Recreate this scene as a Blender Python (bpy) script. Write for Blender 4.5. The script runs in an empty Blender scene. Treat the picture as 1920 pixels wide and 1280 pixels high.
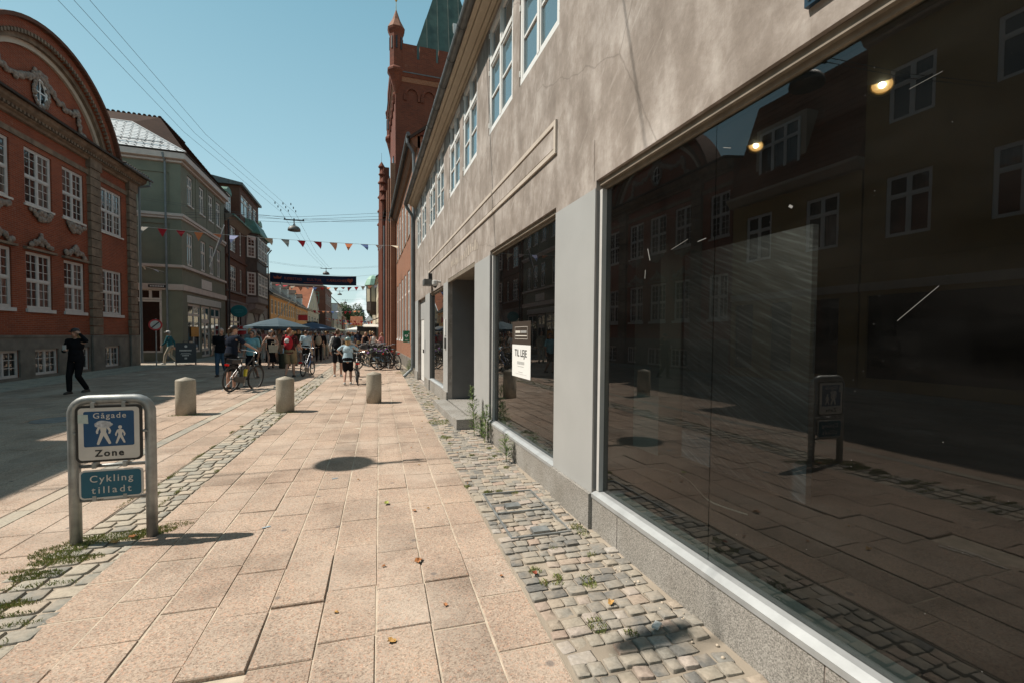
import bpy, bmesh, math, random
import numpy as np
from mathutils import Vector, Matrix, noise as mnoise
R_ = math.radians
random.seed(7)
scene = bpy.context.scene
COL = scene.collection

# ------------------------------------------------------------------ camera
_v1 = np.array([684 - 960.0, 626 - 655.7, 853.0]); _n = np.array([765 - 960.0, 27190 - 655.7, 853.0])
_Y = _v1 / np.linalg.norm(_v1); _D = _n - _Y * (_n @ _Y); _D /= np.linalg.norm(_D); _X = np.cross(_D, _Y)
if _X[0] < 0: _X = -_X
RW = np.stack([_X, _Y, -_D])                       # camera axes (right, down, forward) to world
cam_d = bpy.data.cameras.new('camera'); cam = bpy.data.objects.new('camera', cam_d); COL.objects.link(cam)
cam_d.sensor_width = 36.0; cam_d.lens = 853.0 / 1920 * 36; cam_d.shift_y = 15.7 / 1920
cam_d.clip_start = 0.05; cam_d.clip_end = 3000
_r, _u, _b = RW @ np.array([1, 0, 0.]), RW @ np.array([0, -1., 0]), RW @ np.array([0, 0, -1.])
cam.matrix_world = Matrix(((_r[0], _u[0], _b[0], 0), (_r[1], _u[1], _b[1], 0), (_r[2], _u[2], _b[2], 1.6), (0, 0, 0, 1)))
scene.camera = cam

# ------------------------------------------------------------------ sky and sun
SUN_TO = Vector((-0.70, 0.20, 1.0)).normalized()   # towards the sun
SUN_EL = math.asin(SUN_TO.z); SUN_AZ = math.atan2(SUN_TO.x, SUN_TO.y)
world = bpy.data.worlds.new('World'); scene.world = world; world.use_nodes = True
wt = world.node_tree; wt.nodes.clear()
def wn(t, **k):
    n = wt.nodes.new(t)
    for a, b in k.items(): setattr(n, a, b)
    return n
sky = wn('ShaderNodeTexSky', sky_type='NISHITA', sun_disc=False)
sky.sun_elevation = SUN_EL; sky.sun_rotation = SUN_AZ
sky.altitude = 0; sky.air_density = 1.0; sky.dust_density = 1.0; sky.ozone_density = 1.0
tint = wn('ShaderNodeMix', data_type='RGBA', blend_type='MULTIPLY'); tint.inputs['Factor'].default_value = 1.0
tint.inputs['B'].default_value = (1.12, 1.22, 0.95, 1)
wt.links.new(sky.outputs['Color'], tint.inputs['A'])
# small cumulus low over the horizon, all round
tc = wn('ShaderNodeTexCoord'); sx = wn('ShaderNodeSeparateXYZ'); wt.links.new(tc.outputs['Generated'], sx.inputs[0])
mp = wn('ShaderNodeMapping'); mp.inputs['Scale'].default_value = (1, 1, 1.7); wt.links.new(tc.outputs['Generated'], mp.inputs['Vector'])
cn = wn('ShaderNodeTexNoise'); cn.inputs['Scale'].default_value = 13; cn.inputs['Detail'].default_value = 7; cn.inputs['Roughness'].default_value = 0.55
wt.links.new(mp.outputs[0], cn.inputs['Vector'])
ramp = wn('ShaderNodeMapRange'); ramp.inputs['From Min'].default_value = 0.44; ramp.inputs['From Max'].default_value = 0.58
wt.links.new(cn.outputs['Fac'], ramp.inputs['Value'])
elm = wn('ShaderNodeMapRange'); elm.inputs['From Min'].default_value = 0.115; elm.inputs['From Max'].default_value = 0.05
wt.links.new(sx.outputs['Z'], elm.inputs['Value'])
mul = wn('ShaderNodeMath', operation='MULTIPLY'); wt.links.new(ramp.outputs[0], mul.inputs[0]); wt.links.new(elm.outputs[0], mul.inputs[1])
mul2 = wn('ShaderNodeMath', operation='MULTIPLY'); wt.links.new(mul.outputs[0], mul2.inputs[0]); mul2.inputs[1].default_value = 0.9
cm = wn('ShaderNodeMix', data_type='RGBA'); wt.links.new(mul2.outputs[0], cm.inputs['Factor'])
wt.links.new(tint.outputs['Result'], cm.inputs['A']); cm.inputs['B'].default_value = (8.8, 9.0, 9.1, 1)
grd = wn('ShaderNodeValToRGB'); cr_ = grd.color_ramp; cr_.elements.new(0.3); cr_.elements.new(0.55)
for e_, (p_, c_) in zip(cr_.elements, ((0.0, (.52, .64, .67)), (0.33, (.295, .50, .59)), (0.55, (.19, .39, .49)), (1.0, (.045, .095, .13)))): e_.position = p_; e_.color = (*c_, 1)
wt.links.new(sx.outputs['Z'], grd.inputs[0])
gsc = wn('ShaderNodeMix', data_type='RGBA', blend_type='MULTIPLY'); gsc.inputs['Factor'].default_value = 1.0; wt.links.new(grd.outputs[0], gsc.inputs['A']); gsc.inputs['B'].default_value = (9.6, 9.6, 9.6, 1)
hm = wn('ShaderNodeMix', data_type='RGBA'); hm.inputs['Factor'].default_value = 0.75; wt.links.new(tint.outputs['Result'], hm.inputs['A']); wt.links.new(gsc.outputs['Result'], hm.inputs['B'])
wt.links.new(hm.outputs['Result'], cm.inputs['A'])
bg = wn('ShaderNodeBackground'); bg.inputs['Strength'].default_value = 0.110
wt.links.new(cm.outputs['Result'], bg.inputs['Color'])
wo = wn('ShaderNodeOutputWorld'); wt.links.new(bg.outputs[0], wo.inputs[0])
sun_d = bpy.data.lights.new('sun', 'SUN'); sun_d.energy = 5.0; sun_d.angle = R_(0.53); sun_d.color = (1.0, 0.93, 0.83)
sun = bpy.data.objects.new('sun', sun_d); COL.objects.link(sun)
sun.rotation_euler = (-SUN_TO).to_track_quat('-Z', 'Y').to_euler(); sun.location = (-20, 10, 40)
vs = scene.view_settings
vs.view_transform = 'Standard'; vs.look = 'None'; vs.exposure = 0.25; vs.gamma = 1.0; vs.use_curve_mapping = False
scene.cycles.max_bounces = 8; scene.cycles.diffuse_bounces = 1; scene.cycles.transparent_max_bounces = 12; scene.cycles.caustics_reflective = False
scene.cycles.caustics_refractive = False; scene.cycles.use_denoising = True

# ------------------------------------------------------------------ materials
MATS = {}
class NT:
    def __init__(s, name):
        s.m = bpy.data.materials.new(name); s.m.use_nodes = True; s.t = s.m.node_tree
        s.b = s.t.nodes['Principled BSDF']; s.o = s.t.nodes['Material Output']
    def n(s, t, **k):
        x = s.t.nodes.new(t)
        for a, b in k.items():
            if a in x.inputs and not hasattr(type(x), a): x.inputs[a].default_value = b
            else:
                try: setattr(x, a, b)
                except Exception: x.inputs[a].default_value = b
        return x
    def l(s, a, b): s.t.links.new(a, b)
    def coord(s, scale=(1, 1, 1)):
        tc = s.n('ShaderNodeTexCoord'); mp = s.n('ShaderNodeMapping'); mp.inputs['Scale'].default_value = scale
        s.l(tc.outputs['Object'], mp.inputs[0]); return mp.outputs[0]
    def noise(s, vec, scale, detail=4, rough=0.55):
        x = s.n('ShaderNodeTexNoise'); x.inputs['Scale'].default_value = scale; x.inputs['Detail'].default_value = detail
        x.inputs['Roughness'].default_value = rough; s.l(vec, x.inputs['Vector']); return x.outputs['Fac']
    def ramp(s, fac, stops):
        x = s.n('ShaderNodeValToRGB'); cr = x.color_ramp
        while len(cr.elements) < len(stops): cr.elements.new(0.5)
        for e, (p, c) in zip(cr.elements, stops): e.position = p; e.color = (*c, 1)
        s.l(fac, x.inputs[0]); return x.outputs[0]
    def mix(s, fac, a, b, mode='MIX'):
        x = s.n('ShaderNodeMix', data_type='RGBA', blend_type=mode)
        for v, k in ((fac, 'Factor'), (a, 'A'), (b, 'B')):
            if hasattr(v, 'is_output'): s.l(v, x.inputs[k])
            elif k == 'Factor': x.inputs[0].default_value = v
            else: x.inputs[k].default_value = (*v, 1)
        return x.outputs['Result']
    def bump(s, h, strength=0.3, dist=0.01):
        x = s.n('ShaderNodeBump'); x.inputs['Strength'].default_value = strength; x.inputs['Distance'].default_value = dist
        s.l(h, x.inputs['Height']); s.l(x.outputs[0], s.b.inputs['Normal'])
    def math(s, op, a, b=0.0):
        x = s.n('ShaderNodeMath', operation=op)
        for i, v in enumerate((a, b)):
            if hasattr(v, 'is_output'): s.l(v, x.inputs[i])
            else: x.inputs[i].default_value = v
        return x.outputs[0]
    def rnd(s):
        oi = s.n('ShaderNodeObjectInfo'); at = s.n('ShaderNodeAttribute', attribute_name='tone')
        return s.math('FRACT', s.math('ADD', oi.outputs['Random'], at.outputs['Fac']))
    def fin(s, col=None, rough=0.7, spec=0.5, metal=0.0):
        if col is not None:
            if hasattr(col, 'is_output'): s.l(col, s.b.inputs['Base Color'])
            else: s.b.inputs['Base Color'].default_value = (*col, 1)
        s.b.inputs['Roughness'].default_value = rough; s.b.inputs['Metallic'].default_value = metal
        s.b.inputs['Specular IOR Level'].default_value = spec
        return s.m
def mat(name, col, rough=0.7, var=0.12, scale=3.0, metal=0.0, spec=0.5, bump=0.0, bscale=60):
    if name in MATS: return MATS[name]
    t = NT(name); v = t.coord()
    f = t.noise(v, scale, 5)
    c = t.ramp(f, [(0.3, tuple(x * (1 - var) for x in col)), (0.7, tuple(min(1, x * (1 + var)) for x in col))])
    if bump: t.bump(t.noise(v, bscale, 3), bump, 0.005)
    MATS[name] = t.fin(c, rough, spec, metal); return MATS[name]
def brick_mat(name, c1, c2, mortar, grime=0.35, h=0.065, w=0.23):
    t = NT(name); tc = t.n('ShaderNodeTexCoord'); sp = t.n('ShaderNodeSeparateXYZ'); t.l(tc.outputs['Object'], sp.inputs[0])
    u = t.math('ADD', sp.outputs['X'], sp.outputs['Y']); cb = t.n('ShaderNodeCombineXYZ'); t.l(u, cb.inputs[0]); t.l(sp.outputs['Z'], cb.inputs[1])
    br = t.n('ShaderNodeTexBrick'); t.l(cb.outputs[0], br.inputs['Vector'])
    br.inputs['Color1'].default_value = (*c1, 1); br.inputs['Color2'].default_value = (*c2, 1); br.inputs['Mortar'].default_value = (*mortar, 1)
    br.inputs['Scale'].default_value = 1.0; br.inputs['Brick Width'].default_value = w; br.inputs['Row Height'].default_value = h
    br.inputs['Mortar Size'].default_value = 0.006; br.inputs['Bias'].default_value = -0.1
    n1 = t.noise(tc.outputs['Object'], 0.6, 6); n2 = t.noise(tc.outputs['Object'], 9, 3); n3 = t.noise(tc.outputs['Object'], 2.2, 5)
    c = t.mix(t.math('MULTIPLY', n2, 0.55), br.outputs['Color'], tuple(x * 0.55 for x in c1))
    g = t.ramp(n1, [(0.35, (1, 1, 1)), (0.75, (1 - grime, 1 - grime, 1 - grime))])
    c = t.mix(1.0, c, g, 'MULTIPLY')
    pale = t.ramp(n3, [(0.66, (0, 0, 0)), (0.76, (0.35, 0.35, 0.35))])
    c = t.mix(pale, c, tuple(min(1, x * 1.15) for x in mortar))
    t.bump(br.outputs['Fac'], -0.4, 0.01)
    MATS[name] = t.fin(c, 0.85, 0.3); return MATS[name]
def tile_mat(name, c1, c2, rough=0.7):
    t = NT(name); v = t.coord(); r = t.noise(v, 14, 2); n1 = t.noise(v, 1.1, 5)
    c = t.ramp(r, [(0.3, c1), (0.7, c2)])
    c = t.mix(1.0, c, t.ramp(n1, [(0.3, (1, 1, 1)), (0.75, (0.55, 0.55, 0.55))]), 'MULTIPLY')
    MATS[name] = t.fin(c, rough, 0.12); return MATS[name]
def slab_material():
    t = NT('aggregate_slab'); v = t.coord(); tc = t.n('ShaderNodeTexCoord')
    geo = t.n('ShaderNodeNewGeometry'); P = geo.outputs['Position']
    r = t.rnd()
    base = t.ramp(r, [(0.0, (0.40, 0.318, 0.258)), (0.3, (0.43, 0.348, 0.285)), (0.6, (0.415, 0.333, 0.27)), (0.9, (0.445, 0.368, 0.305)), (0.915, (0.345, 0.282, 0.232)), (1.0, (0.37, 0.303, 0.25))])
    vo = t.n('ShaderNodeTexVoronoi'); vo.inputs['Scale'].default_value = 130; t.l(P, vo.inputs['Vector'])
    sp = t.n('ShaderNodeSeparateColor'); t.l(vo.outputs['Color'], sp.inputs[0])
    agg = t.ramp(sp.outputs[0], [(0.0, (0.42, 0.36, 0.32)), (0.25, (0.82, 0.76, 0.72)), (0.5, (1.0, 0.98, 0.96)), (0.75, (1.14, 1.1, 1.05)), (0.93, (1.1, 0.78, 0.66)), (1.0, (1.5, 1.46, 1.4))])
    c = t.mix(0.75, base, agg, 'MULTIPLY')
    st = t.noise(P, 1.3, 6, 0.6); c = t.mix(1.0, c, t.ramp(st, [(0.30, (0.66, 0.655, 0.65)), (0.48, (0.97, 0.97, 0.97)), (0.72, (1.14, 1.13, 1.11))]), 'MULTIPLY')
    s2 = t.noise(P, 6.0, 5, 0.6); c = t.mix(t.ramp(s2, [(0.62, (0, 0, 0)), (0.74, (0.4, 0.4, 0.4))]), c, (0.30, 0.235, 0.19))
    pl = t.noise(P, 0.55, 7, 0.68); c = t.mix(t.ramp(pl, [(0.50, (0, 0, 0)), (0.68, (0.5, 0.5, 0.5))]), c, (0.56, 0.475, 0.395))
    pd_ = t.noise(P, 2.4, 6, 0.7); c = t.mix(t.ramp(pd_, [(0.60, (0, 0, 0)), (0.72, (0.35, 0.35, 0.35))]), c, (0.27, 0.215, 0.175))
    dots = t.n('ShaderNodeTexVoronoi'); dots.inputs['Scale'].default_value = 3.1; t.l(P, dots.inputs['Vector'])
    c = t.mix(t.ramp(dots.outputs['Distance'], [(0.05, (0.7, 0.7, 0.7)), (0.085, (0, 0, 0))]), c, (0.16, 0.14, 0.13))
    t.bump(vo.outputs['Distance'], 0.5, 0.003)
    return t.fin(c, 0.95, 0.08)
def cobble_material(name, stops):
    t = NT(name); v = t.coord(); geo = t.n('ShaderNodeNewGeometry'); P = geo.outputs['Position']; r = t.rnd()
    c = t.ramp(r, stops)
    n = t.noise(P, 45, 5, 0.65); c = t.mix(1.0, c, t.ramp(n, [(0.3, (0.72, 0.71, 0.7)), (0.55, (1, 1, 1)), (0.75, (1.22, 1.2, 1.18))]), 'MULTIPLY')
    d = t.noise(P, 7, 5, 0.6); c = t.mix(t.ramp(d, [(0.42, (0, 0, 0)), (0.62, (0.5, 0.5, 0.5))]), c, (0.43, 0.36, 0.285))
    t.bump(n, 0.5, 0.006); return t.fin(c, 0.85, 0.15)
def granite_material(name, dark, light, scale=260):
    t = NT(name); v = t.coord(); vo = t.n('ShaderNodeTexVoronoi'); vo.inputs['Scale'].default_value = scale; t.l(v, vo.inputs['Vector'])
    sp = t.n('ShaderNodeSeparateColor'); t.l(vo.outputs['Color'], sp.inputs[0])
    c = t.ramp(sp.outputs[0], [(0.05, dark), (0.5, tuple((a + b) / 2 for a, b in zip(dark, light))), (1.0, light)])
    n = t.noise(v, 2.2, 5); c = t.mix(1.0, c, t.ramp(n, [(0.3, (0.75, 0.73, 0.7)), (0.6, (1, 1, 1))]), 'MULTIPLY')
    MATS[name] = t.fin(c, 0.6, 0.4); return MATS[name]
def plaster_material():
    t = NT('grey_brown_plaster'); v = t.coord(); vs_ = t.coord((1.0, 1.0, 0.62))
    a = t.noise(vs_, 2.6, 8, 0.68); b = t.noise(t.coord((1.6, 1, 1)), 0.9, 4); f = t.noise(v, 22, 4)
    c = t.ramp(a, [(0.36, (0.245, 0.207, 0.178)), (0.47, (0.300, 0.257, 0.225)), (0.56, (0.385, 0.338, 0.303)), (0.68, (0.50, 0.452, 0.415))])
    c = t.mix(1.0, c, t.ramp(b, [(0.3, (0.86, 0.86, 0.86)), (0.7, (1.1, 1.1, 1.1))]), 'MULTIPLY')
    c = t.mix(1.0, c, t.ramp(f, [(0.3, (0.95, 0.95, 0.95)), (0.7, (1.04, 1.04, 1.04))]), 'MULTIPLY')
    s = t.noise(t.coord((3.0, 3.0, 0.25)), 2.4, 4, 0.5)
    c = t.mix(t.ramp(s, [(0.63, (0, 0, 0)), (0.72, (0.35, 0.35, 0.35))]), c, (0.54, 0.49, 0.44))
    dr = t.noise(t.coord((9.0, 9.0, 0.22)), 2.2, 5, 0.6)
    c = t.mix(t.ramp(dr, [(0.60, (0, 0, 0)), (0.70, (0.28, 0.28, 0.28))]), c, (0.20, 0.165, 0.135))
    br = t.n('ShaderNodeMapping'); br.inputs['Rotation'].default_value = (0, R_(38), 0); t.l(v, br.inputs[0]); br2 = t.n('ShaderNodeMapping'); br2.inputs['Scale'].default_value = (1.4, 1, 7.0); t.l(br.outputs[0], br2.inputs[0])
    bs_ = t.noise(br2.outputs[0], 2.0, 6, 0.6); c = t.mix(t.ramp(bs_, [(0.58, (0, 0, 0)), (0.72, (0.45, 0.45, 0.45))]), c, (0.53, 0.48, 0.44))
    wv = t.n('ShaderNodeTexVoronoi', feature='DISTANCE_TO_EDGE'); wv.inputs['Scale'].default_value = 0.45
    wp = t.mix(0.12, v, t.noise(v, 3.0, 5)); t.l(wp, wv.inputs['Vector'])
    c = t.mix(t.ramp(wv.outputs['Distance'], [(0.0006, (0.4, 0.4, 0.4)), (0.0022, (0, 0, 0))]), c, (0.12, 0.10, 0.085))
    t.bump(t.noise(v, 35, 5), 0.35, 0.006)
    return t.fin(c, 0.9, 0.15)
def window_glass(name, dark=(0.012, 0.016, 0.018), ior=1.9, wob=0.25):
    t = NT(name); v = t.coord(); t.b.inputs['IOR'].default_value = ior
    n = t.noise(v, 2.3, 2); t.bump(n, wob, 0.02)
    return t.fin(dark, 0.03, 0.5)
def curtain_reflection_glass(name, ior):  # pale streaks paint in reflections of the sunlit facade opposite, besides curtains
    t = NT(name); v = t.coord(); t.b.inputs['IOR'].default_value = ior; oi = t.n('ShaderNodeObjectInfo')
    f = t.noise(t.coord((6, 1, .4)), 3.0, 4)
    a = t.ramp(oi.outputs['Random'], [(0.0, (0, 0, 0)), (0.42, (0.05, 0.05, 0.05)), (0.6, (0.55, 0.55, 0.55)), (1.0, (1, 1, 1))])
    c = t.mix(t.mix(1.0, a, t.ramp(f, [(.38, (.1, .1, .1)), (.6, (1, 1, 1))]), 'MULTIPLY'), (0.012, 0.014, 0.015), (0.26, 0.22, 0.19))
    t.bump(t.noise(v, 3.1, 2), 0.35, 0.02); return t.fin(c, 0.03, 0.5)
def shop_glass(name, tr=(0.42, 0.46, 0.46)):
    t = NT(name); nt = t.t; nt.nodes.remove(t.b)
    fr = t.n('ShaderNodeFresnel'); fr.inputs['IOR'].default_value = 1.62
    geo = t.n('ShaderNodeNewGeometry'); inv = t.math('SUBTRACT', 1.0, geo.outputs['Backfacing'])
    fac = t.math('MULTIPLY', fr.outputs[0], inv)
    tb = t.n('ShaderNodeBsdfTransparent')
    # faint dust, smears and fine scratches on the pane
    co = t.coord(); sm = t.noise(t.coord((0.5, 0.5, 2.0)), 2.0, 6, 0.65)
    tb.inputs['Color'].default_value = (*tr, 1)
    gl = t.n('ShaderNodeBsdfGlossy'); gl.inputs['Roughness'].default_value = 0.0; gl.inputs['Color'].default_value = (1, 1, 1, 1)
    ms = t.n('ShaderNodeMixShader'); t.l(fac, ms.inputs[0]); t.l(tb.outputs[0], ms.inputs[1]); t.l(gl.outputs[0], ms.inputs[2])
    df = t.n('ShaderNodeBsdfDiffuse'); df.inputs['Color'].default_value = (0.5, 0.48, 0.45, 1)
    dust = t.ramp(sm, [(0.40, (0.004, 0.004, 0.004)), (0.8, (0.017, 0.017, 0.017))])
    ms2 = t.n('ShaderNodeMixShader'); t.l(t.math('MULTIPLY', dust, inv), ms2.inputs[0]); t.l(ms.outputs[0], ms2.inputs[1]); t.l(df.outputs[0], ms2.inputs[2])
    t.l(ms2.outputs[0], t.o.inputs[0]); return t.m
def emit_mat(name, col, s):
    t = NT(name); t.b.inputs['Emission Color'].default_value = (*col, 1); t.b.inputs['Emission Strength'].default_value = s
    return t.fin((0.8, 0.7, 0.5), 0.4)

M = dict(
    slab=slab_material(),
    cob=cobble_material('granite_cobble', [(0.0, (0.155, 0.15, 0.142)), (0.2, (0.23, 0.22, 0.20)), (0.5, (0.31, 0.285, 0.245)), (0.75, (0.365, 0.315, 0.25)), (0.88, (0.38, 0.285, 0.23)), (1.0, (0.42, 0.395, 0.36))]),
    cob2=cobble_material('pale_sett', [(0.0, (0.24, 0.235, 0.21)), (0.4, (0.36, 0.335, 0.28)), (0.75, (0.43, 0.385, 0.31)), (1.0, (0.46, 0.38, 0.30))]),
    sand=mat('joint_sand', (0.50, 0.42, 0.33), 0.95, 0.22, 9, spec=0.05, bump=0.5, bscale=160),
    plaster=plaster_material(),
    greypaint=mat('grey_paint', (0.375, 0.378, 0.37), 0.55, 0.05, 2.0, bump=0.1, bscale=30),
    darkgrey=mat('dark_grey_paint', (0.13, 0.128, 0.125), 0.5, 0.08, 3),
    reveal=mat('reveal_paint', (0.15, 0.148, 0.145), 0.6, 0.1, 3),
    plinth=granite_material('plinth_granite', (0.13, 0.125, 0.115), (0.50, 0.47, 0.43)),
    bollard=granite_material('bollard_granite', (0.28, 0.25, 0.20), (0.52, 0.46, 0.37), 190),
    white=mat('white_paint', (0.78, 0.77, 0.74), 0.4, 0.05, 6),
    frameL=mat('aged_white_frame', (0.58, 0.55, 0.52), 0.5, 0.08, 5),
    offwhite=mat('offwhite_paint', (0.62, 0.57, 0.51), 0.55, 0.08, 5),
    cream=mat('cream_trim', (0.50, 0.42, 0.33), 0.7, 0.08, 3),
    pinktrim=mat('pale_band_paint', (0.55, 0.46, 0.40), 0.6, 0.08, 3),
    cornice=mat('cornice_paint', (0.42, 0.345, 0.255), 0.65, 0.08, 5),
    alu=mat('aluminium', (0.44, 0.45, 0.45), 0.5, 0.12, 8, metal=0.4),
    alufr=mat('window_frame_grey', (0.55, 0.54, 0.52), 0.45, 0.05, 8),
    timber=mat('weathered_timber', (0.20, 0.165, 0.125), 0.65, 0.25, 12),
    zinc=mat('zinc', (0.12, 0.12, 0.115), 0.55, 0.3, 5, metal=0.3),
    pipe=mat('grey_downpipe', (0.16, 0.18, 0.185), 0.5, 0.15, 3),
    galv=mat('galvanised_steel', (0.30, 0.31, 0.305), 0.5, 0.28, 9, metal=0.6),
    brickL=brick_mat('old_red_brick', (0.36, 0.085, 0.033), (0.25, 0.055, 0.024), (0.30, 0.21, 0.155)),
    brickR=brick_mat('orange_red_brick', (0.36, 0.145, 0.075), (0.28, 0.105, 0.055), (0.42, 0.33, 0.25), 0.2),
    brickT=brick_mat('tower_brick', (0.20, 0.046, 0.021), (0.12, 0.029, 0.015), (0.22, 0.12, 0.08), 0.3),
    brickB=brick_mat('brown_brick', (0.17, 0.063, 0.034), (0.12, 0.045, 0.026), (0.17, 0.12, 0.09), 0.3),
    sandstone=mat('weathered_sandstone', (0.20, 0.145, 0.10), 0.9, 0.35, 4, bump=0.6, bscale=25),
    carved=mat('carved_stone', (0.27, 0.215, 0.175), 0.9, 0.4, 9, bump=0.7, bscale=40),
    plinthL=mat('rendered_plinth', (0.17, 0.15, 0.125), 0.9, 0.3, 2.5, bump=0.4, bscale=20),
    green=mat('sage_green_plaster', (0.185, 0.187, 0.135), 0.8, 0.1, 1.5),
    slate=mat('pale_slate', (0.66, 0.66, 0.66), 0.30, 0.1, 3, spec=0.8),
    browntile=tile_mat('brown_roof_tile', (0.035, 0.019, 0.013), (0.075, 0.036, 0.022), 0.9),
    redtile=tile_mat('red_roof_tile', (0.32, 0.12, 0.06), (0.24, 0.085, 0.045)),
    darktile=tile_mat('dark_roof_tile', (0.055, 0.043, 0.036), (0.09, 0.065, 0.05)),
    copper=mat('green_copper', (0.075, 0.17, 0.125), 0.6, 0.35, 3),
    coppergrn=mat('pale_copper', (0.25, 0.42, 0.32), 0.6, 0.2, 3),
    darkcopper=mat('dark_patina_copper', (0.045, 0.075, 0.060), 0.55, 0.35, 1.5),
    yellow=mat('ochre_plaster', (0.68, 0.33, 0.11), 0.85, 0.1, 1.5),
    paleyel=mat('yellow_ochre_plaster', (0.38, 0.255, 0.10), 0.85, 0.1, 1.5),
    creamw=mat('cream_plaster', (0.55, 0.47, 0.34), 0.85, 0.1, 1.5),
    greystone=mat('grey_violet_stone', (0.20, 0.165, 0.15), 0.85, 0.2, 3),
    glassW=curtain_reflection_glass('curtain_reflection_pane', 1.9), glassD=window_glass('dark_window_glass', (0.01, 0.012, 0.012), 1.6),
    glassS=window_glass('smooth_window_glass', (0.03, 0.042, 0.048), 2.6, 0.06), glassU=window_glass('sky_tinted_blind_glass', (0.10, 0.155, 0.18), 2.6, 0.05),  # glassU: pale teal base paints in reflected sky over the blinds behind
    shop=shop_glass('shop_window_glass'), shop2=shop_glass('clear_shop_glass', (0.5, 0.52, 0.52)),
    black=mat('black_plastic', (0.013, 0.013, 0.014), 0.45, 0.1, 5), rubber=mat('tyre_rubber', (0.02, 0.02, 0.02), 0.8, 0.1, 9),
    chrome=mat('chrome', (0.62, 0.62, 0.62), 0.22, 0.05, 4, metal=1.0), blackpaint=mat('black_paint', (0.012, 0.012, 0.013), 0.3, 0.1, 5),
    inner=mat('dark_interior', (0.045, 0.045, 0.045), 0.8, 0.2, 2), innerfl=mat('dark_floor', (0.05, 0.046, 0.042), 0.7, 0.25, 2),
    red=mat('signal_red', (0.55, 0.03, 0.03), 0.5, 0.05, 4), ropew=mat('white_rope', (0.7, 0.66, 0.6), 0.8), cable=mat('black_cable', (0.10, 0.11, 0.115), 0.6),
    soil=mat('asphalt', (0.07, 0.065, 0.06), 0.9, 0.2, 3),
)

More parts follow.
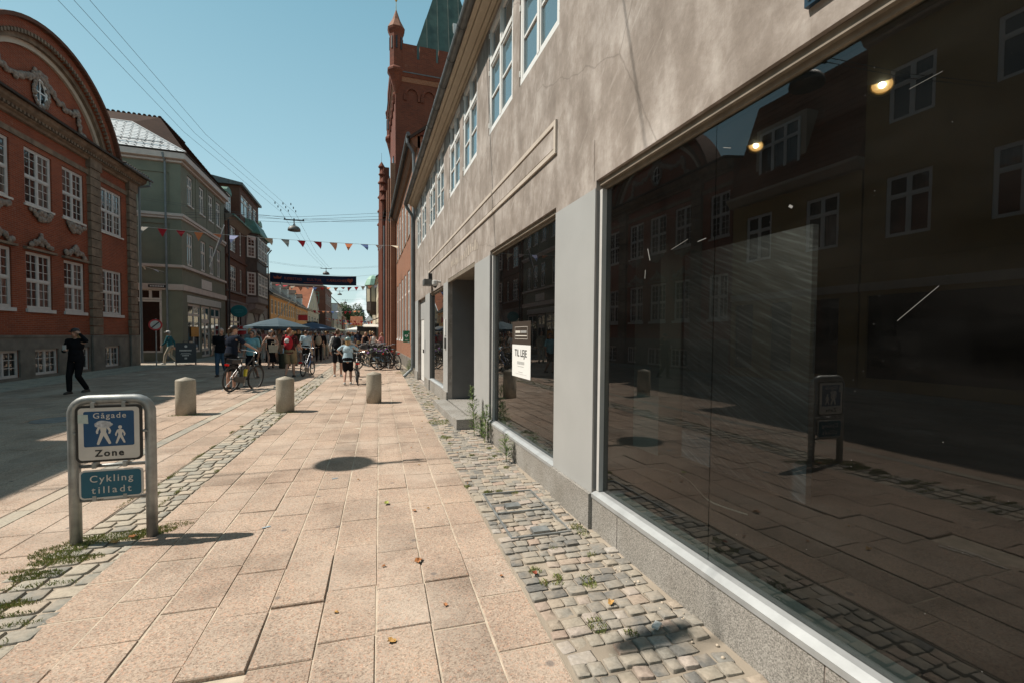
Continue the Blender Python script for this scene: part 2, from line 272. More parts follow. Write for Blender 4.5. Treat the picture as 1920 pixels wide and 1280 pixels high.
# ------------------------------------------------------------------ mesh helpers
def tag(o, label=None, cat=None, group=None, kind=None):
    if label: o['label'] = label
    if cat: o['category'] = cat
    if group: o['group'] = group
    if kind: o['kind'] = kind
    return o
def empty(name, loc=(0, 0, 0), rz=0.0, label=None, cat=None, group=None, kind=None):
    o = bpy.data.objects.new(name, None); COL.objects.link(o); o.location = loc; o.rotation_euler = (0, 0, rz)
    o.empty_display_size = 0.2
    return tag(o, label, cat, group, kind)
def put(name, me, parent=None, loc=(0, 0, 0), rz=0.0):
    o = bpy.data.objects.new(name, me); COL.objects.link(o); o.location = loc; o.rotation_euler = (0, 0, rz)
    if parent: o.parent = parent
    return o
class MB:
    def __init__(s): s.v = []; s.f = []; s.m = []; s.mi = 0
    def add(s, vs, fs):
        b = len(s.v); s.v += [tuple(v) for v in vs]
        for f in fs: s.f.append(tuple(i + b for i in f)); s.m.append(s.mi)
        return s
    def box(s, x0, x1, y0, y1, z0, z1):
        return s.add([(x0, y0, z0), (x1, y0, z0), (x1, y1, z0), (x0, y1, z0), (x0, y0, z1), (x1, y0, z1), (x1, y1, z1), (x0, y1, z1)],
                     [(0, 3, 2, 1), (4, 5, 6, 7), (0, 1, 5, 4), (1, 2, 6, 5), (2, 3, 7, 6), (3, 0, 4, 7)])
    def quad(s, *p): return s.add(p, [tuple(range(len(p)))])
    def tube(s, pts, r, n=8, cap=True, closed=False):
        pts = [Vector(p) for p in pts]; rs = r if isinstance(r, (list, tuple)) else [r] * len(pts)
        L = len(pts); rings = []; prev = None
        for i, p in enumerate(pts):
            if closed: d = pts[(i + 1) % L] - pts[i - 1]
            else: d = pts[min(i + 1, L - 1)] - pts[max(i - 1, 0)]
            d.normalize()
            if prev is None: a = d.orthogonal().normalized()
            else:
                a = prev - d * prev.dot(d)
                a = a.normalized() if a.length > 1e-6 else d.orthogonal().normalized()
            prev = a; b = d.cross(a)
            rings.append([p + (a * math.cos(2 * math.pi * k / n) + b * math.sin(2 * math.pi * k / n)) * rs[i] for k in range(n)])
        vs = [v for q in rings for v in q]; fs = []
        for i in range(L if closed else L - 1):
            j = (i + 1) % L
            for k in range(n): fs.append((i * n + k, i * n + (k + 1) % n, j * n + (k + 1) % n, j * n + k))
        if cap and not closed: fs.append(tuple(range(n))[::-1]); fs.append(tuple((L - 1) * n + k for k in range(n)))
        return s.add(vs, fs)
    def lathe(s, prof, n=16, c=(0, 0, 0), ph=0.0):
        vs = []; fs = []
        for r, z in prof:
            for k in range(n):
                a = 2 * math.pi * k / n + ph; vs.append((c[0] + r * math.cos(a), c[1] + r * math.sin(a), c[2] + z))
        for i in range(len(prof) - 1):
            for k in range(n): fs.append((i * n + k, i * n + (k + 1) % n, (i + 1) * n + (k + 1) % n, (i + 1) * n + k))
        if prof[0][0] > 1e-4: fs.append(tuple(range(n))[::-1])
        if prof[-1][0] > 1e-4: fs.append(tuple((len(prof) - 1) * n + k for k in range(n)))
        return s.add(vs, fs)
    def ell(s, c, r, n=10, m=7):
        vs = []; fs = []
        for i in range(m + 1):
            t = math.pi * i / m
            for k in range(n):
                a = 2 * math.pi * k / n; vs.append((c[0] + r[0] * math.sin(t) * math.cos(a), c[1] + r[1] * math.sin(t) * math.sin(a), c[2] - r[2] * math.cos(t)))
        for i in range(m):
            for k in range(n): fs.append((i * n + k, i * n + (k + 1) % n, (i + 1) * n + (k + 1) % n, (i + 1) * n + k))
        return s.add(vs, fs)
    def cap(s, p, q, r1, r2, n=10):
        p, q = Vector(p), Vector(q); d = q - p; L = d.length
        if L < 1e-5: return s.ell(p, (r1, r1, r1))
        d /= L; pts = []; rs = []
        for t in (-0.98, -0.8, -0.45, 0): pts.append(p + d * (t * r1)); rs.append(r1 * math.sqrt(max(0, 1 - t * t)))
        for t in (0, 0.45, 0.8, 0.98): pts.append(q + d * (t * r2)); rs.append(r2 * math.sqrt(max(0, 1 - t * t)))
        return s.tube(pts, rs, n)
    def prism(s, poly, y0, y1):            # outline in x,z extruded along y (poly counter-clockwise seen from -y)
        n = len(poly); vs = [(x, y0, z) for x, z in poly] + [(x, y1, z) for x, z in poly]
        fs = [tuple(range(n)), tuple(range(2 * n - 1, n - 1, -1))] + [((i + 1) % n, i, n + i, n + (i + 1) % n) for i in range(n)]
        return s.add(vs, fs)
    def profile(s, prof, u0, u1):          # (y,z) profile swept along x, closed
        n = len(prof); vs = [(u0, y, z) for y, z in prof] + [(u1, y, z) for y, z in prof]
        fs = [tuple(range(n)), tuple(range(2 * n - 1, n - 1, -1))] + [((i + 1) % n, i, n + i, n + (i + 1) % n) for i in range(n)]
        return s.add(vs, fs)
    def mesh(s, name, mats, smooth=False):
        me = bpy.data.meshes.new(name); me.from_pydata(s.v, [], s.f)
        for m in (mats if isinstance(mats, (list, tuple)) else [mats]): me.materials.append(m)
        bm = bmesh.new(); bm.from_mesh(me)
        for f, i in zip(bm.faces, s.m): f.material_index = i; f.smooth = smooth
        bmesh.ops.recalc_face_normals(bm, faces=bm.faces); bm.to_mesh(me); bm.free()
        return me
    def build(s, name, mats, parent=None, loc=(0, 0, 0), rz=0.0, smooth=False):
        return put(name, s.mesh(name, mats, smooth), parent, loc, rz)
def sharp(o, ang=40):
    me = o.data
    bm = bmesh.new(); bm.from_mesh(me)
    for e in bm.edges:
        if len(e.link_faces) == 2 and e.calc_face_angle(0) > R_(ang): e.smooth = False
    bm.to_mesh(me); bm.free(); return o

def wall_panel(mb, L, z0, z1, holes, depth, y=0.0):
    """front skin with rectangular openings and their reveals"""
    us = sorted({0.0, L, *[h[0] for h in holes], *[h[1] for h in holes]}); zs = sorted({z0, z1, *[h[2] for h in holes], *[h[3] for h in holes]})
    us = [u for u in us if 0 <= u <= L]; zs = [z for z in zs if z0 <= z <= z1]
    for a, b in zip(us, us[1:]):
        for c, d in zip(zs, zs[1:]):
            mu, mz = (a + b) / 2, (c + d) / 2
            if any(h[0] < mu < h[1] and h[2] < mz < h[3] for h in holes): continue
            mb.quad((a, y, c), (b, y, c), (b, y, d), (a, y, d))
    for a, b, c, d in holes:
        e = y + depth
        mb.quad((a, y, c), (a, y, d), (a, e, d), (a, e, c)); mb.quad((b, y, c), (b, e, c), (b, e, d), (b, y, d))
        mb.quad((a, y, d), (b, y, d), (b, e, d), (a, e, d)); mb.quad((a, y, c), (a, e, c), (b, e, c), (b, y, c))
def wall(parent, L, z0, z1, holes, depth, D, m, name='wall', top=True, y=0.0):
    mb = MB(); wall_panel(mb, L, z0, z1, holes, depth, y)
    mb.quad((0, y, z0), (0, y, z1), (0, D, z1), (0, D, z0)); mb.quad((L, y, z0), (L, D, z0), (L, D, z1), (L, y, z1))
    mb.quad((0, D, z0), (0, D, z1), (L, D, z1), (L, D, z0))
    if top: mb.quad((0, y, z1), (L, y, z1), (L, D, z1), (0, D, z1))
    me = bpy.data.meshes.new(name); me.from_pydata(mb.v, [], mb.f); me.materials.append(m)
    return put(name, me, parent)
_WC = {}
def window(parent, u0, u1, z0, z1, y, cols=2, transom=0.5, bars=(2, 3), barsb=None, frame='white', glass='glassW', fw=0.06, bw=0.022, th=0.06, sill=None):
    """a casement window: frame with glazing bars, one pane of glass per light"""
    w, h = u1 - u0, z1 - z0; key = (round(w, 2), round(h, 2), cols, transom, bars, barsb, frame, glass, fw, bw)
    if key not in _WC:
        mb = MB(); mb.box(0, w, 0, th, 0, fw); mb.box(0, w, 0, th, h - fw, h); mb.box(0, fw, 0.001, th, fw, h - fw); mb.box(w - fw, w, 0.001, th, fw, h - fw)
        ucol = [fw + (w - 2 * fw) * i / cols for i in range(cols + 1)]
        zt = [fw] + ([h * transom] if transom else []) + [h - fw]
        for u in ucol[1:-1]: mb.box(u - fw * 0.5, u + fw * 0.5, -0.004, th, fw, h - fw)
        if transom: mb.box(fw, w - fw, -0.008, th, zt[1] - fw * 0.5, zt[1] + fw * 0.5)
        lights = []
        for i in range(cols):
            for j in range(len(zt) - 1):
                a = ucol[i] + (fw * 0.5 if i else 0); b = ucol[i + 1] - (fw * 0.5 if i < cols - 1 else 0)
                c = zt[j] + (fw * 0.5 if j else 0); d = zt[j + 1] - (fw * 0.5 if j < len(zt) - 2 else 0)
                s = fw * 0.45                                                # the sash of the light
                mb.box(a, b, 0.006, th - 0.01, c, c + s); mb.box(a, b, 0.006, th - 0.01, d - s, d); mb.box(a, a + s, 0.007, th - 0.01, c + s, d - s); mb.box(b - s, b, 0.007, th - 0.01, c + s, d - s)
                nb = (barsb if (barsb and j == 0 and transom) else bars)
                for k in range(1, nb[0]): x = a + (b - a) * k / nb[0]; mb.box(x - bw / 2, x + bw / 2, 0.012, th - 0.015, c + s, d - s)
                for k in range(1, nb[1]): zz = c + (d - c) * k / nb[1]; mb.box(a + s, b - s, 0.013, th - 0.016, zz - bw / 2, zz + bw / 2)
                lights.append((a + s * 0.5, c + s * 0.5, b - a - s, d - c - s))
        panes = []
        for (a, c, ww, hh) in lights:
            p = MB().box(0, ww, 0, 0.008, 0, hh).mesh('pane', M[glass]); panes.append((a, c, p))
        _WC[key] = (mb.mesh('window', M[frame]), panes)
    fm, panes = _WC[key]
    o = put('window', fm, parent, (u0, y, z0))
    for a, c, p in panes: put('pane', p, o, (a, 0.032, c))
    if sill: MB().box(-0.06, w + 0.06, -sill[0], 0.02, -sill[1], -0.002).build('sill', M[sill[2]], o)
    return o
def gable_roof(parent, L, D, z, rise, m, over=0.25, t=0.12, name='roof', y0=0.0):
    """saddle roof with the ridge along x"""
    mb = MB(); c = (y0 + D) / 2; k = rise / (c - y0)
    prof = [(y0 - over, z - over * k), (c, z + rise), (D + over, z - over * k), (D + over, z - over * k + t), (c, z + rise + t * 1.3), (y0 - over, z - over * k + t)]
    mb.profile(prof, -0.1, L + 0.1); return mb.build(name, m, parent)
def tile_courses(parent, p00, p10, p01, p11, rows, m, name='tile_course', th=0.03, n=1):
    """roof plane from eave p00-p10 to ridge p01-p11 as overlapping courses, one part"""
    p00, p10, p01, p11 = map(Vector, (p00, p10, p01, p11)); mb = MB()
    nrm = (p10 - p00).cross(p01 - p00).normalized()
    for i in range(rows):
        a, b = i / rows, (i + 1.15) / rows
        b = min(b, 1.0)
        q = [p00.lerp(p01, a), p10.lerp(p11, a), p10.lerp(p11, b), p00.lerp(p01, b)]
        lift = nrm * th
        vs = [q[0] + lift, q[1] + lift, q[2] + lift * 0.2, q[3] + lift * 0.2, q[0], q[1]]
        mb.add(vs, [(0, 1, 2, 3), (4, 5, 1, 0)])
    o = mb.build(name, m, parent); o['kind'] = 'stuff'; return o
def text_mesh(name, s, size, m, parent, loc, rot, depth=0.002, spacing=1.0, bold=0.0, align='CENTER', sx=1.0):
    cu = bpy.data.curves.new(name, 'FONT'); cu.body = s; cu.size = size; cu.extrude = depth; cu.space_character = spacing; cu.offset = bold
    cu.align_x = align; cu.resolution_u = 3
    o = bpy.data.objects.new(name, cu); COL.objects.link(o)
    dg = bpy.context.evaluated_depsgraph_get(); me = bpy.data.meshes.new_from_object(o.evaluated_get(dg)); bpy.data.objects.remove(o)
    me.materials.clear(); me.materials.append(m)
    o = put(name, me, parent, loc); o.rotation_euler = rot; o.scale = (sx, 1, 1); return o
TH = 0.030                                           # the pavement runs at a slight angle to the shop front
def sp(V, U, z=0.0): return Vector((V * math.cos(TH) + U * math.sin(TH), U * math.cos(TH) - V * math.sin(TH), z))
LROT = math.pi / 2                                   # facades on the left: local x = +Y, outward = +X
RROT = -math.pi / 2                                  # facades on the right: local x = -Y, outward = -X

# ================================================================== SETTING: ground and paving
g_ = MB(); g_.quad((-600, -300, -0.0110), (600, -300, -0.0110), (600, 900, -0.0110), (-600, 900, -0.0110))
ground = g_.build('ground', mat('street_ground', (0.35, 0.295, 0.235), 0.95, 0.25, 0.8, spec=0.05, bump=0.5, bscale=120)); tag(ground, kind='structure')
pavement = empty('pavement'); tag(pavement, kind='structure')
b_ = MB()
for va, vb in ((-1.795, 0.865), (-2.97, -2.26), (-9.6, -3.13)):
    q = [sp(va, -8, -0.0048), sp(vb, -8, -0.0048), sp(vb, 60, -0.0048), sp(va, 60, -0.0048)]; b_.quad(*q)
b_.build('sand_bed', M['sand'], pavement)
def slab_template(seed):
    rr = random.Random(seed); mb = MB(); e = 0.008
    j = lambda: rr.uniform(-0.004, 0.004)
    c = [(-0.5, -0.5), (0.5, -0.5), (0.5, 0.5), (-0.5, 0.5)]
    top = [(x * (1 - 2 * e * (2 if i % 2 == 0 else 2)) + j() * .5, y * (1 - 2 * e) + j() * .5, 0) for i, (x, y) in enumerate(c)]
    mid = [(x + j() * .6, y + j() * .6, -0.006) for x, y in c]; bot = [(x, y, -0.05) for x, y in c]
    mb.add(top + mid + bot, [(0, 1, 2, 3)] + [(4 + i, 4 + (i + 1) % 4, (i + 1) % 4, i) for i in range(4)] + [(8 + i, 8 + (i + 1) % 4, 4 + (i + 1) % 4, 4 + i) for i in range(4)])
    return mb
SLABT = [slab_template(i) for i in range(8)]; SLABM = [t.mesh('slab', M['slab']) for t in SLABT]
def strew(items, templates, meshes, parent, name, matl, limit=300):
    """items: (matrix, template index, tone); the nearest ones become single parts, the rest one joined part"""
    items.sort(key=lambda it: (it[0].translation - Vector((0.3, 0, 0))).length)
    for mx, k, tone in items[:limit]:
        o = put(name, meshes[k], parent); o.matrix_basis = mx
    rest = items[limit:]
    if not rest: return
    V = []; F = []; T = []; base = 0
    arr = [np.array(t.v) for t in templates]
    for mx, k, tone in rest:
        A = np.array(mx); v = arr[k] @ A[:3, :3].T + A[:3, 3]; V.append(v)
        F += [tuple(i + base for i in f) for f in templates[k].f]; base += len(v); T += [tone] * len(v)
    me = bpy.data.meshes.new(name); me.from_pydata(np.concatenate(V).tolist(), [], F); me.materials.append(matl)
    at = me.attributes.new('tone', 'FLOAT', 'POINT'); at.data.foreach_set('value', T)
    tag(put(name, me, parent), kind='stuff')
rr = random.Random(3); slabs = []
def slab_columns(v0, v1, n, U0, U1, lmean=0.5):
    w = (v1 - v0) / n
    for c in range(n):
        va = v0 + w * c; U = U0 + rr.uniform(0, 0.5)
        while U < U1:
            L = rr.choice((0.5, 0.5, 0.5, 0.42, 0.6)) * lmean / 0.5; gap = rr.uniform(0.005, 0.009)
            p = sp(va + w / 2 + rr.uniform(-.002, .002), U + L / 2)
            h = rr.gauss(0, 0.0018) + (rr.uniform(0.003, 0.007) if rr.random() < 0.04 else 0)
            mx = Matrix.Translation((p.x, p.y, h)) @ Matrix.Rotation(-TH + rr.gauss(0, 0.004), 4, 'Z') @ Matrix.Rotation(rr.gauss(0, 0.0026), 4, 'X') @ Matrix.Rotation(rr.gauss(0, 0.0035), 4, 'Y') @ Matrix.Diagonal((w - gap, L - gap, 1, 1))
            # a few settled, proud slabs in the foreground
            for (fx, fy, lift, tx, ty) in ((-0.72, 2.85, 0.011, 0.013999999999999999, -0.013999999999999999), (-0.45, 3.02, 0.007, 0.0, -0.013999999999999999), (-0.98, 2.42, 0.007, 0.013999999999999999, 0.0), (-0.18, 2.75, 0.005, 0.010499999999999999, 0.0)):
                if abs(p.x - fx) < w / 2 and abs(p.y - fy) < L / 2:
                    mx = Matrix.Translation((0, 0, lift)) @ mx @ Matrix.Rotation(tx, 4, 'Y') @ Matrix.Rotation(ty, 4, 'X')
            slabs.append((mx, rr.randrange(8), rr.random())); U += L
slab_columns(-1.795, 0.865, 9, 1.0, 46); slab_columns(-2.26 - 0.71, -2.26, 2, 1.5, 46); slab_columns(-9.6, -3.13, 20, 2.5, 44, 0.6)
slab_columns(-1.795, 0.865, 9, -2.5, 1.0)
strew(slabs, SLABT, SLABM, pavement, 'slab', M['slab'])
# split-granite setts
def cob_template(seed, dome=0.004):
    rr = random.Random(seed); n = 12; mb = MB(); c0 = rr.uniform(.34, .41)
    ring = [(c0, -.5), (.47, -.47), (.5, -c0), (.5, c0), (.47, .47), (c0, .5), (-c0, .5), (-.47, .47), (-.5, c0), (-.5, -c0), (-.47, -.47), (-c0, -.5)]
    kx, ky = rr.uniform(-.06, .06), rr.uniform(-.06, .06); ring = [((x + kx * y) * rr.uniform(.95, 1.02), (y + ky * x) * rr.uniform(.95, 1.02)) for x, y in ring]
    inn = [(x * .84 + rr.uniform(-.03, .03), y * .84 + rr.uniform(-.03, .03), dome * rr.uniform(.4, 1)) for x, y in ring]
    out = [(x * .97, y * .97, rr.uniform(-.004, .000)) for x, y in ring]; bot = [(x, y, -0.030) for x, y in ring]
    mb.add([(0, 0, dome * rr.uniform(.7, 1.2))] + inn + out + bot,
           [(0, 1 + k, 1 + (k + 1) % n) for k in range(n)] + [(1 + k, 1 + n + k, 1 + n + (k + 1) % n, 1 + (k + 1) % n) for k in range(n)] + [(1 + n + k, 1 + 2 * n + k, 1 + 2 * n + (k + 1) % n, 1 + n + (k + 1) % n) for k in range(n)])
    return mb
COBT = [cob_template(50 + i) for i in range(10)]
COBM = [t.mesh('cobble', M['cob'], True) for t in COBT]; SETM = [t.mesh('sett', M['cob2'], True) for t in COBT]
strip_r = empty('cobble_strip'); tag(strip_r, kind='structure')
items = []; U = 0.75; row = 0
while U < 34:
    V = 0.885 + rr.uniform(-.01, .01); rl = rr.uniform(.078, .102)
    while V < 1.9 - 0.03 * U + 0.03:
        w = rr.uniform(.075, .125) if rr.random() > .12 else rr.uniform(.13, .17)
        p = sp(V + w / 2, U + rl / 2 + rr.uniform(-.008, .008)); lim = 1.80 if p.y < 7.6 or p.y > 10.5 else 1.5
        if p.x < lim - 0.02:
            mx = Matrix.Translation((p.x, p.y, -0.004 + rr.gauss(0, .004))) @ Matrix.Rotation(-TH + rr.gauss(0, .05), 4, 'Z') @ Matrix.Rotation(rr.gauss(0, .03), 4, 'X') @ Matrix.Rotation(rr.gauss(0, .03), 4, 'Y') @ Matrix.Diagonal((w - rr.uniform(-.001, .006), rl - rr.uniform(-.001, .006), rr.uniform(.5, 1), 1))
            items.append((mx, rr.randrange(10), rr.random()))
        V += w
    U += rl
strew(items, COBT, COBM, strip_r, 'cobble', M['cob'])
strip_l = empty('sett_strip'); tag(strip_l, kind='structure')
items = []; U = 1.6
while U < 40:
    rl = rr.uniform(.125, .16); edge = 0.16 * max(0, min(1, (4.6 - U) / 1.5)); V = -2.255 - edge * 0.8
    vend = -1.80 + edge * 0.35
    while V < vend - 0.04:
        w = min(rr.uniform(.13, .21), vend - V)
        p = sp(V + w / 2, U + rl / 2 + rr.uniform(-.006, .006))
        mx = Matrix.Translation((p.x, p.y, -0.003 + rr.gauss(0, .002))) @ Matrix.Rotation(-TH + rr.gauss(0, .03), 4, 'Z') @ Matrix.Rotation(rr.gauss(0, .02), 4, 'X') @ Matrix.Diagonal((w - .012, rl - .011, .6, 1))
        items.append((mx, rr.randrange(10), rr.random())); V += w
    U += rl
strew(items, COBT, SETM, strip_l, 'sett', M['cob2'])
kerb = empty('granite_kerb_line'); tag(kerb, kind='structure')
items = []; U = 2.0
kt = [slab_template(90 + i) for i in range(3)]; km_ = [t.mesh('kerb_stone', M['cob2']) for t in kt]
while U < 44:
    L = rr.uniform(.55, 1.1); p = sp(-3.05, U + L / 2)
    items.append((Matrix.Translation((p.x, p.y, rr.gauss(0, .002))) @ Matrix.Rotation(-TH, 4, 'Z') @ Matrix.Diagonal((.145, L - .012, 1, 1)), rr.randrange(3), 0.5 + rr.random() * .4)); U += L
strew(items, kt, km_, kerb, 'kerb_stone', M['cob2'])
strip_f = empty('far_sett_strip'); tag(strip_f, kind='structure')
items = []; U = 4
while U < 42:
    rl = rr.uniform(.16, .2)
    for k in range(8):
        p = sp(-11.35 + k * .21 + .1 - 0.0, U + rl / 2)
        items.append((Matrix.Translation((p.x, p.y, -0.004)) @ Matrix.Rotation(-TH, 4, 'Z') @ Matrix.Diagonal((.2, rl - .012, .6, 1)), rr.randrange(10), rr.random()))
    U += rl
strew(items, COBT, SETM, strip_f, 'sett', M['cob2'], 0)

# ================================================================== GREY SHOP BUILDING (right)
YO = 17.35; FX = 1.8
shop = empty('grey_shop_building', (FX, YO, 0), RROT, 'low grey rendered shop building with large empty display windows and a row of white casements', 'building')
uY = lambda Y: YO - Y
SW = [(-1.9, 3.36), (4.18, 6.66)]
holes = [(uY(b), uY(a), 0.29, 2.86) for a, b in SW] + [(uY(10.3), uY(7.66), 0.0, 2.85), (uY(13.32), uY(10.92), 0.31, 2.78), (uY(16.38), uY(14.33), 0.0, 2.78)]
UPW = [(4.15, 5.35), (5.62, 6.80), (7.56, 8.70), (9.02, 10.16), (10.93, 12.05), (12.34, 13.46), (14.22, 15.30), (15.62, 16.70)]
UPW += [(y0 - 3.42 * k, y1 - 3.42 * k) for k in (1, 2) for y0, y1 in UPW[:2]]
holes += [(uY(b), uY(a), 4.61, 6.2) for a, b in UPW]
wall(shop, YO + 4.5, 0.0, 6.4, holes, 0.10, 8.0, M['plaster'])
SL = YO + 4.5
# light grey painted pilasters and granite plinths, window by window
for a, b in ((3.36, 4.18), (6.66, 7.66), (10.3, 10.92), (13.32, 14.33), (16.38, 17.35)):
    u0, u1 = uY(b) + .003, uY(a) - .003
    MB().box(u0, u1, -0.006, 0.14, 0.291, 2.80).build('pilaster', M['greypaint'], shop)
    MB().box(u0, u1, -0.035, 0.16, -0.02, 0.29).build('plinth_stone', M['plinth'], shop)
for a, b in SW:                                       # plinth blocks below the display windows
    e = a
    while e < b - 0.01:
        f = min(b, e + 1.62)
        MB().box(uY(f) + 0.004, uY(e) - 0.004, -0.004, 0.25, -0.02, 0.262).build('plinth_stone', M['plinth'], shop); e = f
MB().box(uY(13.32) + .003, uY(10.92) - .003, -0.004, 0.25, -0.02, 0.285).build('plinth_stone', M['plinth'], shop)
# fascia mouldings: long sunk sign panel
mb = MB(); ua, ub, za, zb = uY(13.46), uY(4.17), 3.385, 3.71; t = 0.045
for (p, q, r, s_) in ((ua, ub, za, za + t), (ua, ub, zb - t, zb), (ua, ua + t, za + t, zb - t), (ub - t, ub, za + t, zb - t)):
    mb.box(p, q, -0.022, 0.01, r, s_)
mb.build('sign_panel_moulding', mat('moulding_paint', (0.52, 0.45, 0.38), 0.7, 0.1, 3), shop)
mb = MB(); mb.box(ua + t + .02, ub - t - .02, -0.012, 0.01, za + t + .02, zb - t - .02); mb.build('sign_panel', M['plaster'], shop)
# faint ghost of old lettering over the door is left as worn plaster patches
mb = MB(); rg = random.Random(5)
for i in range(15):
    u = uY(9.9) + i * 0.17; h = rg.uniform(.08, .2)
    mb.box(u, u + rg.uniform(.05, .11), -0.004, 0.01, 3.02 + rg.uniform(0, .05), 3.02 + h)
mb.build('worn_plaster_patch', mat('worn_plaster', (0.42, 0.36, 0.30), 0.9, 0.3, 14), shop)['kind'] = 'stuff'
mb = MB(); mb.box(uY(3.405), uY(3.395), -0.003, 0.01, 2.87, 3.2); mb.build('plaster_crack', M['plaster'], shop)
# display windows
def display(Ya, Yb, joints, name='display_window', z0=0.29, z1=2.86, glass='shop', fr='alufr', side=True):
    u0, u1 = uY(Yb), uY(Ya); y = 0.05
    fw = 0.05; mb = MB()
    mb.box(u0, u1, y, y + .07, z1 - .075, z1 - .002); mb.box(u0 + .02, u1 - .02, y - .025, y + .002, z1 - .045, z1 - .004)
    o = mb.build(name, M['timber'], shop)
    mb = MB(); mb.profile([(-0.012, z0 - .028), (0.08, z0 - .028), (0.08, z0 + .028), (0.03, z0 + .026), (-0.012, z0 + .004)], u0 + .002, u1 - .002); mb.build('metal_sill', M['alu'], o)
    MB().box(u0 + .001, u0 + fw, y - .02, y + .05, z0 + .03, z1 - .076).build('frame', M[fr], o); MB().box(u1 - fw, u1 - .001, y - .02, y + .05, z0 + .03, z1 - .076).build('frame', M[fr], o)
    mb = MB(); mb.box(u0 + .01, u1 - .01, y + .052, y + .17, z0 - .03, z0 + .012); mb.build('inner_sill', mat('pale_marble', (0.55, 0.60, 0.58), 0.4, 0.12, 9), o)
    js = [u0 + fw] + [uY(j) for j in sorted(joints, reverse=True)] + [u1 - fw]
    for a, b in zip(js, js[1:]):
        MB().box(a + .002, b - .002, y + .02, y + .030, z0 + .028, z1 - .074).build('pane', M[glass], o)
    return o
w1 = display(SW[0][0], SW[0][1], [2.1]); w2 = display(SW[1][0], SW[1][1], []); w3 = display(10.92, 13.32, [], glass='shop2', fr='darkgrey', z0=0.31, z1=2.78)
# dark reveal linings left and right of the display windows
for Y, s_ in ((3.36, 1), (4.18, -1), (6.66, 1), (10.92, -1), (13.32, 1)):
    u = uY(Y); a, b = (u, u + .004) if s_ > 0 else (u - .004, u)
    MB().box(a + (.0005 if s_ > 0 else -.0045), b + (.0005 if s_ > 0 else -.0045), 0.003, .046, .33, 2.78).build('reveal_lining', M['reveal'], shop)
# scratches and stickers on the large pane
mb = MB(); rg = random.Random(11)
for (Y, z, L, a, w) in ((2.72, 2.16, .09, 1.9, .004), (2.76, 2.03, .06, 1.5, .003), (2.4, 2.17, .16, .22, .0012), (2.2, 2.16, .07, .1, .002), (1.10, 1.72, .17, .75, .0009), (2.02, 2.62, .06, -.4, .0015), (1.1, 2.5, .1, .1, .0006), (1.62, 2.2, .022, -.6, .006)):
    c, s_ = math.cos(a), math.sin(a); u = uY(Y); n = (-s_ * w, c * w)
    mb.prism([(u - c * L / 2 - n[0], z - s_ * L / 2 - n[1]), (u + c * L / 2 - n[0], z + s_ * L / 2 - n[1]), (u + c * L / 2 + n[0], z + s_ * L / 2 + n[1]), (u - c * L / 2 + n[0], z - s_ * L / 2 + n[1])], .0688, .0696)
for i in range(90):
    u = uY(rg.uniform(.8, 3.2)); z = rg.uniform(.5, 2.75); r = rg.uniform(.0004, .0013)
    mb.box(u - r, u + r, .0688, .0696, z - r, z + r)
mb.build('scratch_mark', mat('glass_scratch', (0.20, 0.20, 0.19), 0.8), w1)['kind'] = 'stuff'
# recessed entrance
u0, u1 = uY(10.3), uY(7.66); dz = 0.13
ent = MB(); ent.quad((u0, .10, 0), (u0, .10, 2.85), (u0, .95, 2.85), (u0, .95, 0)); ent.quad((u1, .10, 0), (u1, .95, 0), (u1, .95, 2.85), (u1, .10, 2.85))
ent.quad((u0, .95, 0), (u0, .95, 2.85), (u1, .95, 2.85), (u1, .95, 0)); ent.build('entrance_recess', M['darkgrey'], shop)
MB().quad((u0, .10, 2.846), (u0, .95, 2.846), (u1, .95, 2.846), (u1, .10, 2.846)).build('entrance_soffit', M['timber'], shop)
MB().box(u0 + .002, u1 - .002, -.001, .06, 2.77, 2.84).build('entrance_lintel', M['timber'], shop)
MB().box(u0 + .01, u1 - .01, -.0, .948, -.02, dz).build('threshold_slab', M['plinth'], shop)
MB().box(u0 - .05, u1 + .12, -.32, -.037, -.02, dz - .003).build('doorstep', M['plinth'], shop)
MB().box(u1 - .16, u1 + .13, -.335, -.0365, -.02, dz + .045).build('step_block', M['plinth'], shop)
door = empty('shop_door'); door.parent = shop; door.location = (u1 - 1.15, .36, dz); del_ = None
pts = [(0, 0), (1.1, 0), (1.1, 2.3)] + [(0.55 + .55 * math.cos(a), 2.3 + .25 * math.sin(a)) for a in np.linspace(.2, math.pi - .2, 9)] + [(0, 2.3)]
mb = MB(); mb.box(0, .13, 0, .09, 0, 2.42); mb.box(.97, 1.12, -.02, .10, 0, 2.55); mb.box(.13, .97, 0.003, .09, 0, .5)
for i in range(8):
    a0 = math.pi * i / 8; a1 = math.pi * (i + 1) / 8
    mb.prism([(.55 - .42 * math.cos(a0), 2.14 + .2 * math.sin(a0)), (.55 - .42 * math.cos(a1), 2.14 + .2 * math.sin(a1)), (.55 - .55 * math.cos(a1), 2.25 + .3 * math.sin(a1)), (.55 - .55 * math.cos(a0), 2.25 + .3 * math.sin(a0))], .004, .085)
mb.build('door_frame', M['timber'], door); MB().box(.13, .97, .04, .05, .5, 2.3).build('pane', M['glassD'], door)
MB().tube([(.2, -.06, .95), (.2, -.06, 1.35)], .014).box(.19, .21, -.06, .0, .97, .99).box(.19, .21, -.06, .0, 1.31, 1.33).build('handle', M['alu'], door)
MB().box(.99, 1.09, -.03, -.021, 1.3, 1.42).build('lock_plate', M['white'], door)
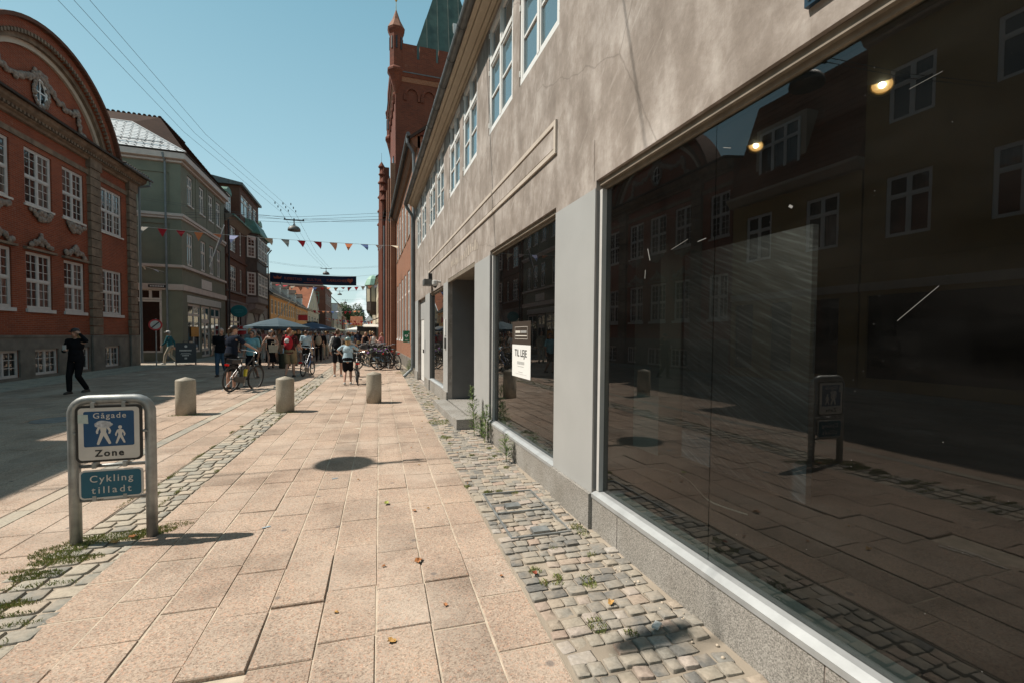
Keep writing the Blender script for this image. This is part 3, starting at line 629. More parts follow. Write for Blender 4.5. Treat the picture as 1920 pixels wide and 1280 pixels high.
# side door at the far end
u0, u1 = uY(16.38), uY(14.33)
MB().box(u0 + .002, u1 - .002, .09, .14, 2.1, 2.775).build('door_head_panel', M['greypaint'], shop)
MB().box(u0 + 1.0, u1 - .002, .085, .14, 0, 2.099).build('side_panel', M['greypaint'], shop)
sd = MB().box(u0 + .06, u0 + .99, .105, .14, .02, 2.095).build('side_door', M['white'], shop)
sdm = MB()
for z0, z1 in ((.2, .95), (1.1, 1.95)): sdm.box(u0 + .17, u0 + .88, .098, .106, z0, z1)
sdm.build('door_panel', M['white'], sd); MB().box(u0 + .86, u0 + .9, .06, .105, .98, 1.1).build('lock', M['black'], sd)
MB().box(u0 + 1.35, u0 + 1.55, .07, .086, .92, 1.5).box(u0 + 1.42, u0 + 1.48, .05, .071, 1.0, 1.42).build('letterbox', M['alu'], shop)
MB().box(uY(10.62), uY(10.50), -.04, -.005, 1.28, 1.52).build('intercom', M['zinc'], shop)
MB().box(uY(10.62), uY(10.52), -.03, -.005, 1.58, 1.95).build('name_plate', M['white'], shop)
# upper casements
for a, b in UPW:
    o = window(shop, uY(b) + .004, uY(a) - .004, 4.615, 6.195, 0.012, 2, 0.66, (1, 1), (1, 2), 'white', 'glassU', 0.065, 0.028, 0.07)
    hg = MB()
    for z in (.12, .9, 1.14, 1.45): hg.box(-.012, .004, -.014, .01, z, z + .07); hg.box(b - a - .012, b - a + .004, -.014, .01, z, z + .07)
    hg.build('hinge', M['white'], o)['kind'] = 'stuff'
# moulded eaves cornice, gutter with brackets, downpipe, roof
prof = [(0.0, 6.22), (-.03, 6.22), (-.03, 6.26), (-.09, 6.28), (-.09, 6.31), (-.15, 6.325), (-.20, 6.34), (-.20, 6.375), (-.27, 6.39), (-.27, 6.43), (0.1, 6.43), (0.1, 6.22)]
MB().profile(prof, 0, SL).build('cornice', M['cornice'], shop)
gt = MB()
gp = [(-.345 + .075 * math.cos(a), 6.43 + .085 * math.sin(a)) for a in np.linspace(math.pi, 2 * math.pi, 9)]; gi = [(-.345 + .066 * math.cos(a), 6.43 + .076 * math.sin(a)) for a in np.linspace(2 * math.pi, math.pi, 9)]
gt.profile(gp + gi, -.12, SL)
gut = gt.build('gutter', M['zinc'], shop, smooth=False)
bk = MB()
for i in range(24):
    u = 0.3 + i * .9
    bk.tube([(u, -.345 + .08 * math.cos(a), 6.43 + .09 * math.sin(a)) for a in np.linspace(math.pi, 2 * math.pi, 8)], .006, 5); bk.box(u - .008, u + .008, -.275, -.26, 6.40, 6.435)
bk.build('gutter_bracket', M['zinc'], gut)['kind'] = 'stuff'
dp = MB(); dp.tube([(-.06, -.345, 6.37), (-.06, -.30, 6.28), (-.06, -.12, 6.02), (-.06, -.10, 5.9), (-.06, -.10, .42), (-.06, -.13, .30), (.05, -.42, .04)], .055, 10)
for z in (1.2, 2.7, 4.2, 5.6): dp.lathe([(.062, 0), (.062, .05)], 10, (-.06, -.10, z))
dp.build('downpipe', M['pipe'], shop, smooth=False)
gable_roof(shop, SL, 8.0, 6.42, 4.2, M['redtile'], 0.02)
# interior of the vacant shop
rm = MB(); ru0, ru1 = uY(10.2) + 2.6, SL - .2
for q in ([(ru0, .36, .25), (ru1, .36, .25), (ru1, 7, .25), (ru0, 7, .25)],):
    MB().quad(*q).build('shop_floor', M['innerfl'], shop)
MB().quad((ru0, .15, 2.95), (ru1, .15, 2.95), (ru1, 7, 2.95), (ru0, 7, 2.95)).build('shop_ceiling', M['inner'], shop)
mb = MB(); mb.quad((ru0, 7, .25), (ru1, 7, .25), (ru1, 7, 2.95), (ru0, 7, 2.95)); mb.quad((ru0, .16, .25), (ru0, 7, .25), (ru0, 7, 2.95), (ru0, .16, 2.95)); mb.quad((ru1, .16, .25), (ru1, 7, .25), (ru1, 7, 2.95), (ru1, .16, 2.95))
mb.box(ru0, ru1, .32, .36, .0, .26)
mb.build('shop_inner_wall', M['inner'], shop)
t = NT('smeared_board'); v = t.coord((1, 1, 1)); mp0 = t.n('ShaderNodeMapping'); mp0.inputs['Rotation'].default_value = (0, R_(-24), 0); t.l(v, mp0.inputs[0]); mpn = t.n('ShaderNodeMapping'); mpn.inputs['Scale'].default_value = (1.0, 1, 16); t.l(mp0.outputs[0], mpn.inputs[0])
f = t.noise(mpn.outputs[0], 2.4, 5, .6); bmat = t.fin(t.ramp(f, [(.36, (0.22, 0.245, 0.285)), (.52, (0.31, 0.345, 0.40)), (.70, (0.62, 0.69, 0.80))]), .7, .3)
MB().box(uY(4.26), uY(2.74), 1.6, 1.66, .25, 2.5).build('partition_board', bmat, shop)
MB().box(uY(4.85), uY(4.35), 1.35, 1.9, .25, 2.94).build('shop_column', mat('grey_blue_panel', (0.26, 0.32, 0.32), .7), shop)
w3i = MB(); w3i.quad((uY(13.4), 3.0, 0), (uY(10.8), 3.0, 0), (uY(10.8), 3.0, 2.9), (uY(13.4), 3.0, 2.9)); w3i.quad((uY(13.4), .2, .31), (uY(10.8), .2, .31), (uY(10.8), 3, .31), (uY(13.4), 3, .31)); w3i.quad((uY(13.4), .2, 2.9), (uY(10.8), .2, 2.9), (uY(10.8), 3, 2.9), (uY(13.4), 3, 2.9))
for Y in (13.4, 10.8): w3i.quad((uY(Y), .16, .31), (uY(Y), 3, .31), (uY(Y), 3, 2.9), (uY(Y), .16, 2.9))
w3i.build('far_room_wall', mat('beige_interior', (0.25, 0.21, 0.16), .8), shop)
V_SPOT = Vector((.0, .0, -1.0)); V_AIM = Vector((-.55, -.25, -.8))
for k, (x, y) in enumerate(((2.62, 1.74), (2.62, 2.56))):
    sp_ = empty('ceiling_spotlight', (x, y, 2.945), 0, ('larger glowing ceiling spotlight near the right edge behind the big shop window', 'smaller glowing ceiling spotlight behind the middle of the big shop window')[k], 'spotlight', 'lit ceiling spotlights in the vacant shop'); sp_.rotation_euler = V_AIM.to_track_quat('-Z', 'Y').to_euler()
    MB().lathe([(.03, .07), (.060, .03), (.064, -.012), (.047, -.014), (.047, -.004)], 20).build('trim_ring', mat('brass_trim', (.5, .3, .1), .35, metal=.8), sp_, smooth=True)
    MB().lathe([(.0, -.020), (.014, -.016), (.017, -.006)], 16).build('bulb', emit_mat('warm_bulb', (1.0, .80, .5), 40), sp_); MB().lathe([(.0, -.004), (.046, -.006), (.046, -.002)], 16).build('reflector', emit_mat('glowing_reflector', (1.0, .42, .10), 2.2), sp_)
    ld = bpy.data.lights.new('spot_light', 'SPOT'); ld.energy = (16, 26)[k]; ld.color = (1.0, .80, .58); ld.spot_size = R_(110); ld.spot_blend = .6; ld.shadow_soft_size = .04
    lo_ = bpy.data.objects.new('spot_light', ld); COL.objects.link(lo_); lo_.parent = sp_; lo_.location = (0, 0, -.03); lo_.parent = None; lo_.location = (x, y, 2.88); lo_.rotation_euler = Vector((.35, .55, -1.0)).to_track_quat('-Z', 'Y').to_euler()
mb = MB(); cpts = [(2.75 + .1 * math.sin(i * .7), 3.9 - i * .16, .27 + .02 * math.sin(i)) for i in range(9)]
tag(MB().tube(cpts, .006, 5).build('loose_cable', M['ropew']), 'thin pale cable lying across the floor of the vacant shop', 'cable')
# things fixed to the grey building
wl = empty('wall_lamp', (FX, 12.9, 3.04), RROT, 'grey box-shaped wall lamp above the narrow shop window', 'wall lamp')
MB().box(-.2, .2, -.24, -.02, -.08, .08).build('lamp_housing', M['zinc'], wl); MB().box(-.03, .03, -.10, 0.004, .08, .26).build('bracket', M['black'], wl)
cm_ = empty('security_camera', (FX, 11.35, 2.86), RROT, 'white dome security camera on the grey wall beside the entrance', 'camera')
MB().lathe([(.05, -.07), (.075, -.03), (.075, .06), (.05, .075)], 14, (0, -.14, 0)).tube([(0, 0, .04), (0, -.14, .04)], .03).build('housing', M['alufr'], cm_); MB().ell((0, -.14, -.06), (.05, .05, .06)).build('lens_dome', M['glassD'], cm_)
bs = empty('name_sign', (FX, 1.5, 2.99), RROT, 'dark blue enamel plate screwed above the large shop window', 'sign')
o = MB().box(0, .62, -.025, -.003, 0, .42).build('plate', mat('blue_enamel', (0.012, 0.035, 0.06), .3), bs)
MB().lathe([(.012, 0), (.010, .004)], 10).build('screw', M['chrome'], bs, (.025, -.029, .03)).rotation_euler = (R_(90), 0, 0)
po = empty('letting_poster', (FX + .067, 5.75, 1.05), RROT, 'brown and white letting poster taped inside the second shop window', 'poster')
MB().box(0, .70, -.002, .0, 0.02, .43).build('white_sheet', mat('poster_white', (.8, .8, .78), .5, .02), po)
MB().box(0, .70, -.002, .0, .432, .72).build('brown_sheet', mat('poster_brown', (.045, .032, .024), .5, .05), po)
ink = mat('poster_ink', (.02, .02, .02), .6); gry = mat('poster_grey', (.45, .45, .44), .6)
text_mesh('headline', 'TIL LEJE', .125, ink, po, (.34, -.0035, .285), (R_(90), 0, 0), .0006, 1.06, .0015)
_t = [c for c in po.children if c.name.startswith('headline')][0]; _xs = [v.co.x for v in _t.data.vertices]; _t.scale = (.46 / (max(_xs) - min(_xs)), 1, 1)
mb = MB()
for i in range(9): mb.box(.21 + i * .031, .233 + i * .031, -.0032, -.002, .185, .222)
mb.box(.23, .46, -.0032, -.002, .155, .163); mb.box(.26, .42, -.0032, -.002, .085, .092); mb.box(.14, .56, -.0032, -.002, .062, .066); mb.build('small_print', gry, po)
mb = MB()
for a, b, c, d in ((.11, .59, .65, .654), (.11, .59, .50, .504), (.11, .114, .504, .65), (.586, .59, .504, .65), (.13, .57, .535, .545)): mb.box(a, b, -.0032, -.002, c, d)
for i in range(6): mb.box(.135 + i * .032, .160 + i * .032, -.0034, -.002, .575, .605)
mb.build('agency_panel', mat('poster_cream', (.72, .68, .62), .6), po)
mb = MB()
for i in range(7): mb.box(.345 + i * .031, .366 + i * .031, -.0034, -.002, .575, .605)
mb.build('agency_name', gry, po)

# ================================================================== LEFT: BAROQUE BRICK HOUSE WITH ARCHED GABLE
LK = math.atan(0.035)
def lo(Y): return (-11.6 + .035 * Y, Y)
R0 = 15.6
red = empty('baroque_brick_house', (*lo(R0), 0), LROT - LK, 'old red brick house with a big arched gable, stone garlands and white casement windows', 'building')
uL = lambda Y: Y - R0
RL = 27.0 - R0
LW = [(15.75 - .6, 15.75 - .59)]
lowr = [(17.86, 19.18), (19.8, 21.07), (21.72, 22.95), (23.98, 25.68)]
uppr = [(17.86, 19.2), (19.84, 21.17), (21.74, 23.02), (24.06, 25.8)]
base = [(18.1, 19.36), (20.03, 21.24), (22.2, 23.1), (24.18, 25.34)]
lowr = [(15.75, 16.85)] + lowr; uppr = [(15.75, 16.85)] + uppr
holes = [(uL(a), uL(b), 2.37, 4.32) for a, b in lowr] + [(uL(a), uL(b), 5.93, 7.85) for a, b in uppr] + [(uL(a), uL(b), .09, .99) for a, b in base]
wall(red, RL, 0.0, 9.2, holes, .16, 9.0, M['brickL'])
for i, (a, b) in enumerate(lowr): window(red, uL(a), uL(b), 2.37, 4.32, .05, 3 if i == 4 else 2, .5, (2, 3), None, 'frameL', 'glassW', .07, .02, sill=(.12, .12, 'frameL'))
for i, (a, b) in enumerate(uppr): window(red, uL(a), uL(b), 5.93, 7.85, .05, 3 if i == 4 else 2, .5, (2, 3), None, 'frameL', 'glassW', .07, .02, sill=(.1, .07, 'offwhite'))
for a, b in base: window(red, uL(a), uL(b), .09, .99, .03, 2, None, (2, 3), None, 'frameL', 'glassW', .06, .02)
mb = MB(); wall_panel(mb, RL, -.02, 1.40, [(uL(a), uL(b), .09, .99) for a, b in base], .06, -.055); mb.box(0, RL, -.08, -.0, 1.40, 1.47)
mb.build('plinth', M['plinthL'], red)
for Y, w in ((17.3, .62), (23.22, .72), (26.2, .68)):       # rusticated pilasters, block by block
    z = 1.475; k = 0
    while z < 8.2:
        h = .36; e = .0 if k % 2 else .02
        MB().box(uL(Y) + e, uL(Y) + w - e, -.13, -.001, z + .015, z + h - .015).build('pilaster_block', M['sandstone'], red); z += h; k += 1
    MB().box(uL(Y) - .04, uL(Y) + w + .04, -.17, -.001, z, z + .42).build('capital', M['sandstone'], red)
    MB().box(uL(Y) - .05, uL(Y) + w + .05, -.15, -.082, -.02, 1.47).build('pilaster_base', M['plinthL'], red)
MB().profile([(-.002, 8.58), (-.10, 8.6), (-.12, 8.68), (-.20, 8.72), (-.22, 8.8), (-.38, 8.92), (-.42, 9.0), (-.42, 9.1), (.2, 9.12), (.2, 8.58)], 0, RL + .25).build('cornice', M['sandstone'], red)
mb = MB()
for i in range(int(RL / .17)): mb.box(.05 + i * .17, .14 + i * .17, -.30, -.19, 8.74, 8.83)
tag(mb.build('dentil', M['sandstone'], red), kind='stuff')
MB().box(0, RL, -.05, -.001, 8.02, 8.2).build('string_course', M['sandstone'], red)
def lumps(path, r, n, seed, name, parent, m, y=-.06, flat=.6):
    rg = random.Random(seed); mb = MB(); P = [Vector(p) for p in path]
    L = [0]
    for a, b in zip(P, P[1:]): L.append(L[-1] + (b - a).length)
    for i in range(n):
        d = L[-1] * (i + .5) / n; k = max(j for j in range(len(P) - 1) if L[j] <= d); q = P[k].lerp(P[k + 1], (d - L[k]) / max(1e-6, L[k + 1] - L[k]))
        for s_ in range(2):
            rad = r * rg.uniform(.55, 1.0)
            mb.ell((q.x + rg.uniform(-.5, .5) * r, y - rg.uniform(0, .03), q.y + rg.uniform(-.5, .5) * r), (rad, rad * flat, rad), 6, 4)
    o = mb.build(name, m, parent, smooth=True); return o
# arched gable
GC, GR, gz = 20.72, 4.42, 9.13
zc = 12.1 - GR; a0 = math.asin((9.2 - zc) / GR)
def arc(r, n=28, zz=9.12):
    a = math.asin((zz - zc) / r); return [(uL(GC) + r * math.cos(t), zc + r * math.sin(t)) for t in np.linspace(a, math.pi - a, n)]
MB().prism(arc(GR - .5), -.01, .42).build('gable_wall', M['brickL'], red)
def arch_band(r0, r1, y0, y1, m, name, n=30):
    A, B = arc(r0, n), arc(r1, n); mb = MB()
    for i in range(n - 1):
        (ax, az), (bx, bz), (cx, cz), (dx, dz) = A[i], A[i + 1], B[i + 1], B[i]
        mb.add([(ax, y0, az), (bx, y0, bz), (cx, y0, cz), (dx, y0, dz), (ax, y1, az), (bx, y1, bz), (cx, y1, cz), (dx, y1, dz)], [(0, 1, 2, 3), (7, 6, 5, 4), (0, 4, 5, 1), (3, 2, 6, 7), (0, 3, 7, 4), (1, 5, 6, 2)])
    return mb.build(name, m, red)
arch_band(GR - .88, GR - .70, -.10, .0, M['cream'], 'arch_moulding')
arch_band(GR - .70, GR - .52, -.22, .3, M['sandstone'], 'arch_moulding')
arch_band(GR - .52, GR - .12, -.34, .42, M['brickL'], 'arch_brick_band')
arch_band(GR - .12, GR, -.50, .46, M['brickB'], 'arch_coping')
mb = MB(); A = arc(GR - .5, 60)
for i in range(60):
    x, z = A[i]; mb.box(x - .04, x + .04, -.40, -.3, z - .05, z + .07)
tag(mb.build('arch_dentil', M['sandstone'], red), kind='stuff')
ov = [(uL(20.62) + .36 * math.cos(a), 9.98 + .50 * math.sin(a)) for a in np.linspace(0, 2 * math.pi, 24, endpoint=False)]
oo = MB().prism([(uL(20.62) + .30 * math.cos(a), 9.98 + .43 * math.sin(a)) for a in np.linspace(0, 2 * math.pi, 24, endpoint=False)], -.02, .0).build('oval_window', M['glassD'], red)
mb = MB(); mb.tube([(x, -.04, z) for x, z in [(uL(20.62) + .30 * math.cos(a), 9.98 + .43 * math.sin(a)) for a in np.linspace(0, 2 * math.pi, 24, endpoint=False)]], .05, 6, closed=True); mb.box(uL(20.62) - .02, uL(20.62) + .02, -.045, -.02, 9.55, 10.4); mb.box(uL(20.62) - .3, uL(20.62) + .3, -.046, -.021, 9.96, 10.0)
mb.build('frame', M['white'], oo)
lumps(ov + ov[:1], .10, 26, 1, 'oval_wreath', red, M['carved'])
c = uL(20.62)
for s_ in (1, -1):
    lumps([(c + s_ * .25, 10.5), (c + s_ * .7, 10.18), (c + s_ * 1.2, 9.98), (c + s_ * 1.7, 10.02), (c + s_ * 2.0, 10.2)], .12, 20, 3 + s_, 'garland', red, M['carved'])
    lumps([(c + s_ * 2.0, 10.2), (c + s_ * 2.05, 9.8), (c + s_ * 2.2, 9.45), (c + s_ * 2.6, 9.25)], .12, 12, 5 + s_, 'garland_drop', red, M['carved'])
lumps([(c - .3, 10.6), (c + .3, 10.6)], .12, 5, 9, 'oval_crest', red, M['carved'])
for i, (a, b) in enumerate(lowr[1:4]):                 # carved heads over the ground-floor windows
    m_ = uL((a + b) / 2); w = (b - a) / 2 + .12
    MB().prism([(m_ - w, 4.38), (m_ + w, 4.38), (m_ + w, 4.46), (m_ - w, 4.46)], -.12, -.001).build('window_cornice', M['sandstone'], red)
    lumps([(m_ - w * .8, 4.53), (m_, 4.78), (m_ + w * .8, 4.53)], .12, 9, 20 + i, 'carved_crest', red, M['carved'])
    lumps([(m_, 4.62), (m_, 4.95)], .12, 4, 25 + i, 'carved_shell', red, M['carved'])
for i, (a, b) in enumerate(uppr[1:4]):
    m_ = uL((a + b) / 2); w = (b - a) / 2
    lumps([(m_ - w * .8, 5.76), (m_, 5.5), (m_ + w * .8, 5.76)], .12, 9, 30 + i, 'carved_apron', red, M['carved'])
    lumps([(m_ - .2, 5.7), (m_ + .2, 5.7)], .13, 4, 35 + i, 'carved_shell', red, M['carved'])
# low roof with tiled eave, gutter and downpipe
mb = MB(); mb.profile([(-.55, 9.13), (4.5, 9.75), (9.2, 9.13), (9.2, 9.05), (4.5, 9.6), (-.55, 9.05)], -.05, RL + .25); mb.build('roof', M['darktile'], red)
mb = MB()
for i in range(int((RL - 9.3) / .2) + 1): mb.tube([(9.35 + i * .2, -.6, 9.15), (9.35 + i * .2, .3, 9.27)], .06, 6)
tag(mb.build('eave_tile', M['darktile'], red), kind='stuff')
MB().tube([(9.2, -.62, 9.05), (RL + .3, -.62, 9.05)], .06, 8).build('gutter', M['zinc'], red)
MB().tube([(RL + .12, -.6, 9.0), (RL + .12, -.6, 8.78), (RL + .1, -.16, 8.7), (RL + .1, -.14, 8.5), (RL + .1, -.14, .1)], .055, 8).build('downpipe', M['pipe'], red)

# ================================================================== OCHRE HOUSES opposite the shop (left of the frame, seen in the glass)
def ochre(Y0, Y1, H, rows, name, label, mans):
    o = empty(name, (*lo(Y0), 0), LROT - LK, label, 'building'); L = Y1 - Y0; hs = []; wl_ = []
    n = max(1, int(L / 2.3))
    for r, (z0, z1) in enumerate(rows):
        for i in range(n):
            a = (i + .5) * L / n - .58; hs.append((a, a + 1.16, z0, z1)); wl_.append((a, a + 1.16, z0, z1))
    sh = [(.6 + i * L / 3, L / 3 * (i + 1) - .2, .35, 2.9) for i in range(3)]
    wall(o, L, 0, H, hs + sh, .12, 8.0, M['paleyel'])
    for a, b, c_, d in wl_: window(o, a, b, c_, d, .04, 2, .66, (1, 1), (1, 1), 'white', 'glassW', .07, .03)
    for a, b, c_, d in sh: MB().box(a, b, .08, .1, c_, d).build('shop_pane', M['glassD'], o)
    MB().profile([(-.002, H - .35), (-.15, H - .3), (-.35, H - .08), (-.35, H + .02), (.2, H + .02), (.2, H - .35)], -.05, L + .05).build('cornice', M['cream'], o)
    MB().box(0, L, -.06, -.001, 3.05, 3.3).build('string_course', M['cream'], o)
    if mans:
        mb = MB(); mb.profile([(-.2, H + .03), (1.3, H + 4.1), (6.7, H + 4.1), (8.2, H + .03)], 0, L); mb.build('mansard_roof', M['redtile'], o)
        tile_courses(o, (0, -.2, H + .05), (L, -.2, H + .05), (0, 1.3, H + 4.1), (L, 1.3, H + 4.1), 16, M['redtile'])
        d = MB().box(2.0 if L > 4 else 1.0, L - 1.0, .1, 1.6, H + .5, H + 2.5).build('dormer', M['cream'], o)
        window(o, 2.2 if L > 4 else 1.2, L - 1.2, H + .65, H + 2.3, .03, 3, .66, (1, 1), None, 'white', 'glassW')
    else:
        MB().profile([(-.35, H + .03), (2.6, H + 1.1), (5.4, H + 1.1), (8.2, H + .03)], 0, L).build('roof', M['darktile'], o)
        MB().box(L - 1.2, L - .5, 2.2, 2.9, H + 1.5, H + 3.2).build('chimney', M['brickL'], o)
    return o
ochre(-9.0, 10.4, 10.95, [(4.6, 6.4), (8.0, 9.6)], 'ochre_townhouse', 'tall ochre townhouse mirrored in the big shop window', False)
ochre(10.45, 15.55, 7.25, [(4.6, 6.4)], 'ochre_mansard_house', 'low ochre house with dormered tile mansard mirrored in the shop glass', True)

ochre(-36.0, -9.1, 10.6, [(4.6, 6.4), (8.0, 9.6)], 'ochre_townhouse', 'long ochre townhouse added unseen behind the camera on the left of the street', False)  # out-of-view house, added to block sky glow from behind

# ================================================================== GREEN CORNER SHOP
GX = -9.9; G0, G1 = 30.6, 39.0
grn = empty('green_corner_house', (GX, G0, 0), LROT, 'sage green corner house with pale slate hip and a shop below', 'building')
gu = lambda Y: Y - G0
gup = [(31.6, 32.49), (33.66, 34.57), (35.43, 36.36), (37.06, 38.08)]; gmid = [(31.45, 32.42), (33.8, 34.75), (35.5, 36.47), (37.12, 37.98)]
holes = [(gu(a), gu(b), 9.12, 10.82) for a, b in gup] + [(gu(a), gu(b), 5.52, 7.46) for a, b in gmid] + [(gu(31.4), gu(33.6), .4, 3.3), (gu(33.75), gu(35.45), .05, 3.3), (gu(35.6), gu(37.75), .4, 3.3)]
GL = G1 - G0
mb = MB(); wall_panel(mb, GL, 0, 11.2, holes, .14)
mb.quad((GL, 0, 0), (GL, 8, 0), (GL, 8, 11.2), (GL, 0, 11.2)); mb.quad((0, 8, 0), (0, 8, 11.2), (GL, 8, 11.2), (GL, 8, 0)); mb.quad((0, 0, 11.2), (GL, 0, 11.2), (GL, 8, 11.2), (0, 8, 11.2))
me = bpy.data.meshes.new('wall'); me.from_pydata(mb.v, [], mb.f); me.materials.append(M['green']); put('wall', me, grn)
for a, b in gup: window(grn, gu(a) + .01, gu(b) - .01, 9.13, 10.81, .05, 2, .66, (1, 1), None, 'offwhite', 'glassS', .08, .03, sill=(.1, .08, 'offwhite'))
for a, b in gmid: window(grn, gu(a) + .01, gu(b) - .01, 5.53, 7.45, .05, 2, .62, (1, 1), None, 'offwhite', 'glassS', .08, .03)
for a, b in ((31.4, 33.6), (35.6, 37.75)):
    window(grn, gu(a) + .005, gu(b) - .005, .41, 3.295, .05, 2, .78, (1, 1), None, 'offwhite', 'glassS', .08, .03)
window(grn, gu(33.76), gu(35.44), 2.35, 3.295, .05, 2, None, (1, 1), None, 'offwhite', 'glassS', .08, .03); window(grn, gu(33.76), gu(35.44), .06, 2.34, .05, 2, .2, (1, 1), None, 'offwhite', 'glassS', .09, .03)
mb = MB()
for i in range(44): mb.box(gu(31.3) + i * .15, gu(31.3) + i * .15 + .09, -.03, -.001, 3.36, 3.78)
mb.build('fascia_slat', M['offwhite'], grn)['kind'] = 'stuff'
MB().box(gu(32.0), gu(33.3), .03, .045, 1.35, 1.95).build('sale_poster', mat('orange_poster', (.6, .28, .04), .6), grn)
MB().box(gu(33.8), gu(35.8), -.03, -.001, 4.4, 4.98).build('wall_plaque', M['offwhite'], grn)
# side face, its plane swings a little away from square
SA = R_(2.5); sl = 5.2
side = empty('side_front'); side.parent = grn; side.rotation_euler = (0, 0, -LROT + SA); side.location = (0, 0, 0)   # local x runs toward the street corner from -sl to 0
mb = MB()
def shifted(hs): return [(a + sl, b + sl, c_, d) for a, b, c_, d in hs]
wl2 = MB(); wall_panel(wl2, sl, 0, 11.2, shifted([(-2.95, -.98, .45, 4.05), (-2.35, -.55, 8.75, 10.55), (-2.35, -.55, 5.6, 7.7)]), .05)
wl2.v = [(x - sl, y, z) for x, y, z in wl2.v]
wl2.quad((-2.35, .05, 8.75), (-.55, .05, 8.75), (-.55, .05, 10.55), (-2.35, .05, 10.55)); wl2.quad((-2.35, .05, 5.6), (-.55, .05, 5.6), (-.55, .05, 7.7), (-2.35, .05, 7.7))
wl2.build('side_wall', M['green'], grn).matrix_parent_inverse = Matrix.Identity(4)
sw_ = [o for o in grn.children if o.name.startswith('side_wall')][0]; sw_.rotation_euler = (0, 0, -LROT + SA)
bpy.data.objects.remove(side)
def onside(o): o.rotation_euler = (0, 0, -LROT + SA); o.location = Matrix.Rotation(-LROT + SA, 3, 'Z') @ Vector(o.location); return o
onside(window(grn, -2.93, -1.0, 3.42, 4.03, .02, 4, None, (1, 1), None, 'offwhite', 'glassD', .07, .03)); onside(window(grn, -2.93, -1.0, .47, 3.4, .02, 1, None, (1, 1), None, 'offwhite', 'glassD', .07, .03))
def band(z0, z1, d, m, name):
    # runs along the side face, round the corner and along the street front
    a = Matrix.Rotation(-LROT + SA, 3, 'Z'); n1 = a @ Vector((0, -d, 0)); mb = MB()
    p = [a @ Vector((-sl, 0, 0)), Vector((0, 0, 0)), Vector((GL, 0, 0))]
    q = [p[0] + n1, Vector((n1.x, -d, 0)), p[2] + Vector((0, -d, 0))]
    for i in range(2):
        vs = [(*p[i].xy, z0), (*p[i + 1].xy, z0), (*q[i + 1].xy, z0 + d * .2), (*q[i].xy, z0 + d * .2), (*p[i].xy, z1), (*p[i + 1].xy, z1), (*q[i + 1].xy, z1), (*q[i].xy, z1)]
        mb.add(vs, [(0, 1, 2, 3), (7, 6, 5, 4), (3, 2, 6, 7), (0, 4, 5, 1)])
    return mb.build(name, m, grn)
band(11.12, 11.25, .12, M['pinktrim'], 'cornice'); band(11.25, 11.62, .30, M['pinktrim'], 'cornice'); band(8.0, 8.12, .07, M['pinktrim'], 'string_course'); band(8.12, 8.3, .13, M['pinktrim'], 'string_course')
band(5.25, 5.42, .12, M['pinktrim'], 'string_course'); band(3.98, 4.32, .09, M['pinktrim'], 'shop_cornice'); band(11.62, 11.70, .36, M['zinc'], 'gutter')
for Y in (32.95, 34.98, 36.7):
    MB().box(gu(Y), gu(Y) + .12, -.03, -.001, 8.31, 11.1).build('lesene', M['green'], grn)
# roofs in world coordinates, re-based to the house
def W2G(p): return (p[1] - G0, -(p[0] - GX), p[2])
A, E_, P2, P2L = (-9.55, 30.3, 11.70), (-16, 30.05, 11.70), (-12.6, 31.75, 13.55), (-16.5, 31.6, 13.55)
T, TL, TR, EV = (-12.5, 35.3, 15.4), (-16.0, 35.2, 15.4), (-12.5, 39.3, 15.4), (-9.55, 39.2, 11.70)
mb = MB(); mb.quad(*map(W2G, (E_, A, P2, P2L))); mb.build('slate_underlay', M['zinc'], grn)
rows = 15; a_, e_, p_, l_ = map(Vector, map(W2G, (A, E_, P2, P2L))); nrm = (a_ - e_).cross(l_ - e_).normalized()
if nrm.z < 0: nrm = -nrm
rg = random.Random(4); sm = MB()
for r in range(rows):
    lft = e_.lerp(l_, r / rows); rgt = a_.lerp(p_, r / rows); l2 = e_.lerp(l_, min(1, (r + 1.25) / rows)); r2 = a_.lerp(p_, min(1, (r + 1.25) / rows))
    W = (rgt - lft).length; n = int(W / .36)
    for k in range(n):
        if k < 4: continue                     # hidden behind the neighbouring gable
        f0 = (k + (.5 if r % 2 else 0)) / n; f1 = min(1, f0 + 1 / n); 
        if f0 >= .995: continue
        q = [lft.lerp(rgt, f0 + .006), lft.lerp(rgt, f1 - .004), l2.lerp(r2, f1 - .004), l2.lerp(r2, f0 + .006)]
        hgt = .028 + rg.uniform(-.004, .004)
        o = MB().add([q[0] + nrm * hgt, q[1] + nrm * (hgt + rg.uniform(-.003, .003)), q[2] + nrm * .012, q[3] + nrm * .012, q[0] + nrm * .006, q[1] + nrm * .006], [(0, 1, 2, 3), (4, 5, 1, 0)])
        if r < 12: o.build('slate', M['slate'], grn)
        else: sm.add(o.v, o.f)
sm.build('slate', M['slate'], grn)['kind'] = 'stuff'
MB().tube([W2G(A), W2G(P2)], .06, 6).tube([W2G(P2), W2G(P2L)], .05, 6).build('ridge_flashing', mat('lead_flashing', (.42, .42, .42), .45), grn)
sg_ = [e_.lerp(l_, .22) + nrm * .12, a_.lerp(p_, .22) + nrm * .12]; g2 = sg_[0].lerp(sg_[1], .93)
mb = MB().tube([sg_[0], g2], .018, 5)
for i in range(5): q = sg_[0].lerp(g2, .3 + i * .17); mb.tube([q, q - nrm * .12], .012, 4)
mb.build('snow_guard', M['black'], grn)
mb = MB(); mb.quad(*map(W2G, (A, EV, TR, T))); mb.quad(*map(W2G, (A, T, P2))); mb.quad(*map(W2G, (P2, T, TL, P2L))); mb.quad(*map(W2G, (T, TR, (-16, 39.3, 11.7), (-16, 35.3, 12))))
mb.quad(*map(W2G, (EV, (-16, 39.2, 11.7), TR)))
mb.build('tile_roof', M['browntile'], grn)
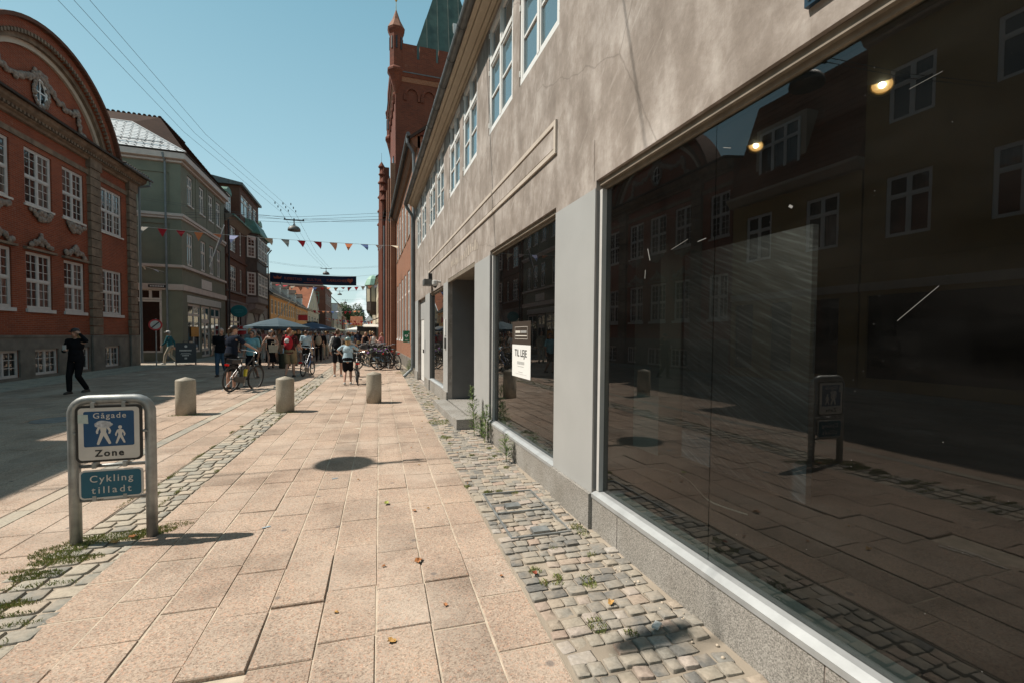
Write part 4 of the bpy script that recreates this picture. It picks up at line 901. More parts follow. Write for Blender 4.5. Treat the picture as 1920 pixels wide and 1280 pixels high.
tile_courses(grn, W2G(A), W2G(EV), W2G(T), W2G(TR), 18, M['browntile'])
mb = MB()
for i in range(14): mb.ell(Vector(W2G(T)).lerp(Vector(W2G(TL)), i / 13), (.16, .10, .09), 6, 4)
for i in range(14): mb.ell(Vector(W2G(T)).lerp(Vector(W2G(TR)), i / 13), (.16, .12, .09), 6, 4)
tag(mb.build('ridge_tile', M['browntile'], grn), kind='stuff')
dpw = Vector((-.55, -.10, 0)); Rs = Matrix.Rotation(-LROT + SA, 3, 'Z')
MB().tube([Rs @ Vector((-.75, -.32, 11.55)), Rs @ Vector((-.72, -.3, 11.35)), Rs @ Vector((-.70, -.12, 11.1)), Rs @ Vector((-.70, -.12, .1))], .055, 8).build('downpipe', M['pipe'], grn)
# ---- fixed to the green house
fp = empty('flagpole', (GX, 35.4, 6.0), 0, 'slanted white flagpole with a limp grey flag on the green house', 'flagpole')
MB().tube([(0, 0, 0), (.95, -.3, 2.7)], .035, 8).ell((.96, -.3, 2.75), (.06, .06, .06)).build('pole', M['white'], fp)
mb = MB(); P0 = Vector((.93, -.3, 2.62)); d1 = (Vector((0, 0, 0)) - P0).normalized()
for i in range(10):
    a, b = P0 + d1 * (i * .2), P0 + d1 * ((i + 1) * .2); s0, s1 = .42 * (1 - (i / 10) ** 2) + .03, .42 * (1 - ((i + 1) / 10) ** 2) + .03
    mb.quad(a, b, b + Vector((.05 * math.sin(i), .08, -s1 * .9)), a + Vector((.05 * math.sin(i - 1), .08, -s0 * .9)))
mb.build('flag', mat('grey_flag', (.22, .21, .23), .8), fp)
ns = empty('street_name_sign', (GX - 1.15, G0 - .06, 4.17), 0, 'small black street name plate on the side of the green house', 'sign')
MB().box(-.42, .42, -.12, -.095, -.08, .08).build('plate', M['black'], ns)
mb = MB()
for i in range(9): mb.box(-.33 + i * .075, -.28 + i * .075, -.124, -.12, -.03, .035)
mb.build('lettering', M['white'], ns)

# ================================================================== BROWN BRICK HOUSE WITH BAY
B0, B1 = 39.3, 54.3
bay = empty('brown_brick_house', (GX, B0, 0), LROT, 'dark brown brick house with a two-storey bay and green copper roof', 'building')
bu = lambda Y: Y - B0
holes = [(bu(40.5), bu(42.2), 8.0, 10.0), (bu(40.45), bu(42.2), 4.85, 6.9), (bu(43.3), bu(44.0), 8.0, 10.0), (bu(43.3), bu(44.0), 4.85, 6.9), (bu(52.1), bu(53.2), 5.1, 7.4), (bu(52.1), bu(53.2), 8.2, 10.2), (bu(44.9), bu(48.3), .0, 2.3), (bu(50.0), bu(52.6), .9, 2.6), (bu(39.9), bu(43.4), .3, 3.2)]
wall(bay, B1 - B0, 0, 10.5, holes, .2, 8.0, M['brickB'])
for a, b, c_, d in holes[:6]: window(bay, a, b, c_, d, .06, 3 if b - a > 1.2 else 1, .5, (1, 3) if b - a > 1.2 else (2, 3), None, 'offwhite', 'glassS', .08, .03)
window(bay, holes[8][0], holes[8][1], .3, 3.2, .08, 2, .75, (1, 1), None, 'offwhite', 'glassD', .08, .03)
for k in (6, 7): MB().box(holes[k][0], holes[k][1], .18, .2, holes[k][2], holes[k][3]).build('dark_door', M['darkgrey'], bay)
mb = MB(); wall_panel(mb, B1 - B0, 0, 4.0, [holes[6], holes[7], holes[8]], .1, -.06); mb.build('stone_ground_floor', M['greystone'], bay)
for c_, w, z in ((46.6, 1.7, 2.3), (51.3, 1.3, 2.6)):
    for nm, r0, r1, y0, m in (('arch', w, w + .35, -.12, 'greystone'),):
        mb = MB(); A = np.linspace(0, math.pi, 13)
        for a, b in zip(A, A[1:]): mb.prism([(bu(c_) + r0 * math.cos(a), z + r0 * .75 * math.sin(a)), (bu(c_) + r1 * math.cos(a), z + r1 * .75 * math.sin(a)), (bu(c_) + r1 * math.cos(b), z + r1 * .75 * math.sin(b)), (bu(c_) + r0 * math.cos(b), z + r0 * .75 * math.sin(b))], y0, -.055)
        mb.build('door_arch', M[m], bay)
    MB().prism([(bu(c_) + w * math.cos(a), z + w * .75 * math.sin(a)) for a in np.linspace(0, math.pi, 13)], -.075, -.062).build('arch_fill', M['darkgrey'], bay)
for z in (4.0, 4.75, 7.4): MB().box(0, B1 - B0, -.12, -.001, z, z + .14).build('string_course', M['greystone'] if z < 5 else M['brickB'], bay)
# polygonal bay
def bayring(z, k=1.0): return [(bu(45.2), 0, z), (bu(46.0), -.75 * k, z), (bu(50.2), -.75 * k, z), (bu(51.0), 0, z)]
def loft(rings, m, name, parent, capt=True):
    mb = MB(); n = len(rings[0]); vs = [p for r in rings for p in r]; fs = []
    for i in range(len(rings) - 1):
        for k in range(n - 1): fs.append((i * n + k, i * n + k + 1, (i + 1) * n + k + 1, (i + 1) * n + k))
    fs.append(tuple(range(n))); fs.append(tuple((len(rings) - 1) * n + k for k in range(n)))
    mb.add(vs, fs); return mb.build(name, m, parent)
loft([bayring(3.4, .3), bayring(3.8, .75), bayring(4.2, .8), bayring(4.35, 1.1), bayring(4.75, 1.1), bayring(4.76, 1.0)], M['greystone'], 'bay_corbel', bay)
loft([bayring(4.76), bayring(10.5)], M['timber'] if False else mat('dark_bay_wood', (.07, .05, .038), .7, .2, 4), 'bay_wall', bay)
for z in (7.05, 8.0, 10.25): loft([bayring(z, 1.1), bayring(z + .16, 1.12)], mat('dark_bay_wood', (.07, .05, .038)), 'bay_moulding', bay)
for z0, z1 in ((4.95, 6.95), (8.25, 10.15)):
    for a, b in ((46.15, 47.35), (47.5, 48.7), (48.85, 50.05)): window(bay, bu(a), bu(b), z0, z1, -.83, 1, .5, (4, 3), None, 'offwhite', 'glassW', .09, .03)
    for (xa, xb) in ((45.28, 45.9), (50.3, 50.92)):
        o = window(bay, 0, .8, z0, z1, 0, 1, .5, (2, 3), None, 'offwhite', 'glassW', .09, .03)
        L_ = xa < 47; o.location = (bu(45.25), -.12, z0) if L_ else (bu(50.30), -.75, z0); o.rotation_euler = (0, 0, -R_(43) if L_ else R_(43))
loft([bayring(10.42, 1.35), bayring(10.55, 1.38), bayring(11.5, .75), bayring(11.6, .7)], M['copper'], 'bay_copper_roof', bay)
MB().profile([(-.002, 10.0), (-.3, 10.3), (-.45, 10.4), (-.45, 10.55), (.2, 10.6), (.2, 10.0)], 0, bu(45.3)).build('eaves', M['timber'], bay)
MB().tube([(0, -.5, 10.5), (bu(45.3), -.5, 10.5)], .09, 8).build('copper_gutter', M['copper'], bay)
MB().profile([(-.002, 10.0), (-.3, 10.3), (-.35, 10.55), (.2, 10.6), (.2, 10.0)], bu(51.0), B1 - B0).build('eaves', M['timber'], bay)
# attic storey over the bay, dormers and the dark main roof
hs = [(bu(44.0) - bu(43.6) , 2.9, 11.6, 13.3), (3.1, 4.6, 11.6, 13.3), (4.8, 6.2, 11.6, 13.3)]
at = MB(); wall_panel(at, 7.0, 10.55, 14.0, hs, .1); at.quad((0, 0, 10.55), (0, 0, 14), (0, 3, 14), (0, 3, 10.55)); at.quad((7, 0, 10.55), (7, 3, 10.55), (7, 3, 14), (7, 0, 14)); at.quad((0, 0, 14), (7, 0, 14), (7, 3, 14), (0, 3, 14))
at.build('attic_storey', M['brickB'], bay, (bu(43.6), .02, 0))
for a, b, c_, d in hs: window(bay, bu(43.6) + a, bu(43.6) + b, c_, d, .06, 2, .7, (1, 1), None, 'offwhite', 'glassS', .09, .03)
MB().profile([(-.25, 13.9), (-.25, 14.1), (3, 14.7), (3, 13.95)], bu(43.4), bu(50.8)).build('attic_eaves', M['zinc'], bay)
MB().profile([(-.3, 10.55), (3.4, 14.5), (5, 14.6), (8.2, 10.55)], 0, B1 - B0).build('roof', M['darktile'], bay)
for Y in (41.0, 52.5):
    d_ = MB().box(bu(Y), bu(Y) + 1.3, .4, 2.2, 11.0, 12.6).build('dormer', M['offwhite'], bay)
    MB().prism([(0 + .75 * math.cos(a) + .65, .5 * math.sin(a)) for a in np.linspace(0, math.pi, 9)], 0, 2.6).build('dormer_roof', M['copper'], d_, (bu(Y), .3, 12.6))
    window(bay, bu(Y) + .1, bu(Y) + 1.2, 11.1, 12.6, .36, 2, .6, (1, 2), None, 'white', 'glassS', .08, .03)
MB().tube([(.25, -.14, 10.3), (.25, -.14, .1)], .06, 8).build('downpipe', M['black'], bay)
MB().tube([(B1 - B0 - .15, -.5, 10.4), (B1 - B0 - .15, -.16, 9.9), (B1 - B0 - .15, -.16, .1)], .06, 8).build('downpipe', M['black'], bay)
ov_ = empty('oval_shop_sign', (GX + .75, 39.6, 3.25), R_(-8), 'teal oval hanging sign beside the arched door of the brown brick house', 'sign')
teal = mat('teal_enamel', (.02, .16, .165), .45, .08, 2)
MB().lathe([(0, -.03), (.56, -.03), (.60, 0), (.56, .03), (0, .03)], 28).build('oval_board', teal, ov_, smooth=False).rotation_euler = (R_(90), 0, 0)
ov_.children[0].scale = (1, .78, 1)
mb = MB()
for i, (w, z) in enumerate(((.3, .1), (.36, 0), (.25, -.1))): mb.box(-w, w, -.034, -.031, z - .012, z + .012)
mb.build('lettering', mat('pale_teal', (.12, .32, .32), .5), ov_); MB().box(-.75, -.5, -.02, .02, -.02, .02).build('bracket', M['black'], ov_)
for k, (Y, lab) in enumerate(((40.6, 'red and white flag on the shop front left of the arched doorway'), (44.0, 'red and white flag hanging beside the dark arched doorway'))):
    fl = empty('small_flag', (GX + .5, Y, 1.75), 0, lab, 'flag', 'small red and white flags on the brick house')
    MB().tube([(-.45, 0, -.25), (.15, 0, .45)], .015, 6).build('flag_stick', M['white'], fl)
    mb = MB()
    for i in range(6):
        x0, x1 = -.5 + i * .17, -.5 + (i + 1) * .17; z = -.05 * i * .2
        mb.add([(x0, .05 * math.sin(i), .42 + z), (x1, .05 * math.sin(i + 1), .42 + z), (x1, .05 * math.sin(i + 1), -.25 + z), (x0, .05 * math.sin(i), -.25 + z)], [(0, 1, 2, 3)])
    o = mb.build('cloth', M['red'], fl); mb = MB(); mb.box(-.5, .5, -.075, .075, .03, .13); mb.box(-.22, -.12, -.0751, .0751, -.26, .42); mb.build('white_cross', M['white'], o)

# ================================================================== LEFT ROW FURTHER DOWN
def house(name, label, x, Y0, Y1, H, m, rows, roof='eaves', rise=3.0, rm_='darktile', side='L', D=8.0, n=None, fr='offwhite', wscale=.5, glass='glassW', shopz=None, cornice='cream', dormers=0, group=None):
    L = Y1 - Y0
    o = empty(name, (x, Y0 if side == 'L' else Y1, 0), LROT if side == 'L' else RROT, label, 'house', group)
    n = n or max(2, int(L / 2.4)); hs = []
    for z0, z1 in rows:
        for i in range(n): c = (i + .5) * L / n; w = L / n * wscale / 2; hs.append((c - w, c + w, z0, z1))
    sh = []
    if shopz:
        k = max(2, int(L / 4)); sh = [(L * i / k + .35, L * (i + 1) / k - .35, .3, shopz) for i in range(k)]
    wall(o, L, 0, H, hs + sh, .12, D, M[m])
    for a, b, c, d in hs: window(o, a + .005, b - .005, c + .005, d - .005, .04, 2, .6, (1, 2), None, fr, glass, .07, .03)
    for a, b, c, d in sh: window(o, a + .005, b - .005, c, d, .05, 2, .8, (1, 1), None, fr, 'glassD', .08, .03)
    MB().profile([(-.002, H - .25), (-.12, H - .22), (-.28, H - .05), (-.28, H + .03), (.1, H + .03), (.1, H - .25)], -.03, L + .03).build('eaves_cornice', M[cornice], o)
    if roof == 'eaves': gable_roof(o, L, D, H + .05, rise, M[rm_], .3)
    elif roof == 'gable':
        mb = MB(); mb.prism([(0, H), (L, H), (L / 2, H + rise)], 0, .35); mb.build('gable', M[m], o)
        mb = MB(); mb.tube([(-.1, -.05, H), (L / 2, -.05, H + rise + .1), (L + .1, -.05, H)], .09, 6); mb.build('verge_trim', M['white'], o)
        mb = MB(); mb.add([(-.1, -.1, H), (L / 2, -.1, H + rise), (L + .1, -.1, H), (-.1, D, H), (L / 2, D, H + rise), (L + .1, D, H)], [(0, 1, 4, 3), (1, 2, 5, 4)]); mb.build('roof', M[rm_], o)
        window(o, L / 2 - .4, L / 2 + .4, H + .5, H + 1.5, -.02, 2, .5, (1, 1), None, fr, glass)
    elif roof == 'hip':
        mb = MB(); mb.add([(-.2, -.2, H), (L + .2, -.2, H), (L + .2, D, H), (-.2, D, H), (D / 2, D / 2, H + rise), (max(L - D / 2, D / 2 + .1), D / 2, H + rise)], [(0, 1, 5, 4), (1, 2, 5), (2, 3, 4, 5), (3, 0, 4)]); mb.build('roof', M[rm_], o)
    for i in range(dormers):
        c = (i + .5) * L / dormers
        d_ = MB().box(c - .6, c + .6, .5, 2.6, H + .4, H + 1.75).build('dormer', M['offwhite'], o); MB().prism([(-.75, 0), (.75, 0), (0, .65)], 0, 2.2).build('dormer_roof', M[rm_], d_, (c, .42, H + 1.75))
        window(o, c - .5, c + .5, H + .5, H + 1.7, .46, 2, .6, (1, 2), None, 'white', glass, .07, .03)
    return o
yel = house('ochre_row_house', 'long low ochre house with many narrow windows and a dark dormered roof behind the parasols', -9.6, 54.4, 72.5, 5.9, 'yellow', [(3.7, 5.3)], rise=4.2, D=9, n=9, wscale=.52, shopz=2.6, dormers=3)
MB().box(0, 18.1, -.05, -.002, 2.85, 3.05).build('string_course', M['cream'], yel)
yel2 = house('orange_row_house', 'orange plastered house with close-set windows next to the cream gable', -9.55, 72.6, 87.4, 5.75, 'yellow', [(3.6, 5.2)], rise=4.0, D=9, n=9, wscale=.55, shopz=2.6, dormers=2)
MB().box(0, 14.8, -.05, -.002, 2.85, 3.05).build('string_course', M['cream'], yel2)
house('cream_gabled_house', 'narrow cream house with a white-edged pointed gable', -9.6, 87.6, 108, 6.0, 'creamw', [(3.2, 4.8)], 'gable', 4.6, 'redtile', D=12, n=4, shopz=2.5)
tb = house('tall_brick_corner_house', 'tall brown brick corner house with wide eaves and yellowish windows', -8.3, 109.5, 128, 12.0, 'brickB', [(4.6, 6.6), (8.2, 10.6)], 'hip', 2.5, 'darktile', D=10, n=5, shopz=3.2, cornice='timber')
for z0, z1 in ((4.6, 6.8), (8.2, 10.8)):
    for u in (1.3, 4.2, 7.2):
        o = window(tb, 0, 1.5, z0, z1, 0, 1, .7, (1, 1), None, 'copper', 'glassW', .12, .03); o.location = (-.01, u + 1.5, z0); o.rotation_euler = (0, 0, -math.pi / 2)
house('small_white_shop_house', 'small pale house under a low grey roof beyond the brick corner house', -7.7, 128.5, 141, 6.4, 'creamw', [(3.6, 5.2)], rise=3, n=5, shopz=2.6)
house('dark_slate_house', 'tall pale house with big dark slate roof at the far left of the street', -7.4, 141.5, 163, 10.4, 'creamw', [(4, 5.6), (7, 8.8)], 'eaves', 5.0, 'darktile', D=10, n=7, shopz=2.8)
house('far_red_house', 'far red house on the left below the dark slate roof', -7.0, 163.5, 185, 7.5, 'brickR', [(4, 5.6)], rise=3.5, rm_='redtile', n=7, shopz=2.6)
E2 = [(-9.5, 205, 5.5, 6.0, 4.5, 'creamw', 'redtile', 'cream house with steep red roof, leftmost at the end of the street'), (-3.5, 212, 5, 5.6, 3.6, 'yellow', 'redtile', 'yellow house with red roof closing the end of the street'),
      (2.0, 214, 5, 6.4, 3.5, 'white', 'darktile', 'white house with grey roof in the middle of the street end'), (7.2, 205, 6, 8.2, 5.0, 'white', 'redtile', 'tall white house with an orange tiled roof at the street end'),
      (-6.5, 232, 7, 8.6, 4.0, 'pinktrim', 'redtile', 'pale pink house rising behind the street end'), (13.2, 200, 5, 7.0, 3.5, 'creamw', 'browntile', 'cream house at the right of the street end')]
for x, Y, w, H, rise, m, r, lab in E2:
    o = empty('end_house', (x - w / 2, Y, 0), 0, lab, 'house', 'houses closing the end of the street')
    hs = [(w * (i + .5) / 3 - .45, w * (i + .5) / 3 + .45, z, z + 1.6) for i in range(3) for z in ((3.4, 5.6) if H > 7.2 else (3.4,))] + [(.5, w - .5, .4, 2.6)]
    wall(o, w, 0, H, hs, .12, 9, M[m])
    for a, b, c, d in hs: window(o, a, b, c, d, .04, 2, .6, (1, 1), None, 'white' if m != 'white' else 'darkgrey', 'glassW', .08, .03)
    if x in (-9.5, 2.0):
        mb = MB(); mb.prism([(0, H), (w, H), (w / 2, H + rise)], 0, .3); mb.build('gable', M[m], o); mb = MB(); mb.add([(-.2, -.2, H), (w / 2, -.2, H + rise), (w + .2, -.2, H), (-.2, 9, H), (w / 2, 9, H + rise), (w + .2, 9, H)], [(0, 1, 4, 3), (1, 2, 5, 4)]); mb.build('roof', M[r], o)
    else: gable_roof(o, w, 9, H, rise, M[r])
# shop signs and banners hung on the left row
def hang_sign(name, x, Y, z, w, h, m, label, cat='sign'):
    o = empty(name, (x, Y, z), 0, label, cat); MB().box(.15, .15 + w, -.05, .05, -h / 2, h / 2).build('board', m, o); MB().box(-.05, .15 + w, -.015, .015, h / 2 + .04, h / 2 + .08).box(.3, .33, -.014, .014, h / 2, h / 2 + .05).build('bracket', M['black'], o); return o
hang_sign('hanging_sign', -9.55, 74.0, 3.9, 1.3, .8, M['red'], 'red hanging shop sign on the ochre house')
hang_sign('hanging_sign', -9.5, 84.5, 3.1, 1.7, .95, M['black'], 'black hanging sign in front of the cream gable, the upper one')
hang_sign('hanging_sign', -9.5, 100.0, 2.5, 2.0, 1.0, M['black'], 'black hanging sign in front of the cream gable, the lower one')
hang_sign('banner_flag', -8.2, 127, 7.2, 1.3, 4.2, M['white'], 'tall white banner hanging on the brick corner house', 'banner')
fp2 = empty('flagpole', (-9.6, 58.5, 3.4), 0, 'bare slanted pole over the blue parasols on the ochre house', 'flagpole'); MB().tube([(0, 0, 0), (2.0, -.6, 2.7)], .045, 6).build('pole', M['alu'], fp2); MB().ell((2.02, -.6, 2.73), (.08, .08, .08), 8, 5).build('finial', M['yellow'], fp2)

# ================================================================== RIGHT ROW: red brick hall with tower
HX = 1.95; H0, H1 = 18.0, 31.9
hall = empty('red_brick_hall', (HX, H1, 0), RROT, 'sunlit red brick hall with rows of tall narrow white windows beyond the grey shop', 'building')
hu = lambda Y: H1 - Y
ws = [19.35 + 1.86 * i for i in range(7)]
holes = [(hu(y + 1.12), hu(y), 1.32, 4.55) for y in ws] + [(hu(y + 1.12), hu(y), 6.1, 8.4) for y in ws]
wall(hall, H1 - H0, 0, 9.2, holes, .10, 9, M['brickR'])
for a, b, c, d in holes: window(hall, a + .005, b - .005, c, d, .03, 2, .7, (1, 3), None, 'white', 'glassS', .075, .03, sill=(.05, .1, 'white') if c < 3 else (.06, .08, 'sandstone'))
MB().box(0, H1 - H0, -.05, -.001, -.02, .55).build('plinth', M['plinthL'], hall)
MB().profile([(-.002, 8.75), (-.1, 8.8), (-.3, 9.1), (-.3, 9.25), (.1, 9.25), (.1, 8.75)], 0, H1 - H0).build('eaves_boarding', mat('eaves_wood', (.20, .10, .05), .7, .2, 6), hall)
MB().tube([(0, -.36, 9.2), (H1 - H0 + .1, -.36, 9.2)], .08, 8).build('gutter', M['zinc'], hall)
gable_roof(hall, H1 - H0, 9, 9.25, 3.5, M['darktile'], .3)
L = H1 - H0
MB().tube([(L - .15, -.36, 9.15), (L - .15, -.36, 8.95), (L - .18, -.14, 8.6), (L - .18, -.12, 8.3), (L - .18, -.12, .3)], .06, 8).build('downpipe', M['pipe'], hall)
MB().tube([(.45, -.36, 9.15), (.45, -.12, 8.6), (.45, -.12, .3)], .07, 8).build('downpipe', M['pipe'], hall)
MB().add([(L - .05, 0, 9.2), (L - .05, 4.5, 12.7), (L - .05, 9, 9.2), (L + .12, 0, 9.2), (L + .12, 4.5, 12.7), (L + .12, 9, 9.2)], [(0, 1, 2), (5, 4, 3)]).build('gable_end', M['brickT'], hall)
# tower
T0, T1, TX0, TX1 = 30.35, 36.6, 1.90, 9.2
tow = empty('crenellated_tower', (0, 0, 0), 0, 'dark red brick tower with crenellations, corner turret and pointed green copper roof', 'tower')
TW, TD = TX1 - TX0, T1 - T0; TZ = 18.0
def bx(x0, x1, y0, y1, z0, z1, name, m, par=None): return MB().box(x0, x1, y0, y1, z0, z1).build(name, M[m], par or tow)
bx(TX0, TX1, T0, T1, 0, TZ - .3, 'shaft', 'brickT')
def corbel(z0, z1, e0, e1, name, m):
    v = [(TX0 - e0, T0 - e0, z0), (TX1 + e0, T0 - e0, z0), (TX1 + e0, T1 + e0, z0), (TX0 - e0, T1 + e0, z0), (TX0 - e1, T0 - e1, z1), (TX1 + e1, T0 - e1, z1), (TX1 + e1, T1 + e1, z1), (TX0 - e1, T1 + e1, z1)]
    return MB().add(v, [(0, 3, 2, 1), (4, 5, 6, 7), (0, 1, 5, 4), (1, 2, 6, 5), (2, 3, 7, 6), (3, 0, 4, 7)]).build(name, M[m], tow)
corbel(TZ - .3, TZ - .05, .02, .16, 'corbel_course', 'brickR'); corbel(TZ - .05, TZ + .15, .20, .28, 'corbel_course', 'brickT'); corbel(TZ + .151, TZ + .22, .31, .30, 'coping', 'zinc')
for (a, b, ax) in ((TX0 + .5, TX1 - .3, 'y'), (T0 + .5, T1 - .3, 'x')):        # blind arcade below the battlements
    n = int((b - a) / 1.05)
    for i in range(n):
        c = a + (i + .5) * (b - a) / n; mb = MB(); A = np.linspace(0, math.pi, 9)
        for p, q in zip(A, A[1:]): mb.prism([(.33 * math.cos(p), .33 * math.sin(p)), (.47 * math.cos(p), .47 * math.sin(p)), (.47 * math.cos(q), .47 * math.sin(q)), (.33 * math.cos(q), .33 * math.sin(q))], -.10, 0)
        mb.box(-.52, -.36, -.09, 0, -.4, 0); mb.box(.36, .52, -.089, 0, -.4, 0)
        o = mb.build('blind_arch', M['brickT'], tow)
        if ax == 'y': o.location = (c, T0 - .001, TZ - 1.05)
        else: o.location = (TX0 - .001, c, TZ - 1.05); o.rotation_euler = (0, 0, -math.pi / 2)
def parapet(x0, x1, y0, y1, along):
    L = (x1 - x0) if along == 'x' else (y1 - y0); p = 1.15; n = int(L / p)
    bx(x0, x1, y0, y1, TZ + .22, TZ + 1.15, 'parapet', 'brickT')
    for i in range(n):
        s = i * L / n + .09; e = (i + 1) * L / n - .09
        if along == 'x': bx(x0 + s, x0 + e, y0 + .002, y1 - .002, TZ + 1.15, TZ + 2.0, 'merlon', 'brickT')
        else: bx(x0 + .002, x1 - .002, y0 + s, y0 + e, TZ + 1.15, TZ + 2.0, 'merlon', 'brickT')
parapet(TX0 + .2, TX1 + .2, T0 - .2, T0 + .15, 'x'); parapet(TX0 - .2, TX0 + .15, T0 + .3, T1 + .2, 'y'); parapet(TX0 + .2, TX1 + .2, T1 - .15, T1 + .2, 'x'); parapet(TX1 - .15, TX1 + .2, T0 + .3, T1 - .3, 'y')
def turret(x, y, z0, r, zs, zt, name='turret'):
    o = MB().lathe([(.05, z0 - 1.4), (r * .55, z0 - .8), (r * 1.0, z0 - .25), (r * 1.35, z0), (r * 1.35, z0 + .12), (r, z0 + .3), (r, zs - .25), (r * 1.25, zs), (r * 1.3, zs + .12)], 8, (x, y, 0), R_(22.5)).build(name, M['brickT'], tow)
    MB().lathe([(r * 1.32, zs + .12), (r * .62, zs + (zt - zs) * .5), (.03, zt)], 8, (x, y, 0), R_(22.5)).build('turret_cap', M['redtile'] if False else mat('cap_tile', (.22, .09, .05), .8, .25, 6), o)
    MB().lathe([(.025, zt - .05), (.012, zt + .5), (.075, zt + .6), (.075, zt + .68), (.01, zt + .76), (.006, zt + 1.6)], 8, (x, y, 0)).build('finial', mat('gilt', (.55, .36, .10), .4, metal=.7), o)
    for k in range(8):
        a = R_(45 * k); dx, dy = math.cos(a) * r * .95, math.sin(a) * r * .95
        w_ = MB().box(-.02, .02, -.05, .05, zs - 1.2, zs - .45).build('arrow_slit', M['black'], o, (x + dx, y + dy, 0), a)
turret(TX0 + .05, T0 + .05, TZ + .2, .43, 20.75, 22.1); turret(TX0 + .05, T1 - .1, TZ - 1.6, .33, 18.3, 19.4, 'small_turret')
cx_, cy_ = (TX0 + TX1) / 2 + .1, (T0 + T1) / 2; za = 28.5; bz = TZ + .9; e = .85
base_ = [(TX0 + e, T0 + e), (TX1 - e, T0 + e), (TX1 - e, T1 - e), (TX0 + e, T1 - e)]
MB().add([(x, y, bz) for x, y in base_] + [(cx_, cy_, za)], [(0, 1, 4), (1, 2, 4), (2, 3, 4), (3, 0, 4), (3, 2, 1, 0)]).build('copper_spire', M['darkcopper'], tow)
mb = MB()
for k in range(4):
    p, q = base_[k], base_[(k + 1) % 4]
    for f in np.linspace(.1, .9, 7):
        a = Vector((p[0] + (q[0] - p[0]) * f, p[1] + (q[1] - p[1]) * f, bz)); ap = Vector((cx_, cy_, za)); t_ = min(1.0, 2 * min(f, 1 - f)) * .96
        up = Vector(((p[0] + q[0]) / 2, (p[1] + q[1]) / 2, bz)); d = (ap - up); b = a + d * t_
        mb.tube([a, b], .03, 4)
tag(mb.build('standing_seam', mat('seam_copper', (.14, .15, .12), .6, .2, 3), tow), kind='stuff')
MB().box(TX0 + 4.0, TX0 + 4.45, T0 + 1.7, T0 + 2.2, bz + 3.6, bz + 4.3).build('spire_hatch', M['alufr'], tow)
for z in (4.5, 8, 11.5): bx(TX0 - .06, TX0 - .001, T0 + 1.5, T0 + 2.2, z, z + 2.0, 'slit_window', 'glassD'); bx(TX0 - .06, TX0 - .001, T0 + 4, T0 + 4.7, z, z + 2.0, 'slit_window', 'glassD')
for Y in (T0 + .01, T0 + 3.0, T1 - .5): bx(TX0 - .30, TX0 - .002, Y, Y + .5, 0, 12.5, 'buttress', 'brickR')
# stepped gable house beyond the tower
sg0, sg1 = 36.8, 54.0; SX = 1.62
sgh = empty('stepped_gable_house', (SX, sg1, 0), RROT, 'red brick house with a stepped gable of slim capped pinnacles past the tower', 'building')
su = lambda Y: sg1 - Y
wn_ = [(su(Y) - .9, su(Y)) for Y in (39.5, 42.2, 45, 48, 51)]
hs = [(a, b, z, z + 2.4) for a, b in wn_ for z in (1.4, 5.2, 8.4)]
wall(sgh, sg1 - sg0, 0, 11.2, hs, .2, 9, M['brickT'])
for a, b, c, d in hs: window(sgh, a, b, c, d, .12, 1, .7, (2, 3), None, 'timber', 'glassD', .07, .03)
for k in range(5):
    Yc = 43.6; half = 4.6 - k * .9; MB().box(su(Yc + half), su(Yc - half), .002 * k, .5, 11.2 + k * 1.05, 12.25 + k * 1.05).build('gable_step', M['brickT'], sgh)
for k in range(5):
    for s in (1, -1):
        if k == 4 and s < 0: continue
        Y = 43.6 - s * (4.5 - k * 1.1); z = 12.4 + k * 1.05
        o = MB().lathe([(.19, 0), (.19, z), (.31, z + .08), (.31, z + .14), (.02, z + .6)], 8, (su(Y), -.12, 0)).build('pinnacle', M['brickT'], sgh)
MB().lathe([(.015, 0), (.01, 1.0)], 5, (su(43.5), -.12, 17.0)).build('finial', M['black'], sgh)
gable_roof(sgh, sg1 - sg0, 9, 11.2, 4.5, M['darktile'], .2)
MB().tube([(sg1 - sg0 - .3, -.16, 10), (sg1 - sg0 - .3, -.16, .1)], .07, 8).build('downpipe', M['pipe'], sgh)
house('unseen_cream_house', 'cream house added unseen behind the camera on the shop side of the street', 1.7, -36, -4.7, 9.0, 'creamw', [(3.6, 5.2), (6.2, 7.8)], rise=4.5, side='R', n=10, shopz=2.8)  # never in view, added to cut the sky fill from behind
# further right
tur = house('cream_turret_house', 'cream house with a timber corner bay under a pale green copper cap on the right', 1.45, 66, 82, 7.6, 'creamw', [(4, 6)], rise=4, side='R', n=5, shopz=3.0)
o = MB().lathe([(.3, 4.2), (1.0, 4.8), (1.0, 8.3)], 8, (16.2 - .5, -.3, 0), R_(22.5)).build('corner_bay', mat('dark_bay_wood', (.07, .05, .038)), tur)
for k in range(8):
    a = R_(45 * k); MB().box(-.27, .27, -.02, .02, 6.0, 8.3).build('bay_window', M['creamw'], o, (15.7 + 1.0 * .94 * math.cos(a), -.3 + .94 * math.sin(a), 0), a + math.pi / 2)
MB().lathe([(1.25, 8.25), (1.2, 8.4), (.9, 9.1), (.55, 9.5), (.1, 9.7)], 8, (15.7, -.3, 0), R_(22.5)).build('copper_cap', M['coppergrn'], o)
house('plain_cream_house', 'plain cream house beyond the stepped brick gable on the right', 1.5, 54.2, 65.8, 8.2, 'creamw', [(4, 5.8), (6.4, 7.7)], rise=3.5, side='R', n=4, shopz=3)
house('pale_far_house', 'pale plastered house far down the right side', 1.6, 82.5, 104, 8.4, 'creamw', [(4, 5.8), (6.4, 7.8)], rise=4, rm_='browntile', side='R', n=7, shopz=3)
house('white_far_house', 'white house far down the right side of the street', 2.2, 104.5, 140, 7.5, 'white', [(4, 5.8)], rise=4, rm_='redtile', side='R', n=9, shopz=3)
